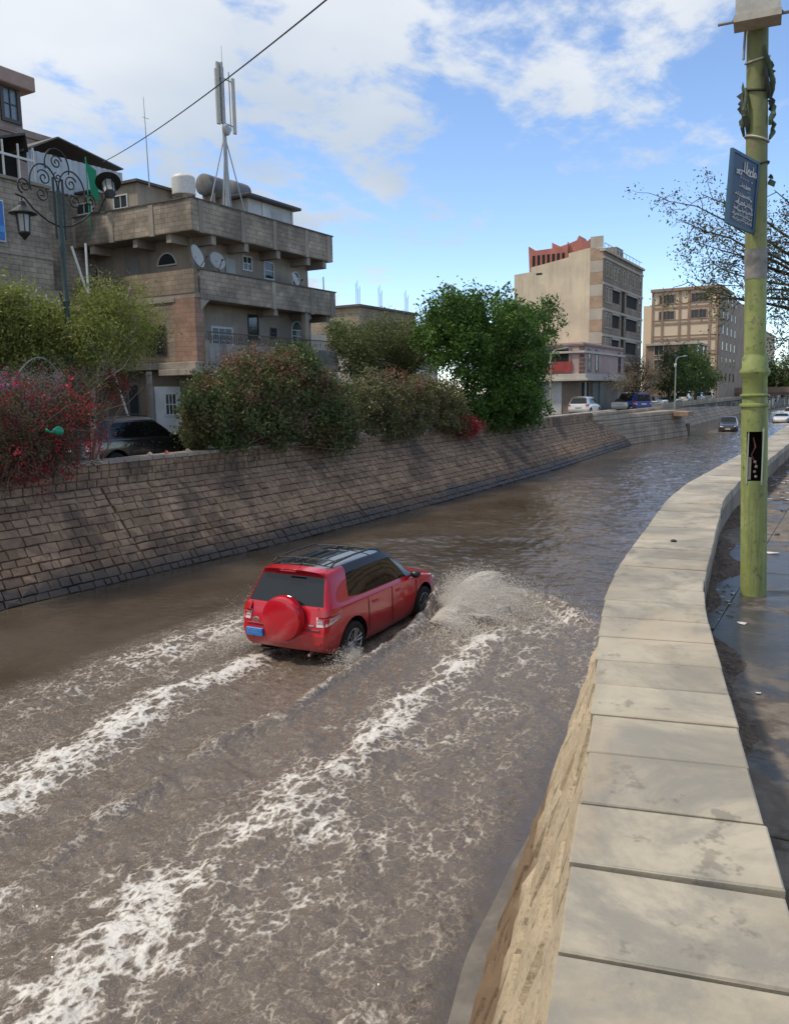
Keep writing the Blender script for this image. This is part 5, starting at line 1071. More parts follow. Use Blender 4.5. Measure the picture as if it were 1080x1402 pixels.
def tree(name, label, base, trunk_h, r, blobs, n, size, mat, seed, bark=M_bark, depth=3, L0=1.6, lean=(0, 0, 1), shell=.5, sig=.16, group=None, droop=.0, spread=.55, aspect=.42, ntip=0):
    rs = np.random.RandomState(seed); R = empty(name, base, label, 'tree', group); segs = []; tips = []
    top = np.array(base) + np.array(lean) * trunk_h; segs.append(([np.array(base), np.array(base) * .5 + top * .5 + rs.randn(3) * .06, top], [r, r * .85, r * .75])); woody('trunk', segs, bark, R, 10)
    br = []
    for k in range(4):
        dd = rs.randn(3) * .55; dd[2] = 1.0; dd /= np.linalg.norm(dd); grow(rs, top, dd, L0, r * .55, depth, br, tips, spread)
    pts, cl, tn = in_blobs(rs, blobs, n, shell, sig=sig)
    for i in rs.choice(len(cl), min(40, len(cl)), replace=False):
        c = cl[i]; s_ = top + (c - top) * .25 + rs.randn(3) * .1; br.append(([top, s_, (s_ + c) / 2 + rs.randn(3) * .12, c], [r * .35, r * .22, r * .12, .008]))
    woody('branches', br, bark, R, 6)
    if ntip:
        tp = np.array(tips); ti = rs.randint(0, len(tp), ntip); pts = np.concatenate([pts, tp[ti] + rs.randn(ntip, 3) * sig]); tn = np.concatenate([tn, rs.rand(ntip)])
    leaves_at('crown', R, mat, pts, size, rs, aspect, tn, droop); return R
# the big bush draped over the wall
y = 17.3
shrub('overhanging_bush', 'big round green bush with russet top spilling over the stone wall', (22.3, 17.5, 2.34),
      [B(300, 560, 17.4, 1.5, 1.0, 1.15), B(370, 530, 17.5, 2.2, 1.2, 1.25), B(440, 560, 17.2, 1.9, 1.1, 1.2), B(350, 590, 16.9, 2.2, .8, .75), B(455, 590, 16.7, 1.4, .8, .8), B(400, 500, 17.5, 1.4, .9, .6), B(280, 575, 17.2, .8, .7, .7)], 46000, .115, L_bush, 1, twigs=260, shell=.6, sig=.13, reds=[('dry_tips', L_russet, 9000, .06, [B(360, 505, 17.4, 1.9, 1.0, .75), B(310, 540, 17.3, 1.2, .8, .7), B(430, 530, 17.2, 1.5, .8, .6)])])
shrub('dusty_bush', 'dusty olive bush beside the dark leafy tree, hanging over the wall', (31.5, 17.5, 2.34),
      [B(520, 545, 17.4, 2.2, 1.1, 1.1), B(585, 550, 17.3, 2.4, 1.1, 1.2), B(620, 575, 17.0, 1.9, .9, .8), B(545, 580, 16.9, 2.3, .7, .7), B(500, 560, 17.3, 1.2, .9, .9)], 32000, .125, L_bush2, 2, twigs=110, shell=.6, sig=.13,
      reds=[('red_bracts', L_red, 1500, .09, [B(640, 585, 16.6, .9, .5, .5)]), ('dry_tips', L_russet, 3500, .07, [B(540, 530, 17.2, 2.2, .8, .7), B(600, 540, 17.1, 2.0, .7, .6)])])
shrub('bougainvillea', 'red flowering bougainvillea tumbling over the wall in front of the parked black car', (12.6, 17.4, 2.34),
      [B(60, 560, 17.2, 1.7, .9, 1.0), B(15, 580, 17.0, 1.5, .9, 1.1), B(95, 590, 16.9, 1.1, .7, .9), B(40, 625, 16.7, 1.7, .7, .7), B(-40, 580, 17.0, 1.6, .9, 1.2), B(100, 555, 17.2, .7, .6, .7)], 20000, .06, L_boug, 3, twigs=320, shell=.55, sig=.11, twig_len=1.2,
      reds=[('red_bracts', L_red, 3600, .055, [B(60, 570, 17.0, 1.6, .9, 1.0), B(20, 600, 16.8, 1.6, .8, 1.0), B(95, 600, 16.8, 1.0, .6, .8), B(55, 650, 16.6, .8, .4, .4)]), ('magenta_bracts', L_mag, 90, .06, [B(4, 522, 17.0, .25, .25, .2)])])
shrub('small_bougainvillea', 'thin flowering shrub behind the black car tail', (15.3, 18.0, 2.34), [B(150, 520, 18.1, .9, .5, .45), B(175, 525, 18.2, .6, .4, .3)], 1800, .06, L_boug, 31, twigs=8, reds=[('red_bracts', L_red, 400, .06, [B(150, 525, 18.0, .7, .4, .4)])])
shrub('low_shrub', 'low leafy shrub on the wall beside the black car front', (19.3, 17.75, 2.34), [B(262, 600, 17.8, .3, .3, .4), B(270, 592, 17.8, .3, .3, .45)], 2600, .06, L_bush, 33, twigs=24)
# light green trees by the lamp
tree('pepper_tree', 'light green feathery tree with a pale forked trunk beside the ornate lamp', (15.35, 18.1, 2.3), 2.4, .10, [B(150, 420, 18.2, 1.25, 1.0, .75), B(120, 460, 18.2, 1.0, .9, .6), B(185, 455, 18.2, 1.0, .9, .7), B(95, 480, 18.1, .8, .7, .5), B(160, 485, 18.3, .9, .8, .4)], 15000, .10, L_light, 4, M_bark_w, 3, 1.0, shell=.25, sig=.19, aspect=.3, ntip=6000)
tree('leafy_street_tree', 'bright green leafy tree in front of the cinder block house', (12.5, 19.2, 2.3), 2.6, .12, [B(15, 430, 18.9, 1.3, 1.0, 1.0), B(55, 450, 18.9, .9, .8, .75), B(-20, 440, 18.9, 1.4, 1, 1.2), B(40, 480, 18.9, 1.1, .8, .6)], 22000, .11, L_light, 5, M_bark, 3, 1.1, shell=.3, sig=.17, aspect=.35)
# dark green ficus
tree('ficus_tree', 'big dense dark green tree leaning over the channel wall', (43.5, 18.2, 2.3), 2.6, .24, [B(655, 445, 17.8, 3.9, 2.4, 1.9), B(700, 490, 17.4, 3.6, 2.2, 2.2), B(625, 470, 17.9, 2.6, 2.0, 1.7), B(726, 447, 17.6, 2.4, 1.6, 1.3), B(690, 545, 16.9, 2.7, 1.7, 1.7), B(610, 425, 17.9, 1.3, 1.1, .9), B(745, 424, 17.6, .8, .8, .7), B(715, 555, 16.6, 2.0, 1.3, 1.3), B(660, 540, 17.2, 2.2, 1.5, 1.5)], 56000, .20, L_ficus, 6, M_bark_d, 3, 2.0, shell=.55, sig=.21)
tree('olive_green_tree', 'loose olive green tree behind the dusty bush', (39.0, 21.5, 2.2), 3.0, .16, [B(525, 465, 22, 2.4, 1.8, 1.3), B(490, 475, 22, 1.5, 1.3, 1.1), B(570, 470, 22, 1.9, 1.5, 1.5), B(545, 500, 22, 2.2, 1.5, .9), B(500, 500, 22, 1.5, 1.2, .8)], 26000, .14, L_mid, 7, M_bark, 3, 1.7, shell=.35, sig=.24)
tree('distant_treetop', 'grey green treetop just past the end of the balconied grey building', (56, 36.5, 2.2), 4.5, .15, [B(466, 452, 36.5, 1.3, 1.2, .9), B(470, 466, 36.5, 1.6, 1.2, .7)], 2600, .2, L_mid, 8, M_bark, 2, 1.2, shell=.35, sig=.3)
# trees further down the street
tree('bare_tree', 'nearly bare brown street tree beside the blue van', (82.3, 19.3, 2.3), 1.6, .2, [B(878, 515, 19.3, 5.2, 2.4, 1.7), B(862, 522, 19.3, 2.4, 1.8, 1.2)], 5200, .14, L_dry, 9, M_bark_d, 4, 2.0, shell=.3, sig=.4, spread=.7)
tree('green_street_tree', 'full green street tree in front of the brown brick house', (101, 20.0, 2.3), 2.4, .25, [B(940, 505, 20, 7.5, 3.2, 2.2), B(925, 520, 20, 5.0, 2.6, 1.7), B(958, 520, 20, 5.0, 2.4, 1.7), B(935, 490, 20, 4.5, 2.2, 1.3)], 22000, .32, L_far, 10, M_bark_d, 3, 2.4, shell=.45, sig=.45)
for i, (px, py, Y, s_, lab) in enumerate(((1052, 518, 19, 1.0, 'dark round tree behind the bridge beside the pale end house'), (1072, 512, 16, 1.2, 'broad dark tree behind the middle of the bridge'), (1095, 515, 12, 1.2, 'dark tree behind the bridge over the channel'))):
    c = P(px, py, x=200); tree('bridge_tree', lab, (c[0], c[1], 2.2), 3, .3, [(c[0], c[1], c[2], 4 * s_, 4 * s_, 2.6 * s_), (c[0], c[1] - 2, c[2] - 1.5, 4 * s_, 4 * s_, 2.2 * s_)], 3500, .55, L_far, 40 + i, M_bark_d, 2, 2, shell=.5, sig=.8)
# the thin-leaved tree on the right bank, its crown reaching into the sky
def right_tree():
    rs = np.random.RandomState(14); R = empty('acacia_tree', (17.2, -1.3, 2.58), 'sparse small-leaved tree reaching over the right pavement behind the green pole', 'tree')
    woody('trunk', [([np.array((17.2, -1.3, 2.5)), np.array((17.1, -1.0, 4.0)), np.array((16.8, -.5, 5.2))], [.16, .13, .11])], M_bark_d, R, 10)
    br = []; tips = []; top = np.array((16.8, -.5, 5.2))
    goals = [(915, 275, 16), (930, 300, 15.5), (950, 330, 15.5), (960, 265, 16), (985, 390, 15.2), (965, 410, 15), (1000, 340, 16), (1060, 260, 15.5), (1075, 300, 16), (1060, 360, 15), (1075, 420, 15.5), (1055, 470, 15), (1075, 500, 15.5), (975, 360, 16), (940, 385, 15.5), (1065, 330, 15), (990, 300, 15)]
    for (px, py, xx) in goals:
        g_ = P(px, py, x=xx); m1 = top * .62 + g_ * .38 + np.array([0, 0, .25]) + rs.randn(3) * .12; m2 = top * .3 + g_ * .7 + np.array([0, 0, .2]) + rs.randn(3) * .2
        ctl = [top, m1, m2, g_]; cur = [ctl[0] * (1 - t) ** 3 + 3 * ctl[1] * t * (1 - t) ** 2 + 3 * ctl[2] * t * t * (1 - t) + ctl[3] * t ** 3 + rs.randn(3) * .035 * (0 < t < 1) for t in np.linspace(0, 1, 10)]; br.append((cur, list(np.linspace(.045, .006, 10))))
        for k in range(9):
            f = .35 + .65 * rs.rand(); b0 = (m1 * (1 - (f - .35) / .65 * 1.0) + g_ * ((f - .35) / .65)); dd = (g_ - m1) / np.linalg.norm(g_ - m1) + rs.randn(3) * .6; dd /= np.linalg.norm(dd); grow(rs, b0, dd, .42, .008, 1, br, tips, .8, .0, (2, 3), .75, 3, .25)
    woody('branches', br, M_bark_d, R, 6); tp = np.array(tips); n = 10500; ti = rs.randint(0, len(tp), n); pts = tp[ti] + rs.randn(n, 3) * .085
    leaves_at('crown', R, L_dk, pts, .058, rs, .4)
right_tree()
# ------------------------------------------------------------------ street furniture
def pole_paint():
    b = NB('lime_green_paint'); n = b.noise(3, 6, 0.65); f = b.noise(16, 5, 0.7); sep = b.N.new('ShaderNodeSeparateXYZ'); b.L.new(b.pos, sep.inputs[0])
    col = b.mix(b.rng(n, .35, .68), (.185, .22, .062), (.285, .32, .11)); col = b.mix(b.math('MULTIPLY', b.rng(f, .55, .68), .75), col, (.085, .095, .035))
    st = b.noise(1, 5, .65, b.map(b.pos, (9, 9, .7))); col = b.mix(b.math('MULTIPLY', b.rng(st, .48, .66), .6), col, (.10, .11, .045))
    col = b.mix(b.math('MULTIPLY', b.rng(b.math('ADD', sep.outputs[2], b.math('MULTIPLY', n, .5)), 5.3, 6.3), .65), col, (.12, .12, .05))
    ch = b.rng(b.math('ADD', b.math('MULTIPLY', b.noise(7, 6, .75), .7), b.math('MULTIPLY', b.noise(40, 4, .7), .3)), .585, .60); col = b.mix(b.math('MULTIPLY', ch, .9), col, b.mix(b.noise(5, 3, .5), (.10, .055, .03), (.22, .21, .18)))
    b.set('Base Color', col); b.set('Roughness', .6); b.set('Normal', b.bump(ch, -.4, .01, b.bump(f, .3, .01))); return b.m
def lamp_pole():
    a = P(1031, 814, z=2.60); R = empty('lamp_pole', (a[0], a[1], 2.60), 'lime green painted steel lamp pole on the right pavement', 'lamp pole')
    lean = np.array([R_lean[0], R_lean[1]])
    M = pole_paint(); r = .106
    d0 = float(np.linalg.norm((a - CAM)[:2]))
    zz = lambda py: float(PH(1033, py, d0)[2])
    cx = lambda z: (a[0] + lean[0] * (z - 2.60), a[1] + lean[1] * (z - 2.60))
    def rings(name, prof, mat, seg=28):
        vs = []; fs = []
        for (q, z) in prof:
            c = cx(z)
            for k in range(seg): w = 2 * math.pi * k / seg; vs.append((c[0] + q * math.cos(w), c[1] + q * math.sin(w), z))
        for i in range(len(prof) - 1):
            for k in range(seg): k2 = (k + 1) % seg; fs.append([i * seg + k, i * seg + k2, (i + 1) * seg + k2, (i + 1) * seg + k])
        o = mesh_np(name, vs, fs, mat, R); autosmooth(o, 50); return o
    zh0, zh1 = zz(657), zz(590); zr1, zr2, zr3 = zz(555), zz(541), zz(508); rt = .085
    # the base tube with an opening on the channel side (towards the camera)
    vs = []; fs = []; seg = 40; face = math.atan2(-a[1] , -a[0]); zs = [2.56, zh0, zh1, zr1]
    for z in zs:
        c = cx(z)
        for k in range(seg + 1):
            w = face + math.radians(34) + (2 * math.pi - math.radians(68)) * k / seg; vs.append((c[0] + r * math.cos(w), c[1] + r * math.sin(w), z))
    W = seg + 1
    for i in range(3):
        for k in range(seg): fs.append([i * W + k, i * W + k + 1, (i + 1) * W + k + 1, (i + 1) * W + k])
    b0 = len(vs); m_ = 10
    for z in zs:
        c = cx(z)
        for k in range(m_ + 1): w = face - math.radians(34) + math.radians(68) * k / m_; vs.append((c[0] + r * math.cos(w), c[1] + r * math.sin(w), z))
    for i in (0, 2):
        for k in range(m_): fs.append([b0 + i * (m_ + 1) + k, b0 + i * (m_ + 1) + k + 1, b0 + (i + 1) * (m_ + 1) + k + 1, b0 + (i + 1) * (m_ + 1) + k])
    o = mesh_np('base_tube', vs, fs, M, R); autosmooth(o, 50)
    M_in = plain('pole_inside', (.008, .008, .008), .9); vi = [(cx(z)[0] + (r - .008) * math.cos(w), cx(z)[1] + (r - .008) * math.sin(w), z) for z in (zh0 - .05, zh1 + .05) for w in np.linspace(face + 1.1, face + 2 * math.pi - 1.1, 25)]; mesh_np('inner_lining', vi, [[k, k + 1, 26 + k, 25 + k] for k in range(24)], M_in, R)
    m = MB(); f = np.array([math.cos(face), math.sin(face)]); s_ = np.array([-f[1], f[0]]); c = np.array(cx(zh0))
    def bar(u0, u1, z0, z1, o0, o1, nm, mat):
        mm = MB(); q = [c + s_ * u0 + f * o0, c + s_ * u1 + f * o0, c + s_ * u1 + f * o1, c + s_ * u0 + f * o1]; mm.add([(*p_, z0) for p_ in q] + [(*p_, z1) for p_ in q], [[0, 3, 2, 1], [4, 5, 6, 7], [0, 1, 5, 4], [1, 2, 6, 5], [2, 3, 7, 6], [3, 0, 4, 7]]); return mm.build(nm, mat, R)
    M_gr = plain('worn_zinc', (.30, .33, .27), .6)
    bar(-.064, -.053, zh0 - .03, zh1 + .03, .072, .092, 'opening_frame', M_gr); bar(.053, .064, zh0 - .03, zh1 + .03, .072, .092, 'opening_frame', M_gr); bar(-.053, .053, zh0 - .03, zh0, .074, .096, 'opening_frame', plain('green_grey_metal', (.10, .15, .09), .6)); bar(-.053, .053, zh1, zh1 + .02, .078, .092, 'opening_frame', M_gr)
    bar(-.050, -.028, zh0 + .01, zh0 + .2, .05, .066, 'fuse_board', plain('pale_fuse_board', (.36, .30, .23), .6)); q = c + f * .055
    for k in range(4): MB().ell((*(q + s_ * (.012 - .012 * (k % 2))), zh0 + .035 + .042 * k), (.015, .015, .014), 8, 6).build('insulator', plain('dull_porcelain', (.17, .14, .115), .6), R)
    MB().tube([(*(q - s_ * .02), zh1 - .05), (*(q + f * .01), zh1 - .13), (*(q - s_ * .03), zh0 + .22), (*(q + s_ * .02), zh0 + .12)], .006, 5).build('loose_wire', plain('loose_wire_red', (.16, .05, .04), .6), R)
    # mouldings and upper shaft
    rings('moulding', [(r, zr1 - .012), (r + .016, zr1 - .006), (r + .016, zr1 + .012), (r - .004, zr1 + .02), (r - .006, zr2 - .012), (r + .012, zr2 - .006), (r + .012, zr2 + .006), (r - .006, zr2 + .014)], M); rings('collar', [(r - .007, zr2 + .012), (r - .007, zr3 - .05), (r + .015, zr3 - .02), (r + .017, zr3), (r - .002, zr3 + .03), (r - .004, zr3 + .11), (r - .02, zr3 + .13), (rt + .004, zr3 + .15)], M)
    zt = 8.6; rings('shaft', [(rt, zr3 + .13), (rt, 5.2), (rt * .97, 6.4), (rt * .93, zt)], M); zs0, zs1 = zz(383), zz(343); rings('grey_sleeve', [(rt + .003, zs0), (rt + .0035, zs1)], surf('torn_grey_tape', (.17, .165, .155), .8, .35, 9, (.28, .27, .25), 6, .6))
    # torn cable bundle
    rs = random.Random(4); M_c = surf('torn_black_wrapping', (.035, .04, .032), .8, .4, 6); M_cg = surf('torn_green_wrapping', (.07, .10, .06), .85, .4, 6)
    z_a, z_b = zz(215), zz(95)
    for k in range(7):
        z0 = rs.uniform(z_a, z_b - .2); h = rs.uniform(.15, .4); w0 = face + rs.choice((-1, 1)) * rs.uniform(1.0, 1.9); mm = MB(); pts = []
        for t in np.linspace(0, 1, 7): z = z0 + h * t; c2 = cx(z); ww = w0 + .5 * math.sin(3 * t + k); q_ = rt + .012 + .045 * math.sin(math.pi * t) * rs.uniform(.4, 1); pts.append((c2[0] + q_ * math.cos(ww), c2[1] + q_ * math.sin(ww), z))
        mm.tube(pts, [.01, .018, .022, .016, .02, .014, .008], 6); mm.build('torn_cable', M_c if k % 2 else M_cg, R)
    for k, z0 in enumerate((zz(193), zz(126), zz(86), zz(231))):
        mm = MB(); mm.tube([(cx(z0)[0] + (rt + .006) * math.cos(t), cx(z0)[1] + (rt + .006) * math.sin(t), z0 + .03 * math.sin(t + k)) for t in np.linspace(0, 6.28, 20)], .009, 5, cap=False); mm.build('cable_tie', (plain('pale_strap', (.42, .40, .33), .7) if k % 2 == 0 else M_c), R)
    for k in range(16):
        z0 = rs.choice((zz(120), zz(140), zz(150), zz(95), zz(240), zz(165))) + rs.uniform(-.05, .05); c2 = cx(z0); sd = rs.choice((-1, 1)); v = np.array(c2) - s_ * sd * (rt + .02) + f * rs.uniform(-.03, .03); mm = MB(); dz = rs.uniform(.04, .12); mm.add([(*v, z0), (*(v - s_ * sd * rs.uniform(.01, .05)), z0 - dz * .4), (*(v - s_ * sd * rs.uniform(-.02, .03)), z0 - dz), (*(v + s_ * sd * .02), z0 - dz * .6)], [[0, 1, 2, 3]]); mm.build('torn_flap', M_c if k % 3 else M_cg, R)
    # meter box near the top
    zb0, zb1 = zz(50), zz(8); c2 = np.array(cx(zb0)); BX = empty('meter_box', (c2[0], c2[1], zb0), 'pale grey metal junction box bolted high on the green pole', 'junction box')
    mm = MB(); dirx = s_; q = [c2 - s_ * .16 + f * .09, c2 + s_ * .16 + f * .09, c2 + s_ * .16 + f * .29, c2 - s_ * .16 + f * .29]
    mm.add([(*p_, zb0 + .02) for p_ in q] + [(*p_, zb1 + .25) for p_ in q], [[0, 3, 2, 1], [4, 5, 6, 7], [0, 1, 5, 4], [1, 2, 6, 5], [2, 3, 7, 6], [3, 0, 4, 7]]); mm.build('case', plain('pale_box_paint', (.42, .41, .37), .5), BX)
    mm = MB(); q = [c2 - s_ * .17 + f * .08, c2 + s_ * .17 + f * .08, c2 + s_ * .17 + f * .30, c2 - s_ * .17 + f * .30]; mm.add([(*p_, zb0) for p_ in q] + [(*p_, zb0 + .05) for p_ in q], [[0, 3, 2, 1], [4, 5, 6, 7], [0, 1, 5, 4], [1, 2, 6, 5], [2, 3, 7, 6], [3, 0, 4, 7]]); mm.build('bottom_flange', plain('box_flange', (.40, .37, .32), .6), BX)
    mm = MB(); [MB().tube([(*(c2 + s_ * q1 + f * .15), zb0 + .06), (*(c2 + s_ * q2 + f * .16), zb0 + .055)], .012, 6).build('side_rod', plain('grey_conduit', (.25, .25, .25), .5), BX) for q1, q2 in ((.17, .30), (-.17, -.29))]; mm.tube([(*(c2 - s_ * .09 + f * .05), zb0 + .02), (*(c2 - s_ * .095 + f * .05), zb0 - .2)], .010, 6); mm.build('conduit_stub', plain('grey_conduit', (.25, .25, .25), .5), BX)
    for sg in (-1, 1): MB().ell((*(c2 + s_ * sg * .165 + f * .2), zb0 + .05), (.018, .018, .018), 8, 6).build('bolt', M_frame_d, BX)
    return cx, zz, s_, f, d0
R_lean = -_R[:2] * 0.036          # the pole leans a little towards the channel
POLE = lamp_pole()
def blue_sign():
    cx, zz, s_, f, d0 = POLE; c = [PH(1003, 203, d0 - .58), PH(1039, 222, d0 - .14), PH(1031, 319, d0 - .14), PH(994, 302, d0 - .58)]
    c = [np.array(v) for v in c]; u = c[1] - c[0]; v = c[3] - c[0]; u = (c[1] - c[0] + c[2] - c[3]) / 2; v = (c[3] - c[0] + c[2] - c[1]) / 2; o0 = c[0]; n = np.cross(u, v); n /= np.linalg.norm(n)
    if n @ (CAM - o0) < 0: n = -n
    Sg = empty('street_sign', tuple(o0 + v), 'tilted dark blue street sign with white lettering on the green pole', 'sign')
    S = lambda a, b, h=0.: tuple(o0 + u * a + v * b + n * h)
    def slab(nm, a0, a1, b0, b1, h0, h1, mat):
        m = MB(); m.add([S(a0, b0, h0), S(a1, b0, h0), S(a1, b1, h0), S(a0, b1, h0), S(a0, b0, h1), S(a1, b0, h1), S(a1, b1, h1), S(a0, b1, h1)], [[0, 3, 2, 1], [4, 5, 6, 7], [0, 1, 5, 4], [1, 2, 6, 5], [2, 3, 7, 6], [3, 0, 4, 7]]); o = m.build(nm, mat, Sg); normals_out(o); return o
    M_b = plain('sign_blue', (.010, .028, .075), .5); M_e = plain('sign_edge', (.02, .075, .13), .5); M_l = plain('sign_letter', (.62, .64, .66), .6)
    slab('panel', 0, 1, 0, 1, -.012, .0, M_b)
    for q in ((-.02, .06, -.01, 1.01), (.94, 1.02, -.01, 1.01), (.06, .94, -.012, .03), (.06, .94, .97, 1.012)): slab('border', *q, -.016, .006, M_e)
    rs = random.Random(12); ls = MB()
    asp = np.linalg.norm(v) / np.linalg.norm(u)
    def stroke(pts, r): ls.tube([S(a, b, .004) for a, b in pts], r, 5)
    def line(b, a0, a1, h, r, dense):
        a = a1
        stroke([(a0 + (a1 - a0) * t, b + h * .08 * math.sin(9 * t + b * 7)) for t in np.linspace(0, 1, 14)], r)
        while a > a0 + .03:
            w = rs.uniform(.045, .09) * dense; k = rs.random()
            if k < .4: stroke([(a, b), (a - .008, b - h * rs.uniform(.7, 1.0))], r)
            elif k < .7: stroke([(a + w * .5 * math.cos(t), b + h * .42 * math.sin(t) * -1) for t in np.linspace(0, 3.3, 7)], r)
            else: stroke([(a, b), (a - w * .3, b + h * .35), (a - w * .8, b + h * .3)], r)
            if rs.random() < .5: stroke([(a - .01, b + h * .55), (a - .022, b + h * .57)], r * 1.1)
            a -= w
    line(.235, .17, .86, .16, .0052, 1.2); line(.44, .33, .70, .07, .0036, 1.1); line(.57, .18, .82, .055, .003, .9); line(.68, .20, .86, .07, .0042, .8); line(.765, .15, .88, .05, .0028, .7); line(.84, .12, .88, .045, .0024, .7); line(.90, .15, .88, .04, .0022, .7)
    ls.build('lettering', M_l, Sg)
    m = MB(); ctr = np.array(S(.75, .12)); z = ctr[2]; cc = np.array([*cx(z), z]); m.tube([tuple(ctr - n * .01), tuple(cc)], .014, 6); ctr = np.array(S(.75, .9)); cc = np.array([*cx(ctr[2]), ctr[2]]); m.tube([tuple(ctr - n * .01), tuple(cc)], .014, 6); m.build('bracket', M_frame_d, Sg)
blue_sign()
def ornate_lamp():
    Y = 18.0; b = P(92, 430, y=Y); t = P(84, 262, y=Y); bx = b[0]; Mi = plain('black_wrought_iron', (.022, .024, .026), .45, .3); Mg = plain('dark_green_cast_iron', (.03, .055, .05), .5, .2)
    R = empty('ornate_street_lamp', (bx, Y, 2.34), 'ornate black scrollwork street lamp with hanging lanterns beside the pepper tree', 'street lamp')
    z = lambda py: float(P(85, py, y=Y)[2]); m = MB(); m.lathe([(.16, 0), (.16, .5), (.11, .6), (.085, .9), (.075, 3), (.09, 3.1), (.07, 3.2), (.065, z(420) - 2.34), (.10, z(412) - 2.34), (.065, z(408) - 2.34), (.06, z(345) - 2.34), (.085, z(340) - 2.34), (.06, z(334) - 2.34), (.055, z(262) - 2.34)], (bx, Y, 2.34), 16); o = m.build('post', Mg, R); autosmooth(o)
    zc = z(300); zt = z(262)
    def spiral(cx_, cz, r0, turns, a0, sgn=1): return [(cx_ + sgn * r0 * (1 - t * .85) * math.cos(a0 + turns * 2 * math.pi * t), Y + .0, cz + r0 * (1 - t * .85) * math.sin(a0 + turns * 2 * math.pi * t)) for t in np.linspace(0, 1, 30)]
    def scroll(nm, pts, r=.022): mm = MB(); mm.tube(pts, r, 6); return mm.build(nm, Mi, R)
    # three big scroll hoops and inner volutes, per arm in the plane of the street
    for sg in (-1, 1):
        cxx = bx + sg * .42; czz = zt + .05
        scroll('scroll_hoop', [(cxx + .40 * math.cos(t), Y, czz + .50 * math.sin(t)) for t in np.linspace(-.4, math.pi + .4, 24)], .02)
        scroll('volute', spiral(cxx - .02 * sg, czz + .18, .20, 1.5, .5, sg), .018); scroll('volute', spiral(cxx + .08 * sg, czz - .22, .19, 1.5, 2.2, sg), .018)
        scroll('scroll_arm', [(bx, Y, zc - .2), (bx + sg * .35, Y, zc - .12), (bx + sg * .75, Y, zc + .10), (bx + sg * 1.0, Y, zc + .33), (bx + sg * 1.25, Y, zc + .38)], .021); scroll('volute', spiral(bx + sg * .98, zc + .62, .20, 1.6, -1.2, sg), .02)
        m = MB(); m.tube([(bx + sg * .14, Y, zc - .5), (bx + sg * .14, Y, zt + .3)], .03, 6); m.build('side_post', Mi, R)
    scroll('scroll_hoop', [(bx + .36 * math.cos(t), Y - .02, zt + .58 + .42 * math.sin(t)) for t in np.linspace(-.3, math.pi + .3, 22)], .02); scroll('volute', spiral(bx, zt + .68, .18, 1.6, .3), .018); scroll('volute', spiral(bx + .02, zt + .32, .13, 1.5, 2), .016)
    # the other pair of arms points across the pavement, one lantern over the street
    Mglass = plain('lantern_glass', (.30, .30, .28), .15)
    def lantern(pos, hang, tilt=None, nm='lantern'):
        px_, py_, pz_ = pos; m = MB(); q = Matrix.Translation(Vector(pos)) @ (tilt or Matrix.Identity(4)) @ Matrix.Scale(.8, 4); m.M = q
        m.lathe([(.03, .02), (.10, -.02), (.13, -.14), (.17, -.18), (.40, -.34), (.41, -.37), (.20, -.40)], seg=20); cap_ = m.build('lantern_cap', Mi, R); m = MB(); m.M = q
        for k in range(6): w = k * math.pi / 3; m.tube([(.21 * math.cos(w), .21 * math.sin(w), -.38), (.17 * math.cos(w), .17 * math.sin(w), -.92)], .018, 5)
        m.lathe([(.19, -.90), (.20, -.94), (.02, -1.14)], seg=6); m.build('lantern_cage', Mi, cap_); m = MB(); m.M = q; m.lathe([(.19, -.39), (.16, -.90)], seg=6); m.build('lantern_glass', Mglass, cap_)
        if hang: m = MB(); m.tube([hang, (px_, py_, pz_ + .02)], .014, 5); m.build('hanger', Mi, cap_)
    lp = P(37, 290, y=Y); lantern((bx - 1.08, Y, z(287)), (bx - 1.08, Y, zc + .36))
    lp = P(142, 240, y=Y - .6); lantern((bx + 1.30, Y - .35, float(P(142, 246, y=Y - .35)[2]) + .15), (bx + 1.28, Y - .2, zc + .4), Vector((.38, .50, .78)).to_track_quat('Z', 'Y').to_matrix().to_4x4())
    m = MB(); m.tube([(bx + 1.25, Y, zc + .38), (bx + 1.3, Y - .35, zc + .9)], .022, 6); m.build('scroll_arm', Mi, R)
ornate_lamp()
def cobra_lamp(name, label, x, y, z_top, reach, dirx, head=.5, mat=None, ornate=False):
    mat = mat or plain('pale_lamp_steel', (.34, .36, .30), .5, .2); R = empty(name, (x, y, 2.2), label, 'street lamp'); m = MB(); m.tube([(x, y, 2.2), (x, y, 3.2), (x, y, z_top - .4)], [.11, .08, .06], 10); m.build('post', mat, R)
    dx, dy = dirx; m = MB(); m.tube([(x, y, z_top - .45), (x + dx * reach * .3, y + dy * reach * .3, z_top - .12), (x + dx * reach, y + dy * reach, z_top)], [.055, .045, .04], 8); m.build('arm', mat, R)
    m = MB(); m.M = Matrix.Translation((x + dx * (reach + head * .5), y + dy * (reach + head * .5), z_top + .03)) @ Matrix.Rotation(math.atan2(dy, dx), 4, 'Z') @ Matrix.Rotation(-.15, 4, 'Y'); m.ell((0, 0, 0), (head * .62, head * .26, .10), 14, 8); m.build('lamp_head', plain('lamp_head_grey', (.16, .16, .16), .4), R)
    if ornate:
        m = MB(); m.lathe([(.05, 0), (.12, .1), (.15, .3), (.10, .5)], (x - .25, y, z_top - 1.3), 10); m.build('small_lantern', plain('opal_glass', (.6, .6, .56), .4), R)
        m = MB()
        for k in range(4): m.tube([(x + (k - 1.5) * .5 + .24 * math.cos(t), y, z_top - .1 + .22 * math.sin(t)) for t in np.linspace(0, 6.28, 12)], .03, 5)
        m.build('scrollwork', plain('black_wrought_iron', (.022, .024, .026), .45), R)
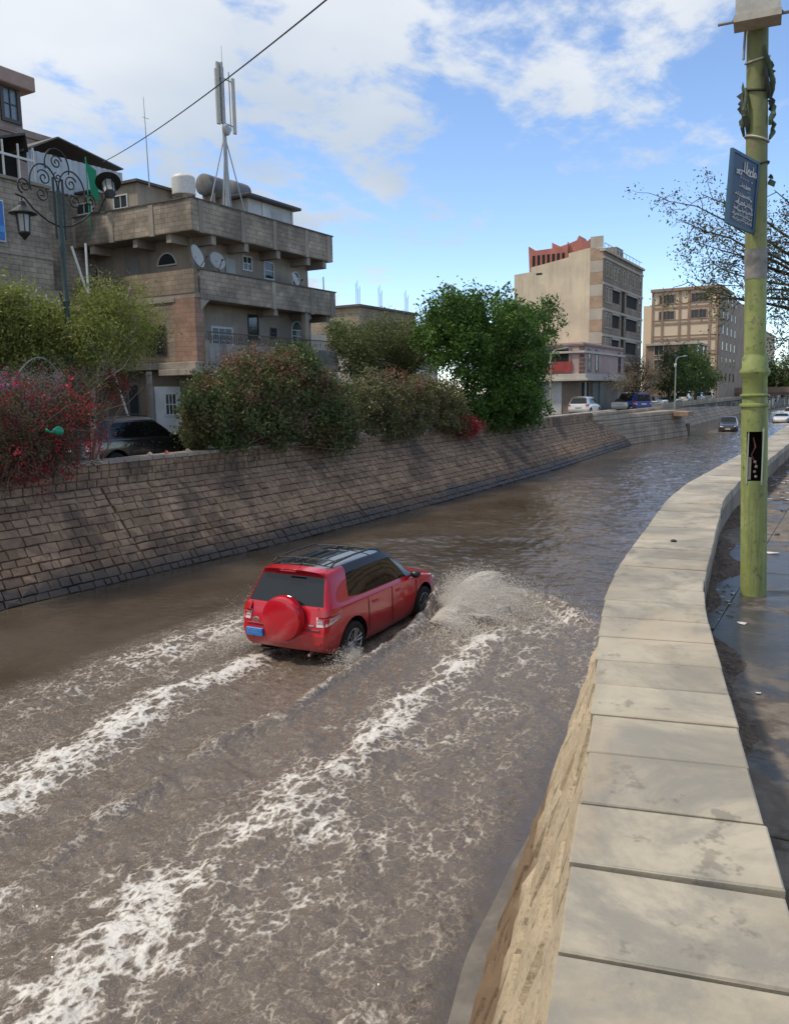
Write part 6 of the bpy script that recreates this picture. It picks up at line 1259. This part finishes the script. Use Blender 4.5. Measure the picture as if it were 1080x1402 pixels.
a = P(702, 419, y=20.0); cobra_lamp('street_lamp', 'street lamp head poking out above the dark leafy tree', a[0] - 1.2, 20.3, a[2], .9, (.97, -.22), .75)
a = P(766, 478, y=18.0); cobra_lamp('street_lamp', 'thin lamp post with scrolls in front of the pink corner building', a[0], 18.6, a[2] + .1, 1.4, (.95, -.3), .6, plain('olive_lamp_paint', (.30, .30, .18), .6), True)
a = P(928, 487, y=18.2); cobra_lamp('street_lamp', 'pale lamp post beside the full green street tree', a[0], 18.4, a[2], 2.0, (.97, -.2), .9, plain('pale_lamp_steel', (.34, .36, .30), .5), True)
# overhead cable from the roofs towards the right
pA, pB = P(140, 222, y=30.0), P(470, -18, y=8.0) + np.array([0, 0, .45]); m = MB(); m.tube([tuple(pA * (1 - t) + pB * t - np.array([0, 0, 1.6 * 4 * t / 1.5 * (1 - t / 1.5) * .30])) for t in np.linspace(0, 1.5, 44)], .016, 5); tag(m.build('overhead_cable', plain('black_cable', (.02, .02, .02), .6)), 'dark overhead cable rising across the cloudy sky', 'cable')
# arched hoop over the bougainvillea
pts = [P(12 + 82 * t, 530 - 42 * math.sin(math.pi * t) + 2 * t, y=18.1) for t in np.linspace(0, 1, 16)]; m = MB(); m.tube([(pts[0][0], 18.1, 2.3)] + [tuple(p) for p in pts] + [(pts[-1][0], 18.1, 2.3)], .022, 6); tag(m.build('garden_hoop', plain('pale_hoop', (.34, .34, .27), .6)), 'thin pale arched hoop over the red bougainvillea', 'hoop')
# green bag caught in the bougainvillea
def bag(px, py, y, s_, mat, label, name='plastic_bag'):
    rs = np.random.RandomState(int(px)); c = P(px, py, y=y); m = MB(); m.ell((0, 0, 0), (s_, s_ * .5, s_ * .8), 14, 10); V = np.array(m.v); nz = fbm(V[:, 0] * 6 / s_ * .25, V[:, 2] * 6 / s_ * .25 + V[:, 1] * 3, 3, int(px)); V *= (1 + .35 * nz)[:, None]; m.v = [tuple(v + c) for v in V]; m.tube([tuple(c + np.array([-s_ * .8, 0, 0])), tuple(c + np.array([-s_ * 1.6, 0, -.02])), tuple(c + np.array([-s_ * 2.3, .02, .05]))], [s_ * .35, s_ * .15, s_ * .3], 7)
    o = m.build(name, mat, smooth=True); tag(o, label, 'plastic bag')
bag(80, 590, 16.1, .14, plain('green_plastic', (.01, .22, .13), .4), 'green plastic bag caught in the red bougainvillea')
# bits of fallen blossom and rubbish on the left parapet
for i, (px, mt, lab) in enumerate(((205, (.45, .42, .38), 'crumpled pale paper cup on the left parapet below the black car'), (228, (.5, .09, .07), 'small red drink carton standing on the left parapet by the low shrub'), (257, (.46, .40, .32), 'pale crumpled wrapper on the left parapet at the big bush'))):
    c = P(px, 616, y=17.5); m = MB(); V = [(c[0], 17.5, 2.93)]; rq = random.Random(i)
    for k in range(9): w = 6.283 * k / 9; V.append((c[0] + rq.uniform(.05, .12) * math.cos(w), 17.5 + rq.uniform(.05, .1) * math.sin(w), 2.835 + rq.uniform(0, .05)))
    m.add(V, [[0, 1 + k, 1 + (k + 1) % 9] for k in range(9)]); tag(m.build('litter', plain('litter_%d' % i, mt, .7)), lab, 'litter')
# litter on the right pavement
rl = random.Random(9); M_pl = plain('white_plastic_litter', (.52, .51, .48), .5); M_lf = plain('brown_leaf_litter', (.10, .06, .035), .8); M_bk = plain('black_rubber_litter', (.012, .012, .012), .6)
def crumple(px, py, s_, mat, label, long=1.0, group='scraps of rubbish on the right pavement'):
    c = P(px, py, z=2.61); m = MB(); n = 7; V = [(c[0], c[1], 2.61 + s_ * .25)]; a0 = rl.random() * 6
    for k in range(n): w = a0 + 6.283 * k / n; q = s_ * rl.uniform(.5, 1.1); V.append((c[0] + q * math.cos(w), c[1] + q * long * math.sin(w), 2.607 + s_ * rl.uniform(.0, .35)))
    m.add(V, [[0, 1 + k, 1 + (k + 1) % n] for k in range(n)]); o = m.build('litter', mat); tag(o, label, 'litter', group)
for (px, py, s_, mt, lab, lo) in ((1015, 853, .035, M_pl, 'white crumpled scrap of plastic on the pavement by the green pole foot', 1.4), (1038, 949, .022, M_pl, 'tiny white scrap on the wet pavement beside the coping', 1.), (1064, 732, .05, M_bk, 'flat black rubber piece on the pavement behind the green pole', 1.), (1050, 757, .06, M_pl, 'long white strip lying behind the green pole', 3.), (1072, 700, .06, M_bk, 'dark rag on the pavement far behind the green pole', 1.)): crumple(px, py, s_, mt, lab, lo, None)
for k in range(46):
    px = rl.uniform(1052, 1079); py = rl.uniform(640, 690); crumple(px, py, rl.uniform(.02, .06), rl.choice((M_pl, M_pl, M_lf)), 'small scrap of rubbish strewn along the parapet foot beyond the green pole', 1.3)
for k in range(60):
    py = rl.uniform(705, 850); px = 985 + rl.uniform(0, 25) - (py - 705) * .04; q = P(px, py, z=2.61)
    yi = float(np.interp(q[0], PX, PY)) - .58
    if q[1] < yi - .03: crumple(px, py, rl.uniform(.008, .022), M_lf if rl.random() < .75 else M_pl, 'tiny dead leaf or scrap along the inner parapet foot before the green pole', 1.3)
# stains of bird seed on the coping are in its stone; a small dark pebble lies on it
for i, (px, py, lab) in enumerate(((922, 741, 'small dark pebble on the pale coping slabs'),)):
    c = P(px, py, z=3.05); m = MB(); m.ell((c[0], c[1], 3.053), (.022, .028, .014), 8, 6); tag(m.build('pebble', M_bk), lab, 'pebble')
# ------------------------------------------------------------------ vehicles: x forward from the rear bumper, y to the left, z up from the road
def paint(name, col, rough=.28, metallic=.0):
    if name in MATS: return MATS[name]
    b = NB(name); n = b.noise(2.5, 4, .6, b.obj()); d = b.rng(b.noise(30, 4, .7, b.obj()), .62, .74)
    sep = b.N.new('ShaderNodeSeparateXYZ'); b.L.new(b.obj(), sep.inputs[0])
    mud = b.math('MULTIPLY', b.rng(b.math('ADD', sep.outputs[2], b.math('MULTIPLY', n, -.35)), .62, .18), .35)
    c = b.mix(b.rng(n, .3, .7), tuple(v * .93 for v in col), col); c = b.mix(b.math('MULTIPLY', d, .12), c, (.3, .24, .2)); c = b.mix(mud, c, (.16, .12, .095)); b.set('Base Color', c); b.set('Metallic', metallic)
    b.set('Roughness', b.math('ADD', b.math('MULTIPLY', mud, .5), rough)); b.set('Coat Weight', .8); b.set('Coat Roughness', .06); MATS[name] = b.m; return b.m
M_cg = plain('tinted_car_glass', (.006, .006, .007), .05, spec=.4); M_cgr = plain('car_rear_glass', (.010, .012, .014), .03, spec=.6); M_blk = plain('black_trim', (.012, .012, .013), .4); M_rub = surf('tyre_rubber', (.016, .015, .014), .85, .3, 20)
M_alloy = plain('alloy_silver', (.42, .42, .42), .3, .8); M_chr = plain('chrome', (.6, .6, .6), .15, .9); M_tlr = plain('tail_lamp_red', (.42, .012, .015), .12, coat=1.0); M_tlw = plain('tail_lamp_clear', (.62, .56, .54), .12, coat=1.0); M_hl = plain('head_lamp', (.6, .62, .62), .1, coat=1.0); M_plate_b = plain('blue_number_plate', (.02, .19, .56), .4); M_plate_w = plain('white_number_plate', (.6, .6, .58), .4); M_blackroof = plain('black_gloss_roof', (.016, .017, .018), .12, coat=1.0)
SUV = [  # rings of half sections: (x, y, z) x 11
 [(.06, 0, .36), (.06, .72, .36), (.02, .81, .45), (.0, .85, .64), (.05, .845, .88), (.09, .825, 1.06), (.11, .79, 1.10), (.37, .655, 1.56), (.27, .60, 1.645), (.24, .33, 1.675), (.23, 0, 1.68)],
 [(.25, 0, .28), (.25, .80, .28), (.22, .875, .42), (.22, .905, .64), (.24, .90, .88), (.26, .885, 1.06), (.29, .855, 1.10), (.52, .70, 1.56), (.46, .635, 1.66), (.46, .35, 1.695), (.46, 0, 1.70)],
 [(.62, 0, .24), (.62, .83, .24), (.62, .89, .38), (.62, .915, .64), (.62, .91, .88), (.62, .895, 1.055), (.64, .865, 1.095), (.86, .715, 1.565), (.86, .645, 1.67), (.86, .36, 1.71), (.86, 0, 1.72)],
 [(1.30, 0, .24), (1.30, .83, .22), (1.30, .89, .36), (1.30, .915, .64), (1.30, .91, .88), (1.30, .90, 1.045), (1.31, .868, 1.085), (1.36, .725, 1.575), (1.36, .655, 1.68), (1.36, .36, 1.725), (1.36, 0, 1.735)],
 [(2.15, 0, .24), (2.15, .83, .22), (2.15, .89, .36), (2.15, .912, .64), (2.15, .91, .88), (2.15, .90, 1.03), (2.15, .868, 1.07), (2.08, .725, 1.575), (2.08, .655, 1.675), (2.08, .36, 1.72), (2.08, 0, 1.73)],
 [(2.65, 0, .24), (2.65, .83, .22), (2.65, .89, .36), (2.65, .912, .64), (2.65, .91, .88), (2.65, .90, 1.02), (2.66, .866, 1.06), (2.42, .71, 1.555), (2.38, .64, 1.65), (2.34, .35, 1.69), (2.32, 0, 1.70)],
 [(3.12, 0, .24), (3.12, .82, .22), (3.12, .885, .36), (3.12, .91, .64), (3.12, .905, .88), (3.14, .89, 1.0), (3.16, .85, 1.04), (3.10, .77, 1.085), (3.05, .68, 1.10), (3.0, .36, 1.115), (2.98, 0, 1.12)],
 [(3.48, 0, .26), (3.48, .80, .26), (3.48, .885, .40), (3.48, .91, .64), (3.48, .905, .86), (3.48, .86, .965), (3.48, .80, 1.0), (3.48, .72, 1.025), (3.48, .6, 1.04), (3.48, .34, 1.055), (3.48, 0, 1.06)],
 [(3.95, 0, .26), (3.95, .76, .26), (3.95, .84, .40), (3.95, .875, .62), (3.95, .865, .80), (3.95, .82, .895), (3.95, .76, .925), (3.95, .68, .945), (3.95, .56, .96), (3.95, .32, .975), (3.95, 0, .98)],
 [(4.25, 0, .30), (4.25, .60, .30), (4.27, .68, .42), (4.28, .73, .60), (4.26, .74, .72), (4.22, .71, .80), (4.20, .66, .83), (4.19, .58, .85), (4.18, .48, .865), (4.17, .28, .88), (4.16, 0, .885)],
 [(4.36, 0, .36), (4.36, .45, .36), (4.38, .52, .45), (4.38, .56, .58), (4.36, .57, .68), (4.32, .55, .745), (4.30, .51, .76), (4.29, .45, .77), (4.28, .37, .78), (4.27, .2, .79), (4.26, 0, .795)]]
def sedan_rings():
    S = [[list(p) for p in r] for r in SUV]
    for r in S:
        for p in r:
            if p[2] > .9: p[2] = .90 + (p[2] - .9) * .66
            p[2] *= .98
    for j in (0, 1):      # boot instead of hatch
        for i in (7, 8, 9, 10): S[j][i] = [(.10, .40)[j], (.70, .6, .34, 0)[i - 7], (.985, 1.0)[j] + .01 * (i - 7)]
    for i in (7, 8, 9, 10): S[2][i][0] = .75; S[2][i][2] = 1.03 + .004 * (i - 7)
    for i in (7, 8, 9, 10): S[3][i][0] = 1.45
    return S
def van_rings():
    S = [[list(p) for p in r] for r in SUV]
    for j, r in enumerate(S):
        for i, p in enumerate(r):
            if p[2] > 1.2: p[2] = 1.2 + (p[2] - 1.2) * 1.55
            if j in (0, 1) and i >= 7: p[0] = .10 + .2 * j
            if j == 5 and i >= 7: p[0] += .75
            if j == 6 and i >= 6: p[0] += .75
            if j == 6 and i < 6: p[0] += .4
    return S
def car(name, label, kind='suv', body=None, group=None, sub=2, roofmat=None, spare=False, plate=M_plate_w, detail=True, cat='car'):
    """returns the Empty at the car's rear axle base; parts follow it"""
    R = empty(name, (0, 0, 0), label, cat, group); rings = {'suv': SUV, 'sedan': sedan_rings(), 'van': van_rings()}[kind]; n = 11; nr = len(rings)
    V = []; F = []; MI = []; full = 2 * n - 2
    for r in rings:
        V += [tuple(p) for p in r] + [(p[0], -p[1], p[2]) for p in r[n - 2:0:-1]]
    names = ['body', 'roof', 'rear_window', 'windscreen', 'side_window', 'bonnet', 'tailgate', 'bumper', 'door', 'wheel_arch', 'window_trim', 'front_bumper', 'front_door', 'quarter_window', 'front_side_window']
    ID = {k: i for i, k in enumerate(names)}
    def region(j, i):
        if kind == 'sedan' and j in (1, 2) and i >= 7: return 'tailgate' if j == 1 else 'rear_window'
        if kind == 'sedan' and j == 0 and i >= 6: return 'tailgate'
        if i == 6 and 2 <= j <= 5: return ('quarter_window', 'side_window', 'front_side_window', 'front_side_window')[j - 2]
        if j == 5 and i >= 7: return 'windscreen'
        if i == 7 and 2 <= j <= 4: return 'window_trim'
        if i >= 8 and 1 <= j <= 4: return 'roof'
        if j >= 6 and i >= 5: return 'bonnet'
        if j == 3 and 2 <= i <= 5: return 'door'
        if j in (4, 5) and 2 <= i <= 5: return 'front_door'
        if j == 0 and i <= 2: return 'bumper'
        if j >= 8: return 'front_bumper'
        return 'body'
    for j in range(nr - 1):
        for k in range(full):
            k2 = (k + 1) % full; i = k if k < n - 1 else full - 1 - k; F.append([j * full + k, (j + 1) * full + k, (j + 1) * full + k2, j * full + k2]); MI.append(ID[region(j, i)])
    for (j, flip) in ((0, False), (nr - 1, True)):
        for i in range(n - 1):
            a, b2 = j * full + i, j * full + i + 1; c = j * full + (full - i - 1) % full; d = j * full + (full - i) % full
            if i == 0: q = [a, b2, c]
            elif i == n - 2: q = [a, b2, d]
            else: q = [a, b2, c, d]
            F.append(q if not flip else q[::-1])
            MI.append(ID[('front_bumper' if flip else ('bumper' if i <= 2 else 'rear_window' if (i == 6 and kind != 'sedan') else 'tailgate'))])
    me = bpy.data.meshes.new(name + '_shell'); me.from_pydata(V, [], F); me.update(); me.polygons.foreach_set('material_index', np.array(MI, np.int32))
    cr = me.attributes.new('crease_edge', 'FLOAT', 'EDGE'); fm = {}
    for p in me.polygons:
        for e in p.edge_keys: fm.setdefault(e, []).append(p.material_index)
    lst = []
    for e in me.edges:
        ms = fm.get(tuple(sorted(e.vertices)), []); a, b2 = e.vertices; ia, ib = a % full, b2 % full; ja, jb = a // full, b2 // full; c = 0.0
        if len(set(ms)) > 1: c = .35
        if ja == jb == 0 or ja == jb == nr - 1: c = .62
        if ia == ib and ia in (1, full - 1): c = .7
        if ia == ib and ia in (5, full - 5): c = max(c, .5)
        lst.append(c)
    cr.data.foreach_set('value', np.array(lst, np.float32)); mats = {k: body for k in names}; mats.update(roof=roofmat or body, rear_window=M_cgr, windscreen=M_cg, side_window=M_cg, quarter_window=M_cg, front_side_window=M_cg, wheel_arch=M_blk, window_trim=M_blk if roofmat else body)
    for k in names: me.materials.append(mats[k])
    shell = bpy.data.objects.new('tmp_shell', me); COL.objects.link(shell); s_ = shell.modifiers.new('s', 'SUBSURF'); s_.levels = sub; s_.render_levels = sub
    ax_r, ax_f, wr = .82, 3.48, .355
    cm = MB(); 
    for ax in (ax_r, ax_f):
        for sg in (-1, 1): cm.lathe([(.44, -.22), (.44, .22)], (ax, sg * .86, wr + .01), 28, 'y')
    cut = cm.build('tmp_cut', None); normals_out(cut); cut.data.materials.clear()
    for k in names: cut.data.materials.append(mats[k])
    cut.data.polygons.foreach_set('material_index', np.full(len(cut.data.polygons), ID['wheel_arch'], np.int32))
    import bmesh
    bm = bmesh.new(); bm.from_mesh(shell.data); bmesh.ops.recalc_face_normals(bm, faces=bm.faces); bm.to_mesh(shell.data); bm.free()
    bo = shell.modifiers.new('b', 'BOOLEAN'); bo.operation = 'DIFFERENCE'; bo.object = cut; bo.solver = 'EXACT'
    bpy.context.view_layer.update(); dg = bpy.context.evaluated_depsgraph_get(); ev = bpy.data.meshes.new_from_object(shell.evaluated_get(dg))
    bpy.data.objects.remove(shell); bpy.data.objects.remove(cut)
    vv = np.empty(len(ev.vertices) * 3, np.float32); ev.vertices.foreach_get('co', vv); vv = vv.reshape(-1, 3).astype(float); vn = np.empty(len(ev.vertices) * 3, np.float32); ev.vertices.foreach_get('normal', vn); vn = vn.reshape(-1, 3)
    byp = {}
    for p in ev.polygons:
        k = names[min(p.material_index, len(names) - 1)]; c = p.center
        if k in ('door', 'front_door', 'side_window', 'quarter_window', 'front_side_window', 'window_trim'): k = (k, c.y > 0)
        elif k == 'wheel_arch': k = (k, c.y > 0, c.x > 2)
        byp.setdefault(k, []).append(list(p.vertices))
    parts = {}
    for k, fl in byp.items():
        nm = k[0] if isinstance(k, tuple) else k; used = sorted({i for f in fl for i in f}); mp = {o: i for i, o in enumerate(used)}; vs_ = vv[used].copy()
        if 'window' in nm and nm != 'window_trim' or nm == 'windscreen': vs_ -= vn[used] * .004
        o = mesh_np(nm, vs_, [[mp[i] for i in f] for f in fl], mats[nm], R); autosmooth(o, 38); o.name = nm if nm not in ('front_door', 'front_side_window') else nm.replace('front_', ''); parts[k] = o
    # panel gaps as thin dark rubber seams
    if detail:
        for sg in (-1, 1):
            for (xx, z0, z1) in ((1.30, .42, 1.04), (2.15, .38, 1.03), (3.12, .40, .96)):
                m = MB(); m.tube([(xx, sg * .913, z0), (xx, sg * .922, .62), (xx, sg * .916, .86), (xx, sg * .902, z1 - .01)], .006, 5); m.build('door_seam', M_blk, R)
            for xx in (1.45, 2.32):
                m = MB(); m.tube([(xx, sg * .915, .90), (xx + .02, sg * .938, .905), (xx + .16, sg * .938, .905), (xx + .18, sg * .915, .90)], .013, 6); m.build('door_handle', body, R)
            m = MB(); m.ell((2.92, sg * 1.0, 1.10), (.09, .11, .075), 12, 8); mo = m.build('wing_mirror', M_blk, R, smooth=True); m = MB(); m.tube([(2.94, sg * .86, 1.06), (2.93, sg * .95, 1.08)], .025, 6); m.build('mirror_arm', M_blk, mo)
        if kind != 'sedan':
            for sg in (-1, 1):
                m = MB(); zr = 1.735 if kind == 'suv' else 2.05; m.tube([(.62, sg * .60, zr - .05), (.72, sg * .60, zr), (1.3, sg * .61, zr + .035), (1.9, sg * .61, zr + .03), (2.22, sg * .60, zr - .03)], .018, 6); m.build('roof_rail', plain('roof_rail_grey', (.05, .05, .05), .35, .5), R)
    # wheels
    for ax in (ax_r, ax_f):
        for sg in (-1, 1):
            Wd = sg * .80; m = MB(); m.lathe([(.235, -.10), (.30, -.112), (.335, -.10), (.353, -.07), (.355, 0), (.353, .07), (.335, .10), (.30, .112), (.235, .10)], (ax, Wd, wr), 32, 'y', cap=False); ty = m.build('wheel', M_rub, R); autosmooth(ty, 30)
            m = MB(); m.lathe([(.235, -.1), (.228, 0), (.235, .10)], (ax, Wd, wr), 28, 'y', cap=False); m.lathe([(.238, sg * .09), (.225, sg * .104), (.215, sg * .09)], (ax, Wd, wr), 28, 'y', cap=False)
            for k in range(6):
                w = k * math.pi / 3 + .2; ca, sa = math.cos(w), math.sin(w); yy = Wd + sg * .085
                for off in (-.028, .028):
                    q0 = (ax + .045 * ca - off * .6 * sa, yy, wr + .045 * sa + off * .6 * ca); q1 = (ax + .224 * ca - off * 1.5 * sa, yy + sg * .012, wr + .224 * sa + off * 1.5 * ca); m.tube([q0, q1], [.018, .022], 6)
            m.lathe([(.055, sg * .07), (.055, sg * .10), (.03, sg * .112), (.005, sg * .113)], (ax, Wd, wr), 14, 'y'); rim = m.build('rim', M_alloy, ty); autosmooth(rim, 40)
            m = MB(); m.lathe([(.21, 0), (.21, .01)], (ax, Wd + sg * .02, wr), 20, 'y'); m.build('brake_disc', M_blk, ty)
    # lamps
    def corner(nm, z0, z1, zt0, zt1, mat, sg, off=.012):
        prof = [(.045, .66), (.055, .76), (.085, .83), (.16, .878), (.27, .905), (.40, .912)]; V = []; F = []
        for (x, yy) in prof:
            dx = -off if x < .1 else 0; f = (x - .045) / .36
            za, zb = z0 + (zt0 - z0) * f, z1 + (zt1 - z1) * f
            V += [(x + dx - (.0 if z0 > .8 else .012), sg * (yy + off), za), (x + dx + .03, sg * (yy + off - .02), zb)]
        F = [[2 * i, 2 * i + 2, 2 * i + 3, 2 * i + 1][::sg] for i in range(len(prof) - 1)]; o = mesh_np(nm, V, F, mat, R); autosmooth(o, 60); return o
    if kind != 'sedan':
        for sg in (-1, 1):
            corner('tail_light', .965, 1.075, 1.03, 1.08, M_tlr, sg, .016); corner('tail_light', .80, .962, .93, 1.025, M_tlw, sg, .014); corner('tail_light', .925, .955, .975, 1.0, M_tlr, sg, .020); corner('tail_light', .86, .875, .95, .962, M_tlr, sg, .020)
    else:
        for sg in (-1, 1): corner('tail_light', .68, .86, .72, .86, M_tlr, sg, .014)
    for sg in (-1, 1):
        m = MB(); m.ell((4.14, sg * .66, .74 if kind != 'van' else .8), (.16, .12, .075), 14, 8); m.build('headlight', M_hl, R, smooth=True)
    part('number_plate', plate, R, (-.035, .006, .39, .73, .53, .665) if spare else (-.02, .03, -.25, .25, .78, .90), c=.004)
    part('front_plate', M_plate_w, R, (4.372, 4.39, -.24, .24, .46, .57))
    if spare:
        m = MB(); yc, zc = -.06, .90; m.lathe([(.05, .02), (.36, .02), (.385, -.02), (.385, -.14), (.365, -.185), (.31, -.20), (.15, -.212), (.01, -.214)], (.06, yc, zc), 40, 'x'); o = m.build('spare_wheel_cover', body, R); normals_out(o); autosmooth(o, 50)
        m = MB(); m.lathe([(.388, -.012), (.391, -.02), (.388, -.03)], (.06, yc, zc), 40, 'x', cap=False); m.build('cover_seam', M_blk, o)
        # emblem: three nested ovals, and a badge bar
        def oval(cy, cz, a, b2, r=.0065): return [(-.002, cy + a * math.cos(t), cz + b2 * math.sin(t)) for t in np.linspace(0, 2 * math.pi, 26)]
        m = MB(); ey, ez = .565, .79
        for (a, b2, dz) in ((.075, .052, 0), (.026, .048, 0), (.052, .022, .022)): m.tube([(x + .03, y_, z_ + dz) for (x, y_, z_) in oval(ey, ez, a, b2)], .0068, 6, cap=False)
        m.build('emblem', M_chr, R); part('badge', M_chr, R, (.022, .034, -.62, -.52, .80, .825)); part('badge', M_chr, R, (.022, .034, .52, .61, .715, .73))
        m = MB(); m.tube([(.20, .30, 1.16), (.16, -.15, 1.145), (.155, -.22, 1.14)], .014, 6); m.build('rear_wiper', M_blk, R)
        for pts in ([(.035, .66, .72), (.045, .68, .88), (.085, .68, 1.06), (.11, .67, 1.10)], [(.035, -.66, .72), (.045, -.68, .88), (.085, -.68, 1.06), (.11, -.67, 1.10)], [(.028, .66, .715), (.014, .3, .712), (.012, -.3, .712), (.028, -.66, .715)]): m = MB(); m.tube([(x_ - .002, y_, z_) for x_, y_, z_ in pts], .005, 5); m.build('tailgate_seam', M_blk, R)
        part('brake_light', M_tlr, R, (.205, .23, -.16, .16, 1.640, 1.662), c=.004); m = MB(); m.tube([(.10, -.52, .33), (-.01, -.53, .315)], .028, 10); m.build('exhaust_pipe', M_chr, R)
        m = MB(); m.tube([(.62, 0, 1.70), (.50, 0, 1.83)], [.014, .006], 6); m.build('roof_aerial', M_blk, R)
        for k in range(5):
            yy = -.44 + k * .22; m = MB(); zt_ = 1.731 - .10 * abs(yy) ** 2; m.tube([(.62, yy, zt_ - .020), (1.1, yy, zt_ - .002), (1.6, yy, zt_ + .003), (2.1, yy, zt_ - .008)], .010, 5); m.build('roof_rib', M_blackroof, R)
        for xx in (.78, 1.95):
            m = MB(); m.tube([(xx, .60, 1.745), (xx, .3, 1.765), (xx, -.3, 1.765), (xx, -.60, 1.745)], .011, 6); m.build('roof_crossbar', M_blk, R)
        m = MB()
        for k in range(6): yy = .44 + k * .048; m.tube([(-.040, yy, .575), (-.040, yy + .012, .60), (-.040, yy - .004, .635)], .005, 4)
        m.build('plate_characters', plain('plate_print', (.45, .55, .7), .5), R)
        part('rear_bumper_step', surf('bumper_top', (.22, .02, .02), .5), R, (.0, .06, -.74, .74, .735, .75), c=.004); part('reflector', M_tlr, R, (-.012, .02, -.76, -.60, .50, .53), (-.012, .02, .60, .76, .50, .53))
    return R
def put(R, x, y, z, rz, back=0.82):
    """place by the point on the road under the rear axle"""
    R.location = (x - back * math.cos(rz), y - back * math.sin(rz), z); R.rotation_euler = (0, 0, rz); return R
hero = car('red_suv', 'red sport utility car with spare wheel cover ploughing through the flood', 'suv', paint('red_car_paint', (.52, .003, .016), .22), spare=True, roofmat=M_blackroof, plate=M_plate_b)
put(hero, 11.45, 8.32, -.17, math.radians(2)); hero.scale = (1.05, 1, 1)
# the black car by the left parapet
blk = car('black_estate_car', 'black estate car parked behind the left parapet by the bougainvillea', 'suv', paint('black_car_paint', (.012, .013, .016), .2, .1), sub=2); put(blk, 16.15, 19.25, 2.2, math.radians(2)); blk.scale = (1.12, 1.02, 1.0)
white = paint('white_car_paint', (.60, .60, .58), .35, 0.)
def at_z(px, py, z): return P(px, py, z=z)
c1 = car('white_suv', 'white utility car parked by the pink corner building', 'suv', white, sub=1, detail=False); put(c1, 69.8, 21.2, 2.2, math.radians(0))
c2 = car('white_saloon_car', 'white saloon parked between the bare tree and the blue van', 'sedan', white, sub=1, detail=False); put(c2, 82.4, 20.9, 2.2, 0)
c3 = car('blue_van', 'blue passenger van parked beside the bare tree', 'van', paint('blue_van_paint', (.02, .045, .22), .3, .1), sub=1, detail=False, cat='van', roofmat=plain('pale_van_roof', (.45, .50, .55), .4)); put(c3, 81.6, 18.9, 2.2, math.radians(40)); c3.scale = (1.15, 1, 1)
for i, (nm, lab, kd, mt, x, y) in enumerate((('parked_car', 'dark grey saloon parked past the blue van', 'sedan', paint('grey_car_paint', (.06, .06, .065), .3), 90.5, 20.6), ('parked_car', 'pale saloon parked under the full green street tree', 'sedan', white, 98, 20.9), ('parked_car', 'silver blue saloon parked past the pale lamp post', 'sedan', paint('silver_car_paint', (.22, .25, .29), .3, .5), 108, 21.3), ('parked_van', 'white van parked by the far shopfronts', 'van', white, 121, 22.2), ('parked_car', 'white utility car parked past the white van', 'suv', white, 131, 22.0), ('parked_car', 'beige utility car parked furthest towards the bridge', 'suv', paint('beige_car_paint', (.45, .41, .34), .35), 141, 22.0))):
    c = car(nm, lab, kd, mt, sub=1, detail=False, group='cars parked along the far street', cat='van' if kd == 'van' else 'car'); put(c, x, y, 2.2, 0)
# cars coming through the water
q = P(990, 592, z=-.05); c = car('oncoming_dark_car', 'dark car driving towards us through the far water', 'suv', paint('navy_car_paint', (.012, .014, .022), .25, .1), sub=1, detail=False); put(c, q[0] + 3.2, q[1] - .1, -.2, math.pi + .1)
q = P(1068, 580, z=-.05); c = car('oncoming_white_car', 'white car wading the far water ahead of another white car', 'sedan', white, sub=1, detail=False); put(c, q[0] + 3.2, q[1], -.2, math.pi)
q = P(1079, 573, z=-.05); c = car('oncoming_white_car', 'white car furthest off in the water towards the bridge', 'suv', white, sub=1, detail=False); put(c, q[0] + 3.2, q[1] - .2, -.2, math.pi)
